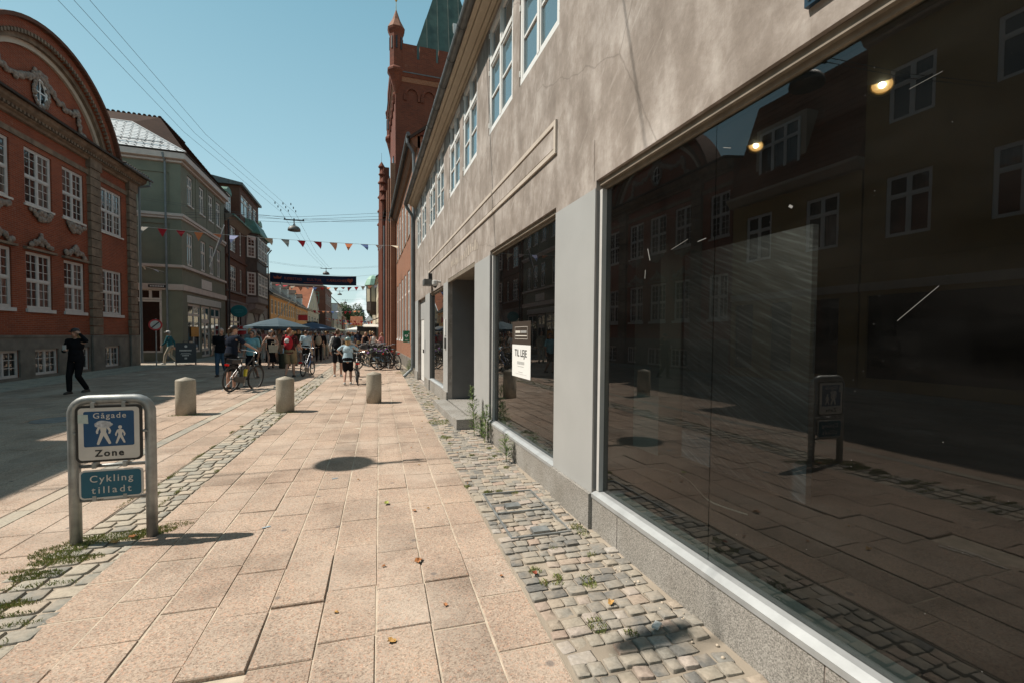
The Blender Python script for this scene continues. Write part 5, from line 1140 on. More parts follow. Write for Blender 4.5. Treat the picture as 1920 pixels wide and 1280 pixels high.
house('cream_far_house', 'last cream house on the right before the street end', 3.6, 141, 190, 7.0, 'creamw', [(4, 5.6)], rise=4, rm_='browntile', side='R', n=11, shopz=3)

# ================================================================== TREES beyond the street end
leafm = []
for i, c in enumerate(((.055, .085, .022), (.04, .066, .018), (.075, .10, .028))): leafm.append(mat('leaf_green_%d' % i, c, .6, .25, 2))
def tree(x, y, h, r, seed, label):
    rg = random.Random(seed); o = empty('broadleaf_tree', (x, y, 0), 0, label, 'tree', 'trees beyond the end of the street')
    t = MB(); t.tube([(0, 0, 0), (.1, 0, h * .25), (0, .1, h * .5), (.1, 0, h * .8)], [.35, .28, .2, .06], 8)
    for i in range(6):
        a = i * 1.05; t.tube([(0, 0, h * (.35 + i * .05)), (r * .4 * math.cos(a), r * .4 * math.sin(a), h * (.5 + i * .05)), (r * .7 * math.cos(a), r * .7 * math.sin(a), h * (.6 + i * .05))], [.14, .1, .04], 6)
    t.build('trunk', mat('bark', (.08, .06, .045), .9, .3, 6), o)
    c = MB()
    cl = [(rg.uniform(-.7, .7) * r, rg.uniform(-.7, .7) * r, h * rg.uniform(.45, .92), rg.uniform(.3, .5) * r) for _ in range(16)]
    for px, py, pz, pr in cl:
        for k in range(200):
            d = Vector((rg.gauss(0, 1), rg.gauss(0, 1), rg.gauss(0, 1))).normalized() * pr * rg.uniform(.6, 1.05); p = Vector((px, py, pz)) + d
            u = Vector((rg.gauss(0, 1), rg.gauss(0, 1), rg.gauss(0, 1))).normalized(); w = u.orthogonal().normalized(); s = rg.uniform(.28, .5)
            c.mi = rg.randrange(3); c.quad(p - u * s, p + w * s * .6, p + u * s, p - w * s * .6)
    c.build('crown', leafm, o)
tree(-5.5, 228, 15.5, 6.5, 1, 'broad green tree rising above the roofs at the end of the street'); tree(-11, 236, 14, 5.5, 2, 'left dark green tree above the far roofs'); tree(4, 238, 14, 4, 3, 'right-hand tree peeping over the white end houses')

# ================================================================== STREET FURNITURE
# granite bollards
bm_ = MB().lathe([(.170, -.05), (.172, .3), (.170, .66), (.160, .685), (.0, .735)], 40).mesh('bollard', M['bollard'], True)
for f in bm_.polygons: f.use_smooth = True
for x, y, lab, a in ((-3.36, 10.47, 'granite bollard farthest left, standing in the slabs behind the zone sign', .2), (-1.56, 10.29, 'mossy granite bollard in the middle, on the sett strip', 1.4), (.20, 11.10, 'granite bollard nearest the grey shop, in front of the pushed bicycle', 2.6)):
    o = put('bollard', bm_, None, (x, y, 0), a); tag(o, lab, 'bollard', 'granite bollards across the street')
sharp(bpy.data.objects['bollard'], 30) if False else None
# pedestrian-zone sign
zs = empty('pedestrian_zone_sign', (-1.84, 4.24, 0), 0, 'galvanised hoop stand with blue pedestrian zone and cycling plates', 'sign')
r = .24; hp = [(-r, 0, -.05), (-r, 0, .55), (-r, 0, .98)] + [(-r + .10 - .10 * math.cos(a), 0, .99 + .10 * math.sin(a)) for a in np.linspace(.15, math.pi / 2, 6)]
hp = hp + [(-x, y, z) for x, y, z in hp[::-1]]
MB().tube(hp, .037, 14).build('hoop', M['galv'], zs, smooth=True)
MB().tube([(-r, 0, .585), (r, 0, .585)], .013, 8).build('crossbar', M['galv'], zs, smooth=True); MB().tube([(-r, 0, .325), (r, 0, .325)], .013, 8).build('crossbar', M['galv'], zs, smooth=True)
def rrect(x0, x1, z0, z1, r, n=5):
    P = []
    for cx, cz, a in ((x1 - r, z0 + r, -90), (x1 - r, z1 - r, 0), (x0 + r, z1 - r, 90), (x0 + r, z0 + r, 180)):
        for k in range(n + 1): t = R_(a + 90 * k / n); P.append((cx + r * math.cos(t), cz + r * math.sin(t)))
    return P
blue = mat('sign_blue', (.004, .060, .155), .45, .1, 5); blue2 = mat('sign_blue_green', (.004, .095, .150), .45, .1, 5)
swhite = mat('sign_white', (.60, .565, .52), .5, .08, 7); sblack = mat('sign_black', (.015, .014, .013), .5, .1, 8)
p1 = MB().prism(rrect(-.205, .205, .625, 1.052, .035), -.052, -.040).build('zone_plate', sblack, zs)
MB().prism(rrect(-.188, .188, .642, 1.035, .024), -.0545, -.0515).build('white_field', swhite, p1)
MB().prism(rrect(-.155, .155, .742, 1.008, .012), -.0562, -.0540).build('blue_field', blue, p1)
text_mesh('lettering', 'Gågade', .058, swhite, p1, (.005, -.0578, .956), (R_(90), 0, 0), .0008, 1.22, .0003)
text_mesh('lettering', 'Zone', .070, sblack, p1, (.0, -.0562, .668), (R_(90), 0, 0), .0008, 1.25, .0018)
mb = MB()
def fig(x, z, s, head):
    def c(a, b, r1, r2, k=[0]):
        k[0] += 1; d = Vector((b[0] - a[0], 0, b[1] - a[1])).normalized(); n = Vector((-d.z, 0, d.x)); P = []
        for t in np.linspace(math.pi / 2, 3 * math.pi / 2, 6): P.append((x + s * (a[0] + (d.x * math.cos(t) + n.x * math.sin(t)) * r1), z + s * (a[1] + (d.z * math.cos(t) + n.z * math.sin(t)) * r1)))
        for t in np.linspace(-math.pi / 2, math.pi / 2, 6): P.append((x + s * (b[0] + (d.x * math.cos(t) + n.x * math.sin(t)) * r2), z + s * (b[1] + (d.z * math.cos(t) + n.z * math.sin(t)) * r2)))
        mb.prism(P, -.0578 - .0001 * (k[0] % 7), -.0560)
    c((0, .62), (0, .95), .10, .14); c((-.04, .6), (-.22, .08), .085, .055); c((.04, .6), (.25, .10), .085, .055); c((-.14, .98), (-.26, .70), .055, .045); c((-.26, .7), (-.25, .62), .045, .04); c((.14, .98), (.27, .72), .055, .045); c((.27, .72), (.24, .6), .045, .04)
    if head: c((0, 1.20), (0, 1.22), .115, .115)
fig(-.035, .752, .150, False); fig(.068, .757, .105, True); mb.build('pictogram', swhite, p1)
rg = random.Random(8); mb = MB()
for (x, z, w, h, a) in ((-.037, .915, .05, .026, .05), (-.02, .905, .045, .022, -.1), (-.05, .908, .04, .024, .2), (-.03, .922, .03, .010, .3), (-.012, .915, .03, .018, -.2)):
    P = [(x + (w * math.cos(t)) * rg.uniform(.8, 1.1), z + h * math.sin(t) * rg.uniform(.75, 1.15)) for t in np.linspace(0, 2 * math.pi, 14, endpoint=False)]
    mb.prism(P, -.0586 - rg.uniform(0, .0006), -.057)
mb.build('torn_sticker', mat('torn_paper', (.50, .50, .52), .7, .35, 60), p1)
MB().prism([(-.188, .925), (-.125, .918), (-.128, .985), (-.188, .987)], -.0572, -.0545).build('pale_sticker', mat('pale_green_paper', (.46, .52, .48), .7, .1, 40), p1)
p2 = MB().prism(rrect(-.19, .205, .345, .565, .03), -.052, -.042).build('cycling_plate', swhite, zs)
MB().prism(rrect(-.178, .193, .357, .553, .022), -.0545, -.0515).build('blue_field', blue2, p2)
text_mesh('lettering', 'Cykling', .073, swhite, p2, (.008, -.0562, .474), (R_(90), 0, 0), .0008, 1.24, .0003); text_mesh('lettering', 'tilladt', .073, swhite, p2, (.008, -.0562, .388), (R_(90), 0, 0), .0008, 1.37, .0003)
for x in (-.1, .09):
    for z in (.60, .35, 1.055): MB().box(x - .012, x + .012, -.056, .012, z - .022, z + .02).build('clamp', M['galv'], zs)
for s in (-1, 1): MB().box(min(s * .19, s * .235), max(s * .19, s * .235), -.045, -.01, .835, .85).build('clamp', M['galv'], zs)
zs.rotation_euler = (0, 0, R_(0.8)); 
# no-stopping sign on a pole
np_ = empty('round_prohibition_sign', (-9.5, 25.95, 0), 0, 'small round red-rimmed prohibition sign on a thin pole by the corner', 'sign')
MB().tube([(0, 0, 0), (0, 0, 2.25)], .03, 8).build('pole', M['galv'], np_)
d_ = MB().lathe([(0, -.012), (.27, -.012), (.27, .0), (0, .0)], 24).build('red_disc', M['red'], np_, (0, -.05, 1.95)); d_.rotation_euler = (R_(90), 0, R_(12))
MB().lathe([(0, .0005), (.20, .0005), (.20, .004), (0, .004)], 24).build('white_field', M['offwhite'], d_); MB().box(-.20, .20, -.025, .025, .0045, .008).build('slash', M['black'], d_, rz=R_(45))
# chalkboard A-frame
ab = empty('chalkboard_stand', (-8.5, 26.6, 0), R_(20), 'black chalkboard stand with rounded top on the pavement before the green shop', 'chalkboard')
mb = MB(); mb.prism(rrect(-.42, .42, .12, 1.12, .06), -.02, .02)
for k, s in enumerate((-1, 1)):
    leaf = MB(); leaf.prism(rrect(-.42, .42, .14, 1.12, .06), -.018, .018); leaf.box(-.42, -.38, -.02, .02, 0, .14); leaf.box(.38, .42, -.02, .02, 0, .14); leaf.tube([(-.12, 0, 1.12), (-.08, 0, 1.2), (.08, 0, 1.2), (.12, 0, 1.12)], .015, 6)
    o = leaf.build('board', M['black'], ab, (0, s * .22, 0)); o.rotation_euler = (R_(-s * 0 + (11 if s > 0 else -11)), 0, 0)
    if s < 0:
        w = MB(); w.prism(rrect(-.06, .06, .88, 1.0, .05), -.021, -.018)
        for (a, b, z, h) in ((-.26, .26, .70, .07), (-.2, .2, .58, .025), (-.15, .15, .46, .05), (-.22, .22, .53, .015), (-.06, .06, .30, .09)):
            n = max(1, int((b - a) / .055)); 
            for i in range(n): w.box(a + i * .055, a + i * .055 + .042, -.021, -.018, z, z + h)
        w.build('chalk_lettering', M['offwhite'], o)
# parasols
def parasol(x, y, z, r, label, m, rot=0.0):
    o = empty('market_parasol', (x, y, 0), rot, label, 'parasol', 'blue parasols over the cafe tables')
    MB().tube([(0, 0, 0), (0, 0, z)], .03, 8).build('pole', M['timber'], o); MB().box(-.3, .3, -.3, .3, 0, .08).build('base', M['black'], o)
    mb = MB(); n = 8; rim = [(r * math.cos(R_(45 * k)), r * math.sin(R_(45 * k)), z - .50) for k in range(n)]; low = [(a * 1.0, b * 1.0, c - .13) for a, b, c in rim]; mid = [(a * .5, b * .5, z - .22) for a, b, c in rim]
    mb.add([(0, 0, z)] + mid + rim + low, [(0, 1 + k, 1 + (k + 1) % n) for k in range(n)] + [(1 + k, 9 + k, 9 + (k + 1) % n, 1 + (k + 1) % n) for k in range(n)] + [(9 + k, 17 + k, 17 + (k + 1) % n, 9 + (k + 1) % n) for k in range(n)])
    mb.build('canopy', m, o)
    for k in range(n):
        a = R_(45 * k); MB().tube([(0, 0, z - .75), (r * .5 * math.cos(a), r * .5 * math.sin(a), z - .25)], .01, 4).build('rib', M['timber'], o)
    return o
pb = mat('slate_blue_canvas', (.042, .075, .095), .8, .08, 3); pb2 = mat('navy_canvas', (.05, .09, .15), .8, .08, 3)
parasol(-4.6, 28, 2.45, 1.65, 'large slate-blue parasol over the crowd, nearest of the blue ones', pb, .2); parasol(-4.9, 34.5, 2.4, 1.8, 'navy parasol half hidden behind the slate-blue one', pb2, .4); parasol(-4.0, 40, 2.5, 1.8, 'navy parasol farthest down the row before the ochre house', pb2, .1)
# market tents
def tent(x, y, w, d, z, m, label, name='market_tent'):
    o = empty(name, (x, y, 0), 0, label, 'market stall', 'market stalls down the street'); 
    mb = MB(); mb.add([(-w / 2, -d / 2, z), (w / 2, -d / 2, z), (w / 2, d / 2, z), (-w / 2, d / 2, z), (0, -d * .2, z + .5), (0, d * .2, z + .5), (-w / 2, -d / 2, z - .2), (w / 2, -d / 2, z - .2), (w / 2, d / 2, z - .2), (-w / 2, d / 2, z - .2)], [(0, 1, 4), (1, 2, 5, 4), (2, 3, 5), (3, 0, 4, 5), (6, 7, 1, 0), (7, 8, 2, 1), (8, 9, 3, 2), (9, 6, 0, 3)]); mb.build('canopy', m, o)
    for sx in (-1, 1):
        for sy in (-1, 1): MB().box(sx * (w / 2 - .05) - .03, sx * (w / 2 - .05) + .03, sy * (d / 2 - .05) - .03, sy * (d / 2 - .05) + .03, 0, z).build('post', M['alu'], o)
    MB().box(-w / 2 + .2, w / 2 - .2, -.3, .3, .2, .85).build('counter', M['timber'], o); return o
tent(-.7, 72, 4.2, 3, 2.2, M['white'], 'white market tent in the middle of the street'); tent(-5.2, 92, 3.6, 3, 2.2, M['green'], 'greenish market tent on the left of the crowd'); tent(-2.6, 118, 3.5, 3, 2.2, M['white'], 'farthest white market tent'); tent(-6.6, 66, 3, 3, 2.3, M['darkgrey'], 'dark awning tent beside the ochre house')
ks = empty('black_food_kiosk', (.45, 58, 0), 0, 'black food kiosk with a cream awning on the right of the crowd', 'kiosk')
MB().box(-1.35, .95, 0, 3, 0, 2.5).build('kiosk_body', M['black'], ks); MB().profile([(-.9, 2.45), (0, 2.75), (3.1, 2.75), (3.1, 2.68), (0, 2.62), (-.9, 2.38)], -.6, 1.7).build('awning', M['offwhite'], ks); MB().box(-1.1, .7, -.06, -.001, 1.05, 1.9).build('serving_hatch', M['timber'], ks); MB().box(-1.0, .6, -.25, -.061, 1.0, 1.05).build('shelf', M['offwhite'], ks)
awn = empty('cream_awning', (1.62, 50.5, 2.9), 0, 'cream shop awning jutting from the right-hand row', 'awning'); MB().profile([(-1.7, -.2), (0, .5), (0, .44), (-1.7, -.26)], -1.6, 1.6).build('awning_cloth', M['offwhite'], awn).rotation_euler = (0, 0, RROT)
# AED sign box
aed = empty('defibrillator_sign', (1.90, 20.6, 1.50), 0, 'green defibrillator sign jutting from the brick hall', 'sign')
MB().box(-.29, -.005, -.03, .03, -.25, .25).build('green_box', mat('aed_green', (.0, .13, .055), .45, .05, 4), aed)
mb = MB(); H = [(-.147 + .075 * (16 * math.sin(t) ** 3) / 16, .02 + .075 * (13 * math.cos(t) - 5 * math.cos(2 * t) - 2 * math.cos(3 * t) - math.cos(4 * t)) / 16) for t in np.linspace(2 * math.pi, 0, 26, endpoint=False)]
mb.prism(H[::-1], -.034, -.03); mb.box(-.075, -.035, -.034, -.03, .115, .13); mb.box(-.062, -.048, -.0345, -.03, .10, .145); mb.build('heart_symbol', M['white'], aed)
MB().prism([(-.16, .05), (-.13, .05), (-.145, .015), (-.125, .015), (-.16, -.04), (-.15, .0), (-.17, .0)], -.0365, -.034).build('bolt', bpy.data.materials['aed_green'], aed)
text_mesh('lettering', 'AED', .075, M['white'], aed, (-.147, -.031, -.18), (R_(90), 0, 0), .002, 1.1, .001)
# wire-hung lamps and their cables
def hung_lamp(x, y, z, label, yl=None, xl=-10.0, xr=1.9):
    o = empty('street_lamp', (x, y, z), 0, label, 'street lamp', 'lamps hung on wires over the street')
    MB().lathe([(.33, -.02), (.332, .02), (.31, .11), (.24, .20), (.12, .26), (.06, .27), (.06, .33), (.03, .34), (.03, .55), (.0, .55)], 24).build('lamp_shade', M['zinc'], o, smooth=True)
    MB().lathe([(0, .03), (.24, .02), (.27, .012)], 16).build('lens', M['alufr'], o); 
    MB().box(-.52, .52, -.03, .03, .55, .60).box(-.5, -.44, -.05, .05, .60, .66).box(.44, .5, -.05, .05, .60, .66).box(-.03, .03, -.05, .05, .60, .66).build('crossbar', M['black'], o)
    mb = MB()
    for dz in (.58, .68):
        for xe in (xl, xr): mb.tube([(math.copysign(.5, xe - x), 0, dz), ((xe - x) * .5, 0, dz + .12), (xe - x, 0, dz + .45)], .008, 4)
    mb.build('span_wire', M['cable'], o); return o
hung_lamp(-5.06, 7.33, 6.85, 'lamp hung on a span wire in front of the shop, mirrored in its glass', xl=-11.3, xr=1.8)
o = empty('street_lamp', (-3.02, 3.30, 6.4), R_(6), 'flat elongated lamp on a span wire nearest the camera, above the frame', 'street lamp', 'lamps hung on wires over the street')
MB().ell((0, 0, 0), (.27, .085, .06), 16, 8).build('lamp_shade', M['zinc'], o, smooth=True); MB().tube([(0, 0, .05), (0, 0, .5)], .012, 6).build('hanger', M['black'], o)
MB().tube([(-8.4, 0, .9), (0, 0, .5), (4.82, 0, .75)], .008, 4).build('span_wire', M['cable'], o)
hung_lamp(-3.72, 28, 7.3, 'large dome lamp hanging against the sky over the bunting', xl=-10.8); hung_lamp(-3.72, 50, 7.6, 'hanging lamp half hidden by the blue banner', xr=1.6); hung_lamp(-3.75, 77, 7.7, 'hanging lamp just below the banner and bunting', xl=-9.5, xr=1.4)
hung_lamp(-3.7, 97, 7.7, 'small hanging lamp before the white cloud', xl=-9.5, xr=1.6); hung_lamp(-3.75, 115, 7.7, 'smaller hanging lamp below the one before the cloud', xl=-8.3, xr=2.2); hung_lamp(-3.8, 140, 7.7, 'tiniest hanging lamp above the far trees', xl=-7.6, xr=2.2)
ow = empty('overhead_cables', (0, 0, 0), 0, 'three thin parallel cables running along the street overhead', 'cable')
for k in range(3):
    x = -.3 + k * .3
    MB().tube([(-5.6 + x, 7.3, 8.2), (-5.1 + x, 17, 7.9), (-4.0 + x * 1.2, 28, 8.25)], .0042, 4).build('cable', M['cable'], ow); MB().tube([(-4.0 + x * 1.2, 28, 8.25), (-3.9 + x, 39, 7.9), (-3.72 + x, 50, 8.3)], .006, 4).build('cable', M['cable'], ow)
for k in range(3):
    for j in range(3): MB().box(-.02, .02, -.02, .02, -.1, .0).build('cable_tag', M['black'], ow, (-4.25 + k * .36 + j * .02, 25.5 + j * .7, 8.15))
cw = empty('cross_cables', (0, 0, 0), 0, 'thin cables crossing the street between green house and brick hall', 'cable')
for z0, z1, y in ((8.55, 9.3, 31.2), (8.45, 9.1, 31.25), (8.3, 8.9, 31.3)): MB().tube([(-9.9, y, z0), (-4, y - .5, (z0 + z1) / 2 - .25), (1.9, y - 1.2, z1)], .009, 4).build('cable', M['cable'], cw)
# street banner with lettering
bn = empty('street_banner', (-9.2, 52, 0), 0, 'navy banner with orange lettering strung across the street', 'banner')
mb = MB(); N = 24; W = 8.35
def bz_(u): return (7.86 - .62 * math.sin(math.pi * min(u * .75, .5)) * 1.0 + .60 * max(0, u - .62) / .38 * .0) if False else 7.80 - .55 * (1 - (1 - min(u / .85, 1)) ** 2) * .55 + .25 * u
for i in range(N):
    u0, u1 = i / N, (i + 1) / N; y0, y1 = .10 * math.sin(u0 * 9), .10 * math.sin(u1 * 9)
    mb.add([(u0 * W, y0, bz_(u0) - .98), (u1 * W, y1, bz_(u1) - .98), (u1 * W, y1, bz_(u1)), (u0 * W, y0, bz_(u0)), (u0 * W, y0 + .015, bz_(u0) - .98), (u1 * W, y1 + .015, bz_(u1) - .98), (u1 * W, y1 + .015, bz_(u1)), (u0 * W, y0 + .015, bz_(u0))], [(0, 1, 2, 3), (7, 6, 5, 4), (3, 2, 6, 7), (0, 4, 5, 1)])
mb.build('cloth', mat('navy_cloth', (.008, .022, .06), .8, .06, 3), bn)
orange = mat('orange_print', (.42, .10, .055), .7, .1, 4)
for s, u, sz in (('KØBSTAD', .26, .36), ('KULTUR', .50, .36), ('KÆRLIGHED', .77, .36)):
    text_mesh('lettering', s, sz, orange, bn, (u * W, -.12, bz_(u) - .62), (R_(90), R_(2.2 if u < .6 else -.5), 0), .003, 1.05, .004)
mb = MB(); hx, hz = W * .925, bz_(.925) - .50
mb.prism([(hx + .30 * (16 * math.sin(t) ** 3) / 16, hz + .30 * (13 * math.cos(t) - 5 * math.cos(2 * t) - 2 * math.cos(3 * t) - math.cos(4 * t)) / 16) for t in np.linspace(0, 2 * math.pi, 26, endpoint=False)], -.125, -.115); mb.build('heart_emblem', orange, bn)
mb = MB(); cx, cz = W * .085, bz_(.085) - .5
mb.prism([(cx - .32, cz - .1), (cx + .32, cz - .1), (cx + .40, cz + .18), (cx + .18, cz + .04), (cx, cz + .22), (cx - .18, cz + .04), (cx - .40, cz + .18)], -.125, -.10); mb.build('crown_emblem', orange, bn)
mb = MB(); mb.box(W * .38, W * .60, -.125, -.115, bz_(.5) - .84, bz_(.5) - .79); mb.build('small_print', orange, bn)
MB().tube([(-.7, 0, 8.0), (0, 0, bz_(0)), (W, 0, bz_(1)), (W + 2.4, 0, bz_(1) + .35)], .012, 4).tube([(-.7, 0, 6.6), (0, 0, bz_(0) - .98)], .012, 4).tube([(W, 0, bz_(1) - .98), (W + 2.4, 0, bz_(1) - 1.1)], .012, 4).build('banner_rope', M['ropew'], bn)
# bunting
BC = [mat('bunting_red', (.50, .02, .035), .8, .05), mat('bunting_crimson', (.40, .012, .02), .8, .05), mat('bunting_orange', (.75, .22, .08), .8, .05), mat('bunting_salmon', (.75, .33, .20), .8, .05), mat('bunting_lilac', (.42, .42, .62), .8, .05), mat('bunting_pale', (.62, .58, .66), .8, .05), mat('bunting_cream', (.58, .48, .36), .8, .05), mat('bunting_grey', (.32, .29, .25), .8, .05), mat('bunting_blue', (.10, .16, .36), .8, .05)]
def bunting(a, b, sag, n, label, order, size=.40, seed=0):
    a, b = Vector(a), Vector(b); o = empty('bunting', (0, 0, 0), 0, label, 'bunting'); rg = random.Random(seed)
    P = [a.lerp(b, t) - Vector((0, 0, sag * 4 * t * (1 - t))) for t in np.linspace(0, 1, 25)]
    MB().tube(P, .010, 4).build('cord', M['ropew'], o); d = (b - a).normalized()
    for i in range(n):
        t = (i + .6) / n; p = a.lerp(b, t) - Vector((0, 0, sag * 4 * t * (1 - t))); fl = rg.random(); h = size * (rg.uniform(.75, 1.1) if fl > .35 else rg.uniform(.35, .6)); sw = Vector((rg.uniform(-.12, .12), rg.uniform(-.25, .25) if fl > .35 else rg.choice((-.3, .3)), 0))
        q0, q1 = p - d * size * .5, p + d * size * .5; tip = p + Vector((0, 0, -h)) + sw + d * rg.uniform(-.08, .1)
        m0, m1 = q0.lerp(tip, .5) + sw * .25, q1.lerp(tip, .5) + sw * .25; th = Vector((0, .006, 0))
        V = [q0, q1, m1, tip, m0]; mb = MB(); mb.add(V + [v + th for v in V], [(0, 1, 2, 4), (4, 2, 3), (6, 5, 9, 7), (7, 9, 8), (1, 0, 5, 6), (2, 1, 6, 7), (3, 2, 7, 8), (4, 3, 8, 9), (0, 4, 9, 5)])
        mb.build('pennant', BC[order[i % len(order)]], o)
    return o
bunting((-10.9, 27.3, 6.85), (1.9, 26.5, 6.55), .12, 16, 'nearest bunting string of bright pennants across the sky', (7, 0, 1, 2, 3, 4, 5, 6, 7, 0, 1, 3, 2, 8, 5, 6), .42, 2)
bunting((-10.9, 27.6, 5.0), (-9.6, 53, 6.7), .5, 22, 'bunting string along the green and brown houses on the left', (6, 5, 8, 2, 1, 1, 7), .34, 3)
bunting((-9.5, 55.5, 6.95), (1.6, 56.5, 7.4), .35, 15, 'bunting string below the blue banner', (1, 0, 6, 3, 5, 8, 1, 2, 3, 0), .5, 4)
bunting((-9.4, 92, 5.9), (1.6, 92, 6.3), .3, 14, 'far bunting string before the hanging lamps', (0, 1, 2, 3, 8, 5, 6), .6, 5)
bunting((-8.8, 110, 5.2), (1.9, 112, 4.6), .3, 14, 'far low bunting string over the market tents', (0, 2, 1, 3, 0, 8), .6, 6)
bunting((-7.6, 135, 4.6), (2.1, 138, 5.0), .3, 14, 'farthest bunting string over the crowd', (0, 1, 0, 2, 5, 8), .7, 7)

# ================================================================== BICYCLES
def wheel_meshes(R):
    ty = MB().tube([(0, R * math.cos(a), R * math.sin(a)) for a in np.linspace(0, 2 * math.pi, 32, endpoint=False)], .022, 7, closed=True).mesh('tyre', M['rubber'], True)
    ri = MB().tube([(0, (R - .03) * math.cos(a), (R - .03) * math.sin(a)) for a in np.linspace(0, 2 * math.pi, 32, endpoint=False)], .008, 5, closed=True).mesh('rim', M['zinc'], True)
    s = MB(); s.tube([(-.04, 0, 0), (.04, 0, 0)], .022, 8)
    for k in range(14):
        a = k * 2 * math.pi / 14; s.tube([((-1) ** k * .03, .02 * math.cos(a + 1), .02 * math.sin(a + 1)), (0, (R - .035) * math.cos(a), (R - .035) * math.sin(a))], .0013, 3, cap=False)
    return ty, ri, s.mesh('wheel', M['zinc'])
WM = {}
def bicycle(label, R=.34, wb=1.04, frame=None, step=True, basket=None, rack=True, light=True, saddle_z=.92, bar_z=1.05, group=None):
    if R not in WM: WM[R] = wheel_meshes(R)
    ty, ri, sp_ = WM[R]; o = empty('bicycle', (0, 0, 0), 0, label, 'bicycle', group); fm = frame or M['blackpaint']
    for y in (0, wb):
        w = put('wheel', sp_, o, (0, y, R + .02)); put('tyre', ty, w); put('rim', ri, w)
        MB().tube([(0, y + (R + .03) * math.cos(a), R + .02 + (R + .03) * math.sin(a)) for a in np.linspace(.25, 2.9, 12)], .016, 5).build('mudguard', M['blackpaint'], o)
    bb = (0, wb * .42, R - .02); st = (0, wb * .30, saddle_z - .12); hd0, hd1 = (0, wb * .83, R + .32), (0, wb * .79, bar_z - .12)
    f = MB(); f.tube([bb, st], .018, 8); f.tube([bb, hd0], .022, 8)
    f.tube([(0, wb * .36, R + .22) if step else (0, wb * .32, saddle_z - .2), hd1], .018, 8); f.tube([hd0, hd1], .022, 8)
    for s in (-1, 1): f.tube([(s * .05, 0, R + .02), (s * .02, bb[1], bb[2])], .010, 6); f.tube([(s * .05, 0, R + .02), (s * .015, st[1] + .01, st[2] - .08)], .009, 6)
    f.build('frame', fm, o)
    fk = MB()
    for s in (-1, 1): fk.tube([(s * .05, wb, R + .02), (s * .05, wb * .90, R + .25), (s * .03, hd0[1] + .01, hd0[2] - .02)], .011, 6)
    fk.build('fork', fm, o)
    h = MB(); h.tube([hd1, (0, hd1[1] - .02, bar_z + .02)], .014, 8); h.tube([(-.30, hd1[1] - .20, bar_z + .05), (-.24, hd1[1] - .06, bar_z + .06), (-.08, hd1[1] - .01, bar_z + .03), (.08, hd1[1] - .01, bar_z + .03), (.24, hd1[1] - .06, bar_z + .06), (.30, hd1[1] - .20, bar_z + .05)], .012, 7); hb = h.build('handlebar', M['chrome'], o, smooth=True)
    for s in (-1, 1): MB().tube([(s * .30, hd1[1] - .22, bar_z + .05), (s * .285, hd1[1] - .11, bar_z + .055)], .018, 7).build('grip', M['black'], hb)
    sd_ = MB(); sd_.ell((0, st[1] - .04, saddle_z), (.09, .12, .035), 12, 6); sd_.ell((0, st[1] + .10, saddle_z), (.035, .10, .025), 10, 6); s_ = sd_.build('saddle', M['black'], o, smooth=True); MB().tube([(0, st[1], st[2]), (0, st[1] - .01, saddle_z)], .013, 7).build('seat_post', M['chrome'], s_)
    ck = MB(); ck.lathe([(0, -.004), (.085, -.004), (.085, .004), (0, .004)], 18); cr = ck.build('chainring', M['zinc'], o, (.05, bb[1], bb[2])); cr.rotation_euler = (0, R_(90), 0)
    pd = MB(); pd.box(.055, .07, bb[1] - .01, bb[1] + .01, bb[2] - .17, bb[2]); pd.box(-.07, -.055, bb[1] - .01, bb[1] + .01, bb[2], bb[2] + .17); pd.build('crank', M['chrome'], o)
    for s, z in ((1, -.17), (-1, .17)): MB().box(min(s * .075, s * .165), max(s * .075, s * .165), bb[1] - .04, bb[1] + .04, bb[2] + z - .012, bb[2] + z + .012).build('pedal', M['black'], o)
    cg = MB(); cg.prism([(0, bb[2] + .09), (-bb[1], R + .09), (-bb[1], R - .04), (0, bb[2] - .09)], -.008, .008); c_ = cg.build('chain_guard', M['blackpaint'], o, (.065, bb[1], 0)); c_.rotation_euler = (0, 0, R_(90))
    if rack:
        k = MB()
        for s in (-1, 0, 1): k.tube([(s * .07, -.22, 2 * R + .10), (s * .07, st[1] - .05, 2 * R + .10)], .007, 5)
        for y in (-.20, -.02, st[1] - .08): k.tube([(-.07, y, 2 * R + .10), (.07, y, 2 * R + .10)], .007, 5)
        for s in (-1, 1): k.tube([(s * .07, -.15, 2 * R + .10), (s * .055, 0, R + .02)], .006, 5)
        k.build('luggage_rack', M['black'], o)
    if light: MB().box(-.055, .055, -.27, -.235, 2 * R + .04, 2 * R + .09).build('rear_light', mat('rear_light_red', (.65, .015, .012), .25), o); MB().ell((0, wb * .92, R + .47), (.045, .05, .045), 8, 6).build('headlight', M['chrome'], o, smooth=True)
    k = MB().tube([(-.05, .06, R - .02), (-.16, -.10, .02)], .009, 5); k.build('kickstand', M['alu'], o)
    if basket:
        y, z, w, m = basket; b = MB(); t = .012
        for (x0, x1, y0, y1) in ((-w, w, -.14, -.14 + t), (-w, w, .14 - t, .14), (-w, -w + t, -.14 + t, .14 - t), (w - t, w, -.14 + t, .14 - t)): b.box(x0, x1, y + y0, y + y1, z, z + .24)
        b.box(-w, w, y - .14, y + .14, z - .01, z); b.build('basket', m, o)
    return o
def copy_tree(o, parent=None):
    c = o.copy(); COL.objects.link(c)
    if parent: c.parent = parent
    for ch in list(o.children): copy_tree(ch, c)
    return c
b1 = bicycle('black step-through bicycle with red rear light held by the rider in navy', basket=None, saddle_z=.95, bar_z=1.08); b1.location = (-3.49, 14.08, 0); b1.rotation_euler = (R_(-3), R_(6), math.atan2(-.38, .92))
MB().box(-.09, .09, -.18, .16, .80, .90).build('battery_case', M['black'], b1); MB().box(-.03, .03, .50, .58, .42, .62).build('yellow_bottle', mat('yellow_plastic', (.6, .5, .03), .4), b1)
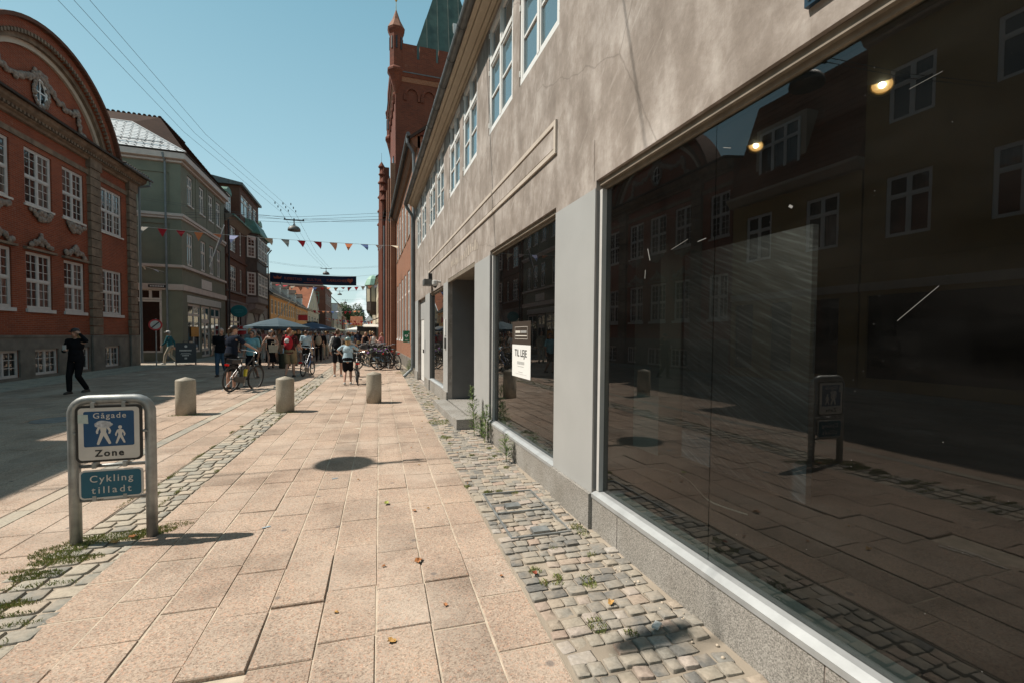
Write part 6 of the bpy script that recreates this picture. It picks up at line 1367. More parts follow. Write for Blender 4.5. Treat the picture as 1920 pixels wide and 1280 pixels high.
b2 = bicycle('small-wheeled folding bicycle pushed by the man with the red backpack', R=.235, wb=.95, saddle_z=.80, bar_z=1.02, frame=mat('blue_paint', (.02, .05, .12), .35)); b2.location = (-2.2, 18.55, 0); b2.rotation_euler = (0, 0, R_(-14))
b3 = bicycle('dark bicycle with front basket pushed by the child in the grey helmet', basket=(.98, .78, .17, M['black'])); b3.location = (-.22, 15.05, 0); b3.rotation_euler = (0, 0, R_(3)); b3.scale = (.92, .92, .92)
proto = bicycle('black bicycle parked nearest the leaning downpipe, turned to the wall', basket=(1.0, .80, .19, M['black']), group='bicycles parked along the brick hall'); proto.location = (1.45, 21.2, 0); proto.rotation_euler = (0, R_(-8), R_(22))
fr_c = [mat('bike_blue', (.10, .22, .33), .35), mat('bike_green', (.03, .10, .05), .35), M['blackpaint'], mat('bike_red', (.22, .02, .02), .35), mat('bike_cream', (.5, .45, .35), .4)]
labs = ['pale blue bicycle second in the row of parked bicycles', 'green bicycle third in the parked row by the hall', 'black bicycle fourth in the parked row by the hall', 'red bicycle fifth in the parked row', 'cream bicycle sixth in the parked row', 'blue bicycle seventh in the parked row', 'green bicycle eighth in the parked row, near the tower', 'black bicycle ninth in the parked row', 'red bicycle tenth in the parked row', 'cream bicycle leaning inward among the front parked bicycles', 'blue bicycle wedged behind the flower crate', 'green bicycle with its wheel turned out near the flower crate', 'black bicycle in the outer row by the street side', 'red bicycle in the outer row, half hidden by others']
rg = random.Random(21)
for i, lab in enumerate(labs):
    c = copy_tree(proto); c['label'] = lab; c.location = (1.28 + rg.uniform(-.25, .15) - (.25 if i % 2 else 0), 22.0 + i * .85 + rg.uniform(-.15, .15), 0) if i < 9 else (.75 + rg.uniform(-.25, .2), 21.2 + (i - 9) * 1.15, 0); c.rotation_euler = (0, R_(rg.uniform(-9, 7)), R_(rg.uniform(10, 75)))
    for ch in c.children:
        if ch.name.startswith(('frame', 'fork')): ch.data = ch.data.copy(); ch.data.materials[0] = fr_c[i % 5]
# flower crate on the parked bicycles
fb = empty('flower_crate', (.55, 21.4, .62), R_(20), 'dark crate of purple and green flowers on the nearest parked bicycle', 'flower crate')
MB().box(-.35, .35, -.2, .2, 0, .2).build('crate', M['black'], fb)
mb = MB(); rg = random.Random(3)
for i in range(160):
    p = Vector((rg.uniform(-.42, .42), rg.uniform(-.26, .26), .2 + rg.uniform(-.12, .16))); u = Vector((rg.gauss(0, 1), rg.gauss(0, 1), rg.gauss(0, .6))).normalized() * .05; w = u.orthogonal().normalized() * .03; mb.mi = 0 if rg.random() < .7 else 1; mb.quad(p - u, p + w, p + u, p - w)
mb.build('flower', [mat('leaf_green_0', (0, 0, 0)), mat('purple_petal', (.18, .04, .25), .6)], fb)['kind'] = 'stuff'
MB().tube([(0, 0, 0), (0, .0, -.62)], .02, 6).build('stand', M['black'], fb)

# ================================================================== PEOPLE
PEND = []
def blob(mb, name, m, parent, vox, smooth=4):
    me = bpy.data.meshes.new(name); me.from_pydata(mb.v, [], mb.f); me.materials.append(m)
    o = put(name, me, parent); r = o.modifiers.new('r', 'REMESH'); r.mode = 'VOXEL'; r.voxel_size = vox; r.use_smooth_shade = True
    s = o.modifiers.new('s', 'SMOOTH'); s.factor = .5; s.iterations = smooth
    PEND.append(o); return o
def flush():
    dg = bpy.context.evaluated_depsgraph_get(); done = [(o, bpy.data.meshes.new_from_object(o.evaluated_get(dg))) for o in PEND]
    for o, me in done: me.name = o.data.name; o.modifiers.clear(); o.data = me
    PEND.clear()
skin1 = mat('skin_light', (.48, .27, .19), .55, .06, 8); skin2 = mat('skin_tan', (.36, .19, .125), .55, .06, 8)
def cloth(name, c, v=.14): return mat(name, c, .95, v, 7, spec=.08, bump=.8, bscale=14)
CL = dict(black=cloth('black_cloth', (.012, .012, .014)), navy=cloth('navy_tee', (.018, .022, .035)), teal=cloth('teal_jacket', (.03, .12, .14)), cream=cloth('cream_trousers', (.50, .42, .32)), jeans=cloth('blue_denim', (.06, .10, .15)), ltblue=cloth('light_blue_tee', (.42, .54, .60)), aqua=cloth('aqua_shirt', (.20, .40, .45)),
          khaki=cloth('khaki_shorts', (.26, .20, .12)), check=cloth('maroon_check_shirt', (.10, .028, .03), .5), grey=cloth('grey_cloth', (.22, .22, .22)), ltgrey=cloth('pale_grey_cloth', (.46, .44, .42)), white=cloth('white_cloth', (.68, .66, .63)), red=cloth('red_cloth', (.42, .03, .04)), denim=cloth('denim_shorts', (.14, .22, .30)), olive=cloth('olive_cloth', (.05, .05, .035)),
          pink=cloth('pink_cloth', (.55, .25, .25)), brown=cloth('brown_cloth', (.12, .07, .04)), blue=cloth('blue_cloth', (.04, .12, .30)), beige=cloth('beige_cloth', (.38, .30, .22)), shoe=mat('white_shoe', (.60, .58, .54), .6), dshoe=mat('dark_shoe', (.03, .027, .025), .6))
HR = dict(brown=mat('brown_hair', (.07, .035, .016), .5, .3, 30), dark=mat('dark_hair', (.016, .011, .009), .45, .3, 30), blond=mat('blond_hair', (.33, .20, .085), .5, .25, 30), ginger=mat('ginger_hair', (.24, .09, .03), .5, .25, 30), grey=mat('grey_hair', (.35, .34, .32), .5, .2, 30))
V = Vector
def legs(kind, w=.095):
    if kind == 'walk': return [(V((-w, .0, .90)), V((-w, .20, .50)), V((-w, .26, .09))), (V((w, 0, .90)), V((w, .05, .48)), V((w, -.27, .14)))]
    if kind == 'walk2': return [(V((-w, .0, .90)), V((-w, .08, .48)), V((-w, -.20, .11))), (V((w, 0, .90)), V((w, .12, .49)), V((w, .12, .09)))]
    return [(V((-w, 0, .90)), V((-w - .015, .03, .49)), V((-w - .02, -.01, .085))), (V((w, 0, .90)), V((w + .015, .03, .49)), V((w + .02, -.01, .085)))]
ARM0 = [(V((-.25, -.03, 1.13)), V((-.26, .06, .89))), (V((.25, -.03, 1.13)), V((.26, .06, .89)))]
def person(label, loc, face, H=1.72, skin=skin1, top='tee', topm='black', bot='trousers', botm='black', hair='short', hairm='brown', shoes='dshoe', leg='stand', arms=None, girth=1.0, look=0.0, hat=None, hatm=None, vox=.013, lean=0.0, group='people in the street', facial=True, detail=True):
    """face: heading angle, the figure looks along local +Y"""
    o = empty('person', (loc[0], loc[1], 0), face, label, 'person', group); k = H / 1.72; o.scale = (k, k, k)
    A = arms or ARM0; Lg = legs(leg); g = girth
    up = lambda p: V((p.x, p.y + math.sin(lean) * max(0, p.z - .92), p.z - (1 - math.cos(lean)) * max(0, p.z - .92)))
    SH = [up(V((-.175 * g, 0, 1.415))), up(V((.175 * g, 0, 1.415)))]; A = [(up(e), w) for e, w in A]
    neck, head = up(V((0, -.005, 1.47))), up(V((0, .02, 1.615)))
    hr = Matrix.Rotation(look, 3, 'Z'); hp = lambda x, y, z: head + hr @ V((x, y, z))
    b = MB()
    b.ell(up(V((0, 0, 1.28))), (.165 * g, .105 * g, .20), 12, 8); b.ell(up(V((0, .01 * g, 1.08))), (.145 * g, .10 * g, .17), 12, 8); b.ell((0, -.01, .94), (.165 * g, .115 * g, .14), 12, 8)
    b.cap(SH[0] * .98, SH[1] * .98, .062, .062); b.cap(up(V((0, -.01, 1.40))), head - V((0, .02, .06)), .056, .052)
    b.ell(hp(0, 0, .025), (.073, .092, .10), 12, 9); b.ell(hp(0, .03, -.055), (.052, .055, .062), 10, 7)
    if detail:
        b.cap(hp(0, .088, .03), hp(0, .108, -.008), .012, .017, 6); b.cap(hp(-.03, .085, -.055), hp(.03, .085, -.055), .013, .013, 6)
        for s in (-1, 1): b.ell(hp(s * .076, .0, .005), (.013, .026, .034), 6, 5); b.cap(hp(s * .012, .082, .045), hp(s * .05, .07, .045), .012, .010, 6)
    for s, (sh, (el, wr)) in enumerate(zip(SH, A)):
        b.cap(sh, el, .050, .040); b.cap(el, el.lerp(wr, .35), .040, .041); b.cap(el.lerp(wr, .35), wr, .041, .027)
        d = (wr - el).normalized(); sd = d.cross(V((0, 0, 1))) if abs(d.z) < .8 else V((0, 1, 0)); sd = (sd - d * sd.dot(d)).normalized(); nn = d.cross(sd)
        b.cap(wr, wr + d * .07, .030, .034)
        if detail:
            for j, ln in enumerate((.062, .075, .070, .052)):
                r0 = wr + d * .085 + sd * ((j - 1.5) * .021); r1 = r0 + d * ln * .55 + nn * .012; b.cap(r0, r1, .0115, .0105, 6); b.cap(r1, r1 + d * ln * .4 + nn * .03, .0105, .009, 6)
            t0 = wr + d * .03 + sd * -.028; b.cap(t0, t0 + d * .05 + sd * -.030 + nn * .02, .0125, .010, 6)
        else: b.cap(wr + d * .06, wr + d * .14, .033, .024)
    for hp_, kn, an in Lg:
        b.cap(hp_, kn, .083 * g, .055); b.cap(kn, kn.lerp(an, .35) + V((0, -.012, 0)), .053, .056); b.cap(kn.lerp(an, .35) + V((0, -.012, 0)), an, .056, .036)
        b.cap(an + V((0, -.03, -.045)), an + V((0, .12, -.055)), .038, .028)
    blob(b, 'body', skin, o, vox)
    # clothes follow the same skeleton a little larger
    t = MB(); e = .016
    if top:
        if top == 'dress': t.ell(up(V((0, 0, 1.26))), (.172 * g, .115 * g, .17), 12, 8)
        else: t.ell(up(V((0, 0, 1.285))), (.165 * g + e, .105 * g + e, .195), 12, 8); t.cap(SH[0], SH[1], .070, .070) if top != 'tank' else t.cap(SH[0] * .96, SH[1] * .96, .055, .055)
        t.ell(up(V((0, .01, 1.08))), (.150 * g + e, .105 * g + e, .19), 12, 8); hem = .86 if top != 'dress' else .88
        t.lathe([(.0, hem), (.165 * g + e, hem), (.160 * g + e, .98), (.14 * g + e, 1.10), (.1, 1.25), (0, 1.26)], 14)
        for i in range(len(t.v) - 84, len(t.v)): x, y, z = t.v[i]; t.v[i] = tuple(up(V((x, y * .72, z))))
        for sh, (el, wr) in zip(SH, A):
            if top in ('tee', 'shirt'): t.cap(sh, sh.lerp(el, .75), .066, .060)
            if top == 'long': t.cap(sh, el, .064, .052); t.cap(el, el.lerp(wr, .93), .052, .038)
        blob(t, 'dress' if top == 'dress' else ('jacket' if top == 'long' else 'shirt'), CL[topm], o, vox)
    q = MB()
    if bot in ('trousers', 'shorts'):
        q.ell((0, -.01, .945), (.168 * g + e * .7, .120 * g + e * .7, .125), 12, 8)
        for hp_, kn, an in Lg:
            if bot == 'trousers': q.cap(hp_, kn, .096 * g, .070); q.cap(kn, kn.lerp(an, .94), .070, .060)
            else: q.cap(hp_, hp_.lerp(kn, .80), .098 * g, .088 * g)
        blob(q, bot, CL[botm], o, vox)
    elif bot in ('skirt', 'longskirt'):
        z0 = .28 if bot == 'longskirt' else .5
        q.lathe([(.0, z0), (.24 * g, z0), (.20 * g, .7), (.175 * g, .92), (.14 * g, 1.05), (0, 1.06)], 16)
        for i in range(len(q.v)): x, y, z = q.v[i]; q.v[i] = (x, y * .75, z)
        blob(q, 'skirt', CL[botm], o, vox)
    for hp_, kn, an in Lg:
        s_ = MB(); s_.cap(an + V((0, -.035, -.042)), an + V((0, .06, -.048)), .043, .039); s_.cap(an + V((0, .06, -.048)), an + V((0, .145, -.056)), .040, .028); s_.box(an.x - .042, an.x + .042, an.y - .07, an.y + .16, an.z - .088, an.z - .060); blob(s_, 'shoe', CL[shoes], o, vox * .9)
    if hair:
        h = MB(); h.ell(hp(0, -.018, .045), (.083, .098, .098), 12, 8)
        if hair in ('short', 'pony', 'bun'): h.ell(hp(0, -.05, .0), (.074, .06, .075), 10, 7)
        if hair == 'long': h.cap(hp(0, -.06, .02), hp(0, -.085, -.20), .075, .055); h.cap(hp(-.06, -.03, 0), hp(-.075, -.03, -.17), .035, .025); h.cap(hp(.06, -.03, 0), hp(.075, -.03, -.17), .035, .025)
        if hair == 'pony': h.cap(hp(0, -.11, .02), hp(0, -.13, -.16), .035, .02)
        if hair == 'bun': h.ell(hp(0, -.11, .06), (.045, .045, .045), 8, 6)
        # keep the face free
        f = hr @ V((0, 1, 0)); 
        for i, p in enumerate(h.v):
            d = V(p) - head; y = d.dot(f)
            if y > .035 and d.z < .085: p2 = V(p) - f * (y - .035); h.v[i] = tuple(p2)
        blob(h, 'hair', HR[hairm], o, vox * .9, 2)
    if hat == 'cap':
        h = MB(); h.lathe([(.092, .035), (.090, .07), (.07, .115), (.0, .135)], 14); h.v = [tuple(hp(x, y * 1.1 - .005, z + .01)) for x, y, z in h.v]; n = len(h.v); h.prism([(0, 0), (.0, 0)], 0, 0) if False else None
        bm2 = MB(); P = [(-.075, .05), (-.07, .12), (-.03, .165), (.03, .165), (.07, .12), (.075, .05)]
        bm2.add([tuple(hp(x, y, .055 - .15 * max(0, y - .05))) for x, y in P] + [tuple(hp(x, y, .067 - .15 * max(0, y - .05))) for x, y in P], [tuple(range(6))[::-1], tuple(range(6, 12))] + [(i, (i + 1) % 6, 6 + (i + 1) % 6, 6 + i) for i in range(6)])
        h.add(bm2.v, bm2.f); h.build('cap', hatm, o, smooth=True)
    if hat == 'helmet':
        h = MB(); h.lathe([(.108, .02), (.120, .035), (.118, .09), (.085, .145), (.0, .165)], 18); h.v = [tuple(hp(x * .95, y * 1.15 - .005, z + .01)) for x, y, z in h.v]; hh = h.build('helmet', hatm, o, smooth=True)
    if facial and detail:
        for s in (-1, 1): MB().ell(hp(s * .031, .086, .025), (.011, .007, .008), 6, 5).build('eye', M['black'], o)
        MB().ell(hp(0, .094, -.052), (.021, .006, .006), 8, 5).build('mouth', mat('lips', (.30, .10, .085), .5), o)
    return o
def on(o, mb, name, m, smooth=True): return mb.build(name, m, o, smooth=smooth)
def backpack(o, m, m2=None, z=1.22, sx=.15, h=.24):
    b = MB(); b.ell((0, -.17, z), (sx, .095, h), 12, 8); b.ell((0, -.24, z - .08), (sx * .75, .05, h * .5), 10, 6); p = on(o, b, 'backpack', m)
    if m2: on(p, MB().ell((-.03, -.235, z + .08), (.085, .05, .09), 10, 6), 'backpack_lid', m2)
    s = MB()
    for k in (-1, 1): s.tube([(k * .1, -.13, z + .2), (k * .12, 0, z + .285), (k * .115, .13, z + .1), (k * .13, .0, z - .15)], .018, 6)
    on(p, s, 'strap', m)
PI = math.pi
# 1 woman in black on the left, hand to head, looking at her phone
p = person('woman in black with long fair hair and dark cap looking at her phone', (-7.15, 14.75), R_(168), 1.66, skin1, 'long', 'black', 'trousers', 'black', 'long', 'blond', 'dshoe', 'walk2', [(V((-.30, .06, 1.42)), V((-.13, .05, 1.60))), (V((.27, .04, 1.14)), V((.08, .25, 1.18)))], 1.08, hat='cap', hatm=M['black'])
on(p, MB().box(-.02, .06, .33, .345, 1.17, 1.31), 'phone', M['alufr'], False)
# 2 man in teal jacket walking left
p = person('man in teal jacket, cream trousers and white cap walking by the corner', (-9.35, 27.2), R_(90), 1.66, skin1, 'long', 'teal', 'trousers', 'cream', 'short', 'grey', 'shoe', 'walk', [(V((-.25, .12, 1.14)), V((-.22, .30, .98))), (V((.25, -.12, 1.13)), V((.24, -.10, .90)))], 1.05, hat='cap', hatm=CL['white'], lean=.12)
# 3 man in black tee and jeans
p = person('stout man in black tee and blue jeans walking past the green shop', (-5.05, 19.3), R_(175), 1.74, skin1, 'tee', 'black', 'trousers', 'jeans', 'short', 'grey', 'dshoe', 'walk2', None, 1.25)
# 4 rider in navy tee by the black bicycle
p = person('rider in navy tee and black cap reaching for the handlebar of the black bicycle', (-3.62, 14.75), R_(-38), 1.78, skin1, 'tee', 'navy', 'shorts', 'black', 'pony', 'brown', 'dshoe', 'stand', [(V((-.27, .08, 1.17)), V((-.22, .32, 1.08))), (V((.36, .12, 1.25)), V((.50, .33, 1.10)))], 1.12, look=R_(-25), hat='cap', hatm=M['black'], lean=.10)
# 5 person in aqua shirt behind the bicycle
p = person('person in pale aqua shirt and dark glasses just behind the black bicycle', (-3.75, 17.9), R_(165), 1.66, skin2, 'tee', 'aqua', 'shorts', 'black', 'short', 'dark', 'dshoe', 'walk2', None, 1.1)
on(p, MB().box(-.06, .06, .118, .13, 1.63, 1.655), 'sunglasses', M['black'], False)
# 6 woman in black dress with tote
p = person('woman in long black dress and grey cap carrying a cream tote bag', (-4.1, 23.2), R_(195), 1.70, skin1, 'dress', 'black', 'longskirt', 'black', 'long', 'brown', 'dshoe', 'walk2', [(V((-.31, .02, 1.17)), V((-.20, .16, 1.08))), (V((.32, -.03, 1.15)), V((.38, .03, .92)))], .95, hat='cap', hatm=CL['grey'])
tb_ = MB(); tb_.prism([(-.17, .62), (.17, .62), (.20, .95), (-.20, .95)], -.05, .05); tb_.tube([(-.08, 0, .95), (-.06, 0, 1.06), (.06, 0, 1.06), (.08, 0, .95)], .012, 6)
o = tb_.build('tote_bag', CL['cream'], None, (-3.95, 22.95, .12), R_(10)); tag(o, 'cream cloth tote bag hanging from the hand of the woman in black', 'bag')
o = MB().lathe([(.2, 0), (.22, .05), (.24, .62), (.25, .64), (.25, .68), (.0, .70)], 16).build('litter_bin', M['olive'] if 'olive' in M else CL['olive'], None, (-3.55, 23.2, 0)); tag(o, 'dark olive litter bin beside the woman with the tote bag', 'bin')
# 7 man with red backpack pushing the folding bicycle
p = person('man in maroon checked shirt and khaki shorts with a red and white backpack', (-2.62, 18.35), R_(-6), 1.76, skin1, 'tee', 'check', 'shorts', 'khaki', 'short', 'ginger', 'dshoe', 'walk2', [(V((-.26, .02, 1.14)), V((-.22, .22, 1.02))), (V((.27, .04, 1.16)), V((.30, .28, 1.06)))], 1.08, look=R_(-30))
backpack(p, CL['red'], CL['white'])
# 8 woman with black backpack
p = person('woman with black backpack, grey sleeves and black shorts seen from behind', (-.97, 18.3), R_(-5), 1.74, skin1, 'long', 'ltgrey', 'shorts', 'black', 'bun', 'brown', 'shoe', 'stand', [(V((-.27, -.02, 1.14)), V((-.26, .06, .93))), (V((.36, .10, 1.30)), V((.58, .28, 1.18)))], .97)
backpack(p, CL['black'])
# 9 child with helmet pushing a bicycle
p = person('child in light blue tee, black shorts and grey-green helmet pushing a bicycle', (-.52, 15.35), R_(-4), 1.45, skin1, 'tee', 'ltblue', 'shorts', 'black', 'long', 'blond', 'shoe', 'walk2', [(V((-.36, .0, 1.28)), V((-.25, .16, 1.14))), (V((.38, .12, 1.28)), V((.62, .38, 1.26)))], 1.12, hat='helmet', hatm=mat('helmet_green', (.16, .24, .235), .4), lean=.15)
# 10.. middle distance
p = person('man with beige backpack and black trousers, seen from behind', (-2.55, 28.6), R_(5), 1.72, skin1, 'tee', 'black', 'trousers', 'black', 'short', 'dark', 'dshoe', 'stand', None, 1.05, vox=.018); backpack(p, CL['beige'], None, 1.2, .17, .27)
person('woman in white top and denim shorts with long blond hair, back turned', (-3.5, 30.5), R_(0), 1.68, skin1, 'tank', 'white', 'shorts', 'denim', 'long', 'blond', 'shoe', 'walk2', None, .93, vox=.018)
p = person('woman in turquoise blouse turned sideways under the parasol', (-4.95, 25.0), R_(75), 1.68, skin2, 'tee', 'aqua', 'trousers', 'black', 'pony', 'dark', 'dshoe', 'stand', None, .95, vox=.018)
p = person('woman in pale grey top with a white shoulder bag near the parasol', (-4.75, 27.2), R_(-20), 1.72, skin1, 'tee', 'ltgrey', 'shorts', 'grey', 'bun', 'brown', 'dshoe', 'walk2', None, 1.0, vox=.018); on(p, MB().ell((.28, -.05, .95), (.09, .2, .17), 10, 7), 'shoulder_bag', CL['white'])
p = person('woman in black dress walking on the right of the street', (.05, 33), R_(170), 1.70, skin1, 'tank', 'black', 'skirt', 'black', 'long', 'blond', 'dshoe', 'walk2', None, .95, vox=.02)
p = person('woman in white and lilac summer dress seen from behind on the right', (.55, 31), R_(8), 1.68, skin1, 'tank', 'white', 'skirt', 'ltgrey', 'bun', 'brown', 'shoe', 'stand', None, .98, vox=.02); 
p = person('woman in pale pink top raising her hand by the parked bicycles', (1.0, 29.2), R_(60), 1.66, skin1, 'tee', 'pink', 'trousers', 'ltgrey' if False else 'beige', 'pony', 'ginger', 'shoe', 'stand', [(V((-.25, .1, 1.15)), V((-.1, .3, 1.25))), (V((.25, .1, 1.15)), V((.1, .32, 1.22)))], .95, vox=.02)
# crowd: copies of five figures, each with clothes of its own
protos = []
for i, (sx, tp, bt, hr_, lg) in enumerate((('m', 'tee', 'trousers', 'short', 'walk2'), ('f', 'tee', 'shorts', 'long', 'stand'), ('f', 'tank', 'skirt', 'bun', 'walk2'), ('m', 'long', 'trousers', 'short', 'stand'), ('f', 'long', 'trousers', 'pony', 'walk'))):
    protos.append(person('crowd figure', (0, 0), 0, 1.7, skin1, tp, 'black', bt, 'black', hr_, 'brown', 'dshoe', lg, None, 1.05 if sx == 'm' else .95, vox=.026, detail=False, group='pedestrians in the market crowd'))
flush()
rg = random.Random(12); used = set(); first = [True] * 5
tops = ['black', 'navy', 'teal', 'ltblue', 'aqua', 'grey', 'ltgrey', 'white', 'red', 'pink', 'brown', 'blue', 'beige', 'olive']; bots = ['black', 'jeans', 'khaki', 'grey', 'denim', 'cream', 'beige', 'white']; hs_ = ['brown', 'dark', 'blond', 'ginger', 'grey']
kinds = [('tee', 'trousers', 'short'), ('tee', 'shorts', 'long'), ('strappy top', 'skirt', 'tied-up'), ('long-sleeved top', 'trousers', 'short'), ('long-sleeved top', 'trousers', 'ponytailed')]
wordc = dict(ltblue='light blue', ltgrey='pale grey', jeans='denim blue', denim='faded denim')
spots = []
tries = 0
while len(spots) < 104 and tries < 4000:
    tries += 1; y = 24 + (rg.random() ** 1.1) * 62; x = rg.uniform(-6.6, 1.0) if y > 34 else rg.uniform(-6.8, -2.0)
    if all((x - a) ** 2 + (y - b) ** 2 > .55 for a, b in spots) and not (-2.0 < x < 1.0 and 56.5 < y < 62) and not (-3.2 < x < 1.6 and 70 < y < 74) and (x + 4.6) ** 2 + (y - 28) ** 2 > .4: spots.append((x, y))
for x, y in sorted(spots, key=lambda s: s[1]):
    while True:
        k = rg.randrange(5); t_, b_, h_ = rg.choice(tops), rg.choice(bots), rg.choice(hs_)
        if (k, t_, b_, h_) not in used: used.add((k, t_, b_, h_)); break
    if first[k]: c = protos[k]; first[k] = False
    else: c = copy_tree(protos[k])
    w = lambda s: wordc.get(s, s)
    c['label'] = 'pedestrian in %s %s and %s %s with %s %s hair' % (w(t_), kinds[k][0], w(b_), kinds[k][1], kinds[k][2], h_)
    c.location = (x, y, 0); c.rotation_euler = (0, 0, rg.choice((0, PI)) + rg.uniform(-.7, .7)); s = rg.uniform(.93, 1.06); c.scale = (s, s, s)
    for ch in c.children:
        m_ = None; n_ = ch.name.split('.')[0]
        if n_ in ('shirt', 'jacket'): m_ = CL[t_]
        elif n_ in ('trousers', 'shorts', 'skirt'): m_ = CL[b_]
        elif n_ == 'hair': m_ = HR[h_]
        elif n_ == 'body': m_ = rg.choice((skin1, skin1, skin2))
        if m_: ch.material_slots[0].link = 'OBJECT'; ch.material_slots[0].material = m_
# the dense far crowd, one mass nobody could count
mb = MB(); cms = [CL[k] for k in ('black', 'navy', 'white', 'ltblue', 'red', 'grey', 'beige', 'brown')] + [skin1, HR['brown'], HR['blond']]
for i in range(260):
    y = rg.uniform(88, 185); x = rg.uniform(-6.3, 1.2); h = rg.uniform(.93, 1.08); mb.mi = rg.randrange(8); mb.ell((x, y, 1.2 * h), (.22, .14, .30), 7, 5); mb.mi = rg.randrange(8)
    mb.cap((x - .08, y, .85 * h), (x - .09, y + .1, .08), .09, .06, 6); mb.cap((x + .08, y, .85 * h), (x + .09, y - .1, .08), .09, .06, 6); mb.mi = 8; mb.ell((x, y, 1.62 * h), (.085, .1, .12), 6, 5); mb.mi = rg.choice((9, 9, 10)); mb.ell((x, y + .01, 1.66 * h), (.09, .105, .10), 6, 5)
tag(mb.build('distant_crowd', cms, smooth=True), 'dense mass of far-off people filling the end of the street', 'crowd', kind='stuff')

# ================================================================== PLANTS, LEAVES AND SMALL THINGS
gm = [mat('grass_blade', (.20, .25, .06), .7, .25, 5), mat('dry_grass_blade', (.40, .33, .15), .8, .2, 5), mat('moss_blade', (.27, .29, .09), .7, .25, 5)]
def grass(patches, name, seed, hmax=.05):
    rg = random.Random(seed); mb = MB()
    for (x, y, rx, ry, n) in patches:
        for i in range(n):
            a, r = rg.uniform(0, 2 * PI), math.sqrt(rg.random()); px, py = x + rx * r * math.cos(a), y + ry * r * math.sin(a); h = rg.uniform(.2, 1) * hmax; d = rg.uniform(0, 2 * PI); l = rg.uniform(.2, 1.1) * h; w = rg.uniform(.0008, .0017)
            mb.mi = rg.choices((0, 1, 2), (5, 2, 3))[0]; dx, dy = math.cos(d), math.sin(d); mb.add([(px - dy * w, py + dx * w, -.012), (px + dy * w, py - dx * w, -.012), (px + dx * l * .5 + dy * w * .7, py + dy * l * .5 - dx * w * .7, h * .6), (px + dx * l, py + dy * l, h * rg.uniform(.5, 1))], [(0, 1, 2), (0, 2, 3)])
    return tag(mb.build(name, gm), kind='stuff')
pt = [(-2.12, 4.12, .17, .12, 900), (-2.0, 3.95, .22, .07, 900), (-1.85, 4.28, .32, .10, 1700), (-1.62, 4.33, .15, .08, 700), (-2.05, 3.75, .14, .06, 500), (-1.95, 3.6, .2, .03, 160), (-1.5, 4.42, .12, .06, 160), (-2.15, 3.3, .2, .025, 160), (-1.85, 3.15, .15, .02, 110)]
grass(pt, 'grass_tuft', 1, .026)
rg = random.Random(4); pt = []
for i in range(70): 
    U = rg.uniform(2.3, 16); q = sp(rg.choice((-2.25, -2.1, -1.95, -1.85, -2.28)) + rg.uniform(-.03, .03), U); pt.append((q.x, q.y, .02, rg.uniform(.05, .22), int(70 + 60 * rg.random())))
for i in range(12): q = sp(-2.3 + rg.uniform(-.05, .45), rg.uniform(2.4, 3.9)); pt.append((q.x, q.y, .10, .02, 130))
grass(pt, 'joint_grass', 2, .020)
pt = []
for i in range(46): 
    U = rg.uniform(1.6, 15); q = sp(rg.uniform(.88, 1.5), U); pt.append((q.x, q.y, .035, .03, int(40 + 60 * rg.random())))
pt += [(1.30, 8.3, .22, .25, 700), (1.45, 10.5, .2, .25, 400), (1.38, 2.62, .05, .08, 160), (1.22, 2.2, .05, .07, 160), (1.68, 3.35, .05, .14, 260), (1.1, 2.85, .04, .05, 120), (1.2, 7.0, .1, .1, 250), (1.45, 19.5, .25, .9, 900)]
grass(pt, 'cobble_weed', 3, .026)
for (x, y) in ((-3.32, 10.33), (-1.54, 10.13)): grass([(x, y - .02, .3, .07, 300)], 'bollard_grass', int(y * 10), .03)
wm = [mat('weed_green', (.16, .22, .06), .6, .25, 6), mat('weed_dark', (.09, .14, .04), .6, .25, 6)]
def weed(x, y, h, seed, label):
    rg = random.Random(seed); o = empty('horseweed', (x, y, 0), 0, label, 'weed', 'weeds along the grey wall'); s = MB(); top = V((rg.uniform(-.06, .06), rg.uniform(-.06, .06), h)); s.tube([(0, 0, -.02), (top.x * .3, top.y * .4, h * .5), top], [.006, .005, .002], 5); s.build('stem', wm[0], o)
    l = MB(); n = int(h * 210)
    for i in range(n):
        t = rg.uniform(.08, 1); b = V((top.x * t * t, top.y * t * t, h * t)); a = rg.uniform(0, 2 * PI); ln = (.20 if t > .25 else .12) * (1.15 - t) * rg.uniform(.6, 1.1) + .03; d = V((math.cos(a), math.sin(a), rg.uniform(.2, .9))).normalized(); w = d.cross(V((0, 0, 1))).normalized() * .008; l.mi = rg.randrange(2)
        m1 = b + d * ln * .5; e = b + d * ln + V((0, 0, -.02)); l.add([b, m1 - w, e, m1 + w], [(0, 1, 2, 3)])
        for q in range(3):
            bb = b.lerp(e, .4 + q * .2); d2 = (d + V((rg.uniform(-1, 1), rg.uniform(-1, 1), rg.uniform(0, 1)))).normalized() * .035; w2 = d2.cross(V((0, 0, 1))).normalized() * .003; l.add([bb, bb + d2 * .5 - w2, bb + d2, bb + d2 * .5 + w2], [(0, 1, 2, 3)])
    l.build('leaf', wm, o)['kind'] = 'stuff'
weed(1.66, 7.05, .78, 1, 'tall feathery weed growing against the pilaster beside the entrance'); weed(1.70, 6.55, .55, 2, 'shorter feathery weed at the corner of the second shop window'); weed(1.70, 5.45, .34, 3, 'small single weed below the middle of the second shop window'); weed(1.75, 18.6, .6, 4, 'weed clump at the foot of the brick hall by the downpipe'); weed(1.70, 19.2, .5, 5, 'weed behind the parked bicycles at the brick wall'); weed(1.74, 6.9, .4, 6, 'low weed at the foot of the tall feathery one')
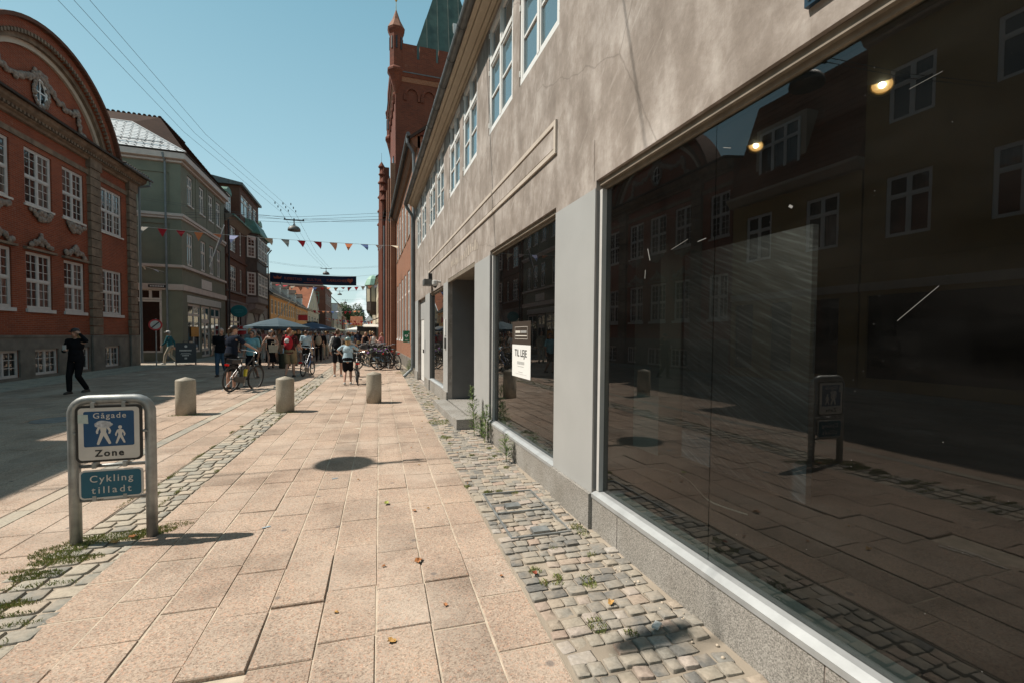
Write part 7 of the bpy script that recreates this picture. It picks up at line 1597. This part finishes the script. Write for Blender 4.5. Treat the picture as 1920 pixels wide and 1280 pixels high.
# paved access cover among the cobbles
ac = empty('access_cover', (1.36, 3.86, .006), -TH, 'steel-edged access cover filled with cobbles by the big pilaster', 'cover')
for (a, b, c_, d) in ((-.26, .26, -.52, -.505), (-.26, .26, .505, .52), (-.26, -.245, -.505, .505), (.245, .26, -.505, .505), (-.245, .245, -.01, .006)): MB().box(a * .985, b * .985, c_, d, -.03, .006).build('edge_strip', M['galv'], ac)
for x, y in ((-.05, .15), (.02, -.42)): MB().box(x - .07, x + .07, y - .05, y + .05, -.03, .010).build('lift_plate', M['galv'], ac)
mc = MB().lathe([(.33, -.01), (.33, .004), (.0, .004)], 28).build('manhole_cover', M['galv'], None, (-5.35, 10.35, .004)); tag(mc, 'flat round steel manhole cover in the shaded paving', 'manhole cover')
LM = [mat('leaf_rust', (.42, .17, .06), .7, .25, 30), mat('leaf_ochre', (.50, .28, .08), .7, .25, 30), mat('leaf_lime', (.30, .32, .06), .7, .2, 30), mat('leaf_dark_red', (.25, .05, .02), .7, .25, 30)]
def leaf(x, y, s, m, label, seed, group=None):
    rg = random.Random(seed); P = []; n = 14
    for k in range(n):
        t = 2 * PI * k / n; r = (.5 + .22 * math.cos(t) + .1 * math.cos(3 * t)) * (1 + (.14 if k % 2 else -.08)); P.append((r * math.cos(t) * s, r * math.sin(t) * s * .85))
    z = lambda px, py: .006 + .35 * abs(py) + .20 * s * math.sin(px / s * 2.2 + seed) ** 2
    th = .0012; mb = MB(); top = [(0, 0, z(0, 0) * .5 + th)] + [(a, b, z(a, b) + th) for a, b in P]; bt = [(0, 0, z(0, 0) * .5)] + [(a, b, z(a, b)) for a, b in P]; N = n + 1
    mb.add(top + bt, [(0, 1 + k, 1 + (k + 1) % n) for k in range(n)] + [(N, N + 1 + (k + 1) % n, N + 1 + k) for k in range(n)] + [(1 + k, N + 1 + k, N + 1 + (k + 1) % n, 1 + (k + 1) % n) for k in range(n)])
    mb.tube([(s * .5, 0, .012), (s * .95, s * .1, .006)], .0015, 4); o = mb.build('dry_leaf', m, None, (x, y, .002), rg.uniform(0, 6.3)); tag(o, label, 'leaf', group)
leaf(.35, 3.19, .055, LM[0], 'largest curled rust-brown leaf on the slabs in the foreground', 1); leaf(.12, 2.39, .04, LM[1], 'ochre leaf near the bottom edge on the slabs', 2); leaf(.19, 4.39, .05, LM[2], 'lime-green fallen leaf on the pale slabs', 3); leaf(1.08, 2.80, .035, LM[3], 'dark red leaf among the cobbles', 4); leaf(1.40, 2.36, .04, LM[1], 'yellow-brown leaf stuck between the cobbles in front of the plinth', 5); leaf(.42, 4.15, .035, LM[0], 'small brown leaf just right of the lime-green one', 6)
leaf(.45, 2.62, .025, LM[0], 'tiny rust leaf on a slab joint', 7); leaf(-1.72, 4.22, .06, LM[0], 'rust-brown leaves heaped in the grass under the zone sign', 8); leaf(-1.8, 4.16, .05, LM[1], 'orange-brown leaf in the grass under the zone sign', 9)
rg = random.Random(6)
for i in range(16): leaf(rg.uniform(-.9, 1.4), rg.uniform(2.6, 9), .022, LM[rg.randrange(2)], 'tiny dry brown leaf scrap on the paving', 20 + i, 'tiny leaf scraps on the paving')
o = MB().box(-.03, .03, -.018, .018, 0, .012).build('paper_scrap', M['white'], None, (1.52, 2.08, .012), .6); tag(o, 'folded white paper scrap on the cobbles by the plinth', 'litter')
rg = random.Random(9)
pb_ = MB()
for i in range(90):
    x = rg.uniform(1.62, 1.76); y = rg.uniform(1.7, 6.5); r = rg.uniform(.004, .014); pb_.ell((x, y, r * .4 - .008), (r, r * rg.uniform(.7, 1.2), r * .7), 6, 4)
tag(pb_.build('loose_grit', M['sand'], smooth=True), kind='stuff')
sc_ = MB()
rgs = random.Random(17)
for i in range(9):
    L_ = rgs.uniform(.05, .16); x0, y0 = rgs.uniform(-.05, .05), i * .035; sc_.prism([(x0 - .006, y0), (x0 + .008, y0 + .002), (x0 + .012, y0 + L_), (x0 - .002, y0 + L_ * .9)], -.0006, .0006)
o = sc_.build('scuff_mark', mat('pale_scuff', (.66, .60, .52), .9, .2, 40), None, (-.50, 2.28, .0075), 0); o.rotation_euler = (R_(90), 0, R_(-8)); tag(o, 'pale streaky scuff on the slabs at the bottom edge', 'paint mark'); o['kind'] = 'stuff'
bd = mat('chalk_blue', (.27, .36, .42), .9, .25, 60)
for x, y, lab in ((-.62, 2.72, 'faded blue paint dab on the lifted slab'), (-.78, 4.15, 'blue paint dab on the slabs right of the zone sign shadow'), (-.32, 5.35, 'blue paint dab beside the lamp shadow')):
    o = MB().prism([(.032 * math.cos(t) * (1 + .25 * math.sin(3 * t)), .014 * math.sin(t) * (1 + .3 * math.cos(2 * t))) for t in np.linspace(0, 2 * PI, 12, endpoint=False)], -.0008, .0008).build('paint_mark', bd, None, (x, y, .0045), .3); o.rotation_euler = (R_(90), 0, .4); tag(o, lab, 'paint mark')
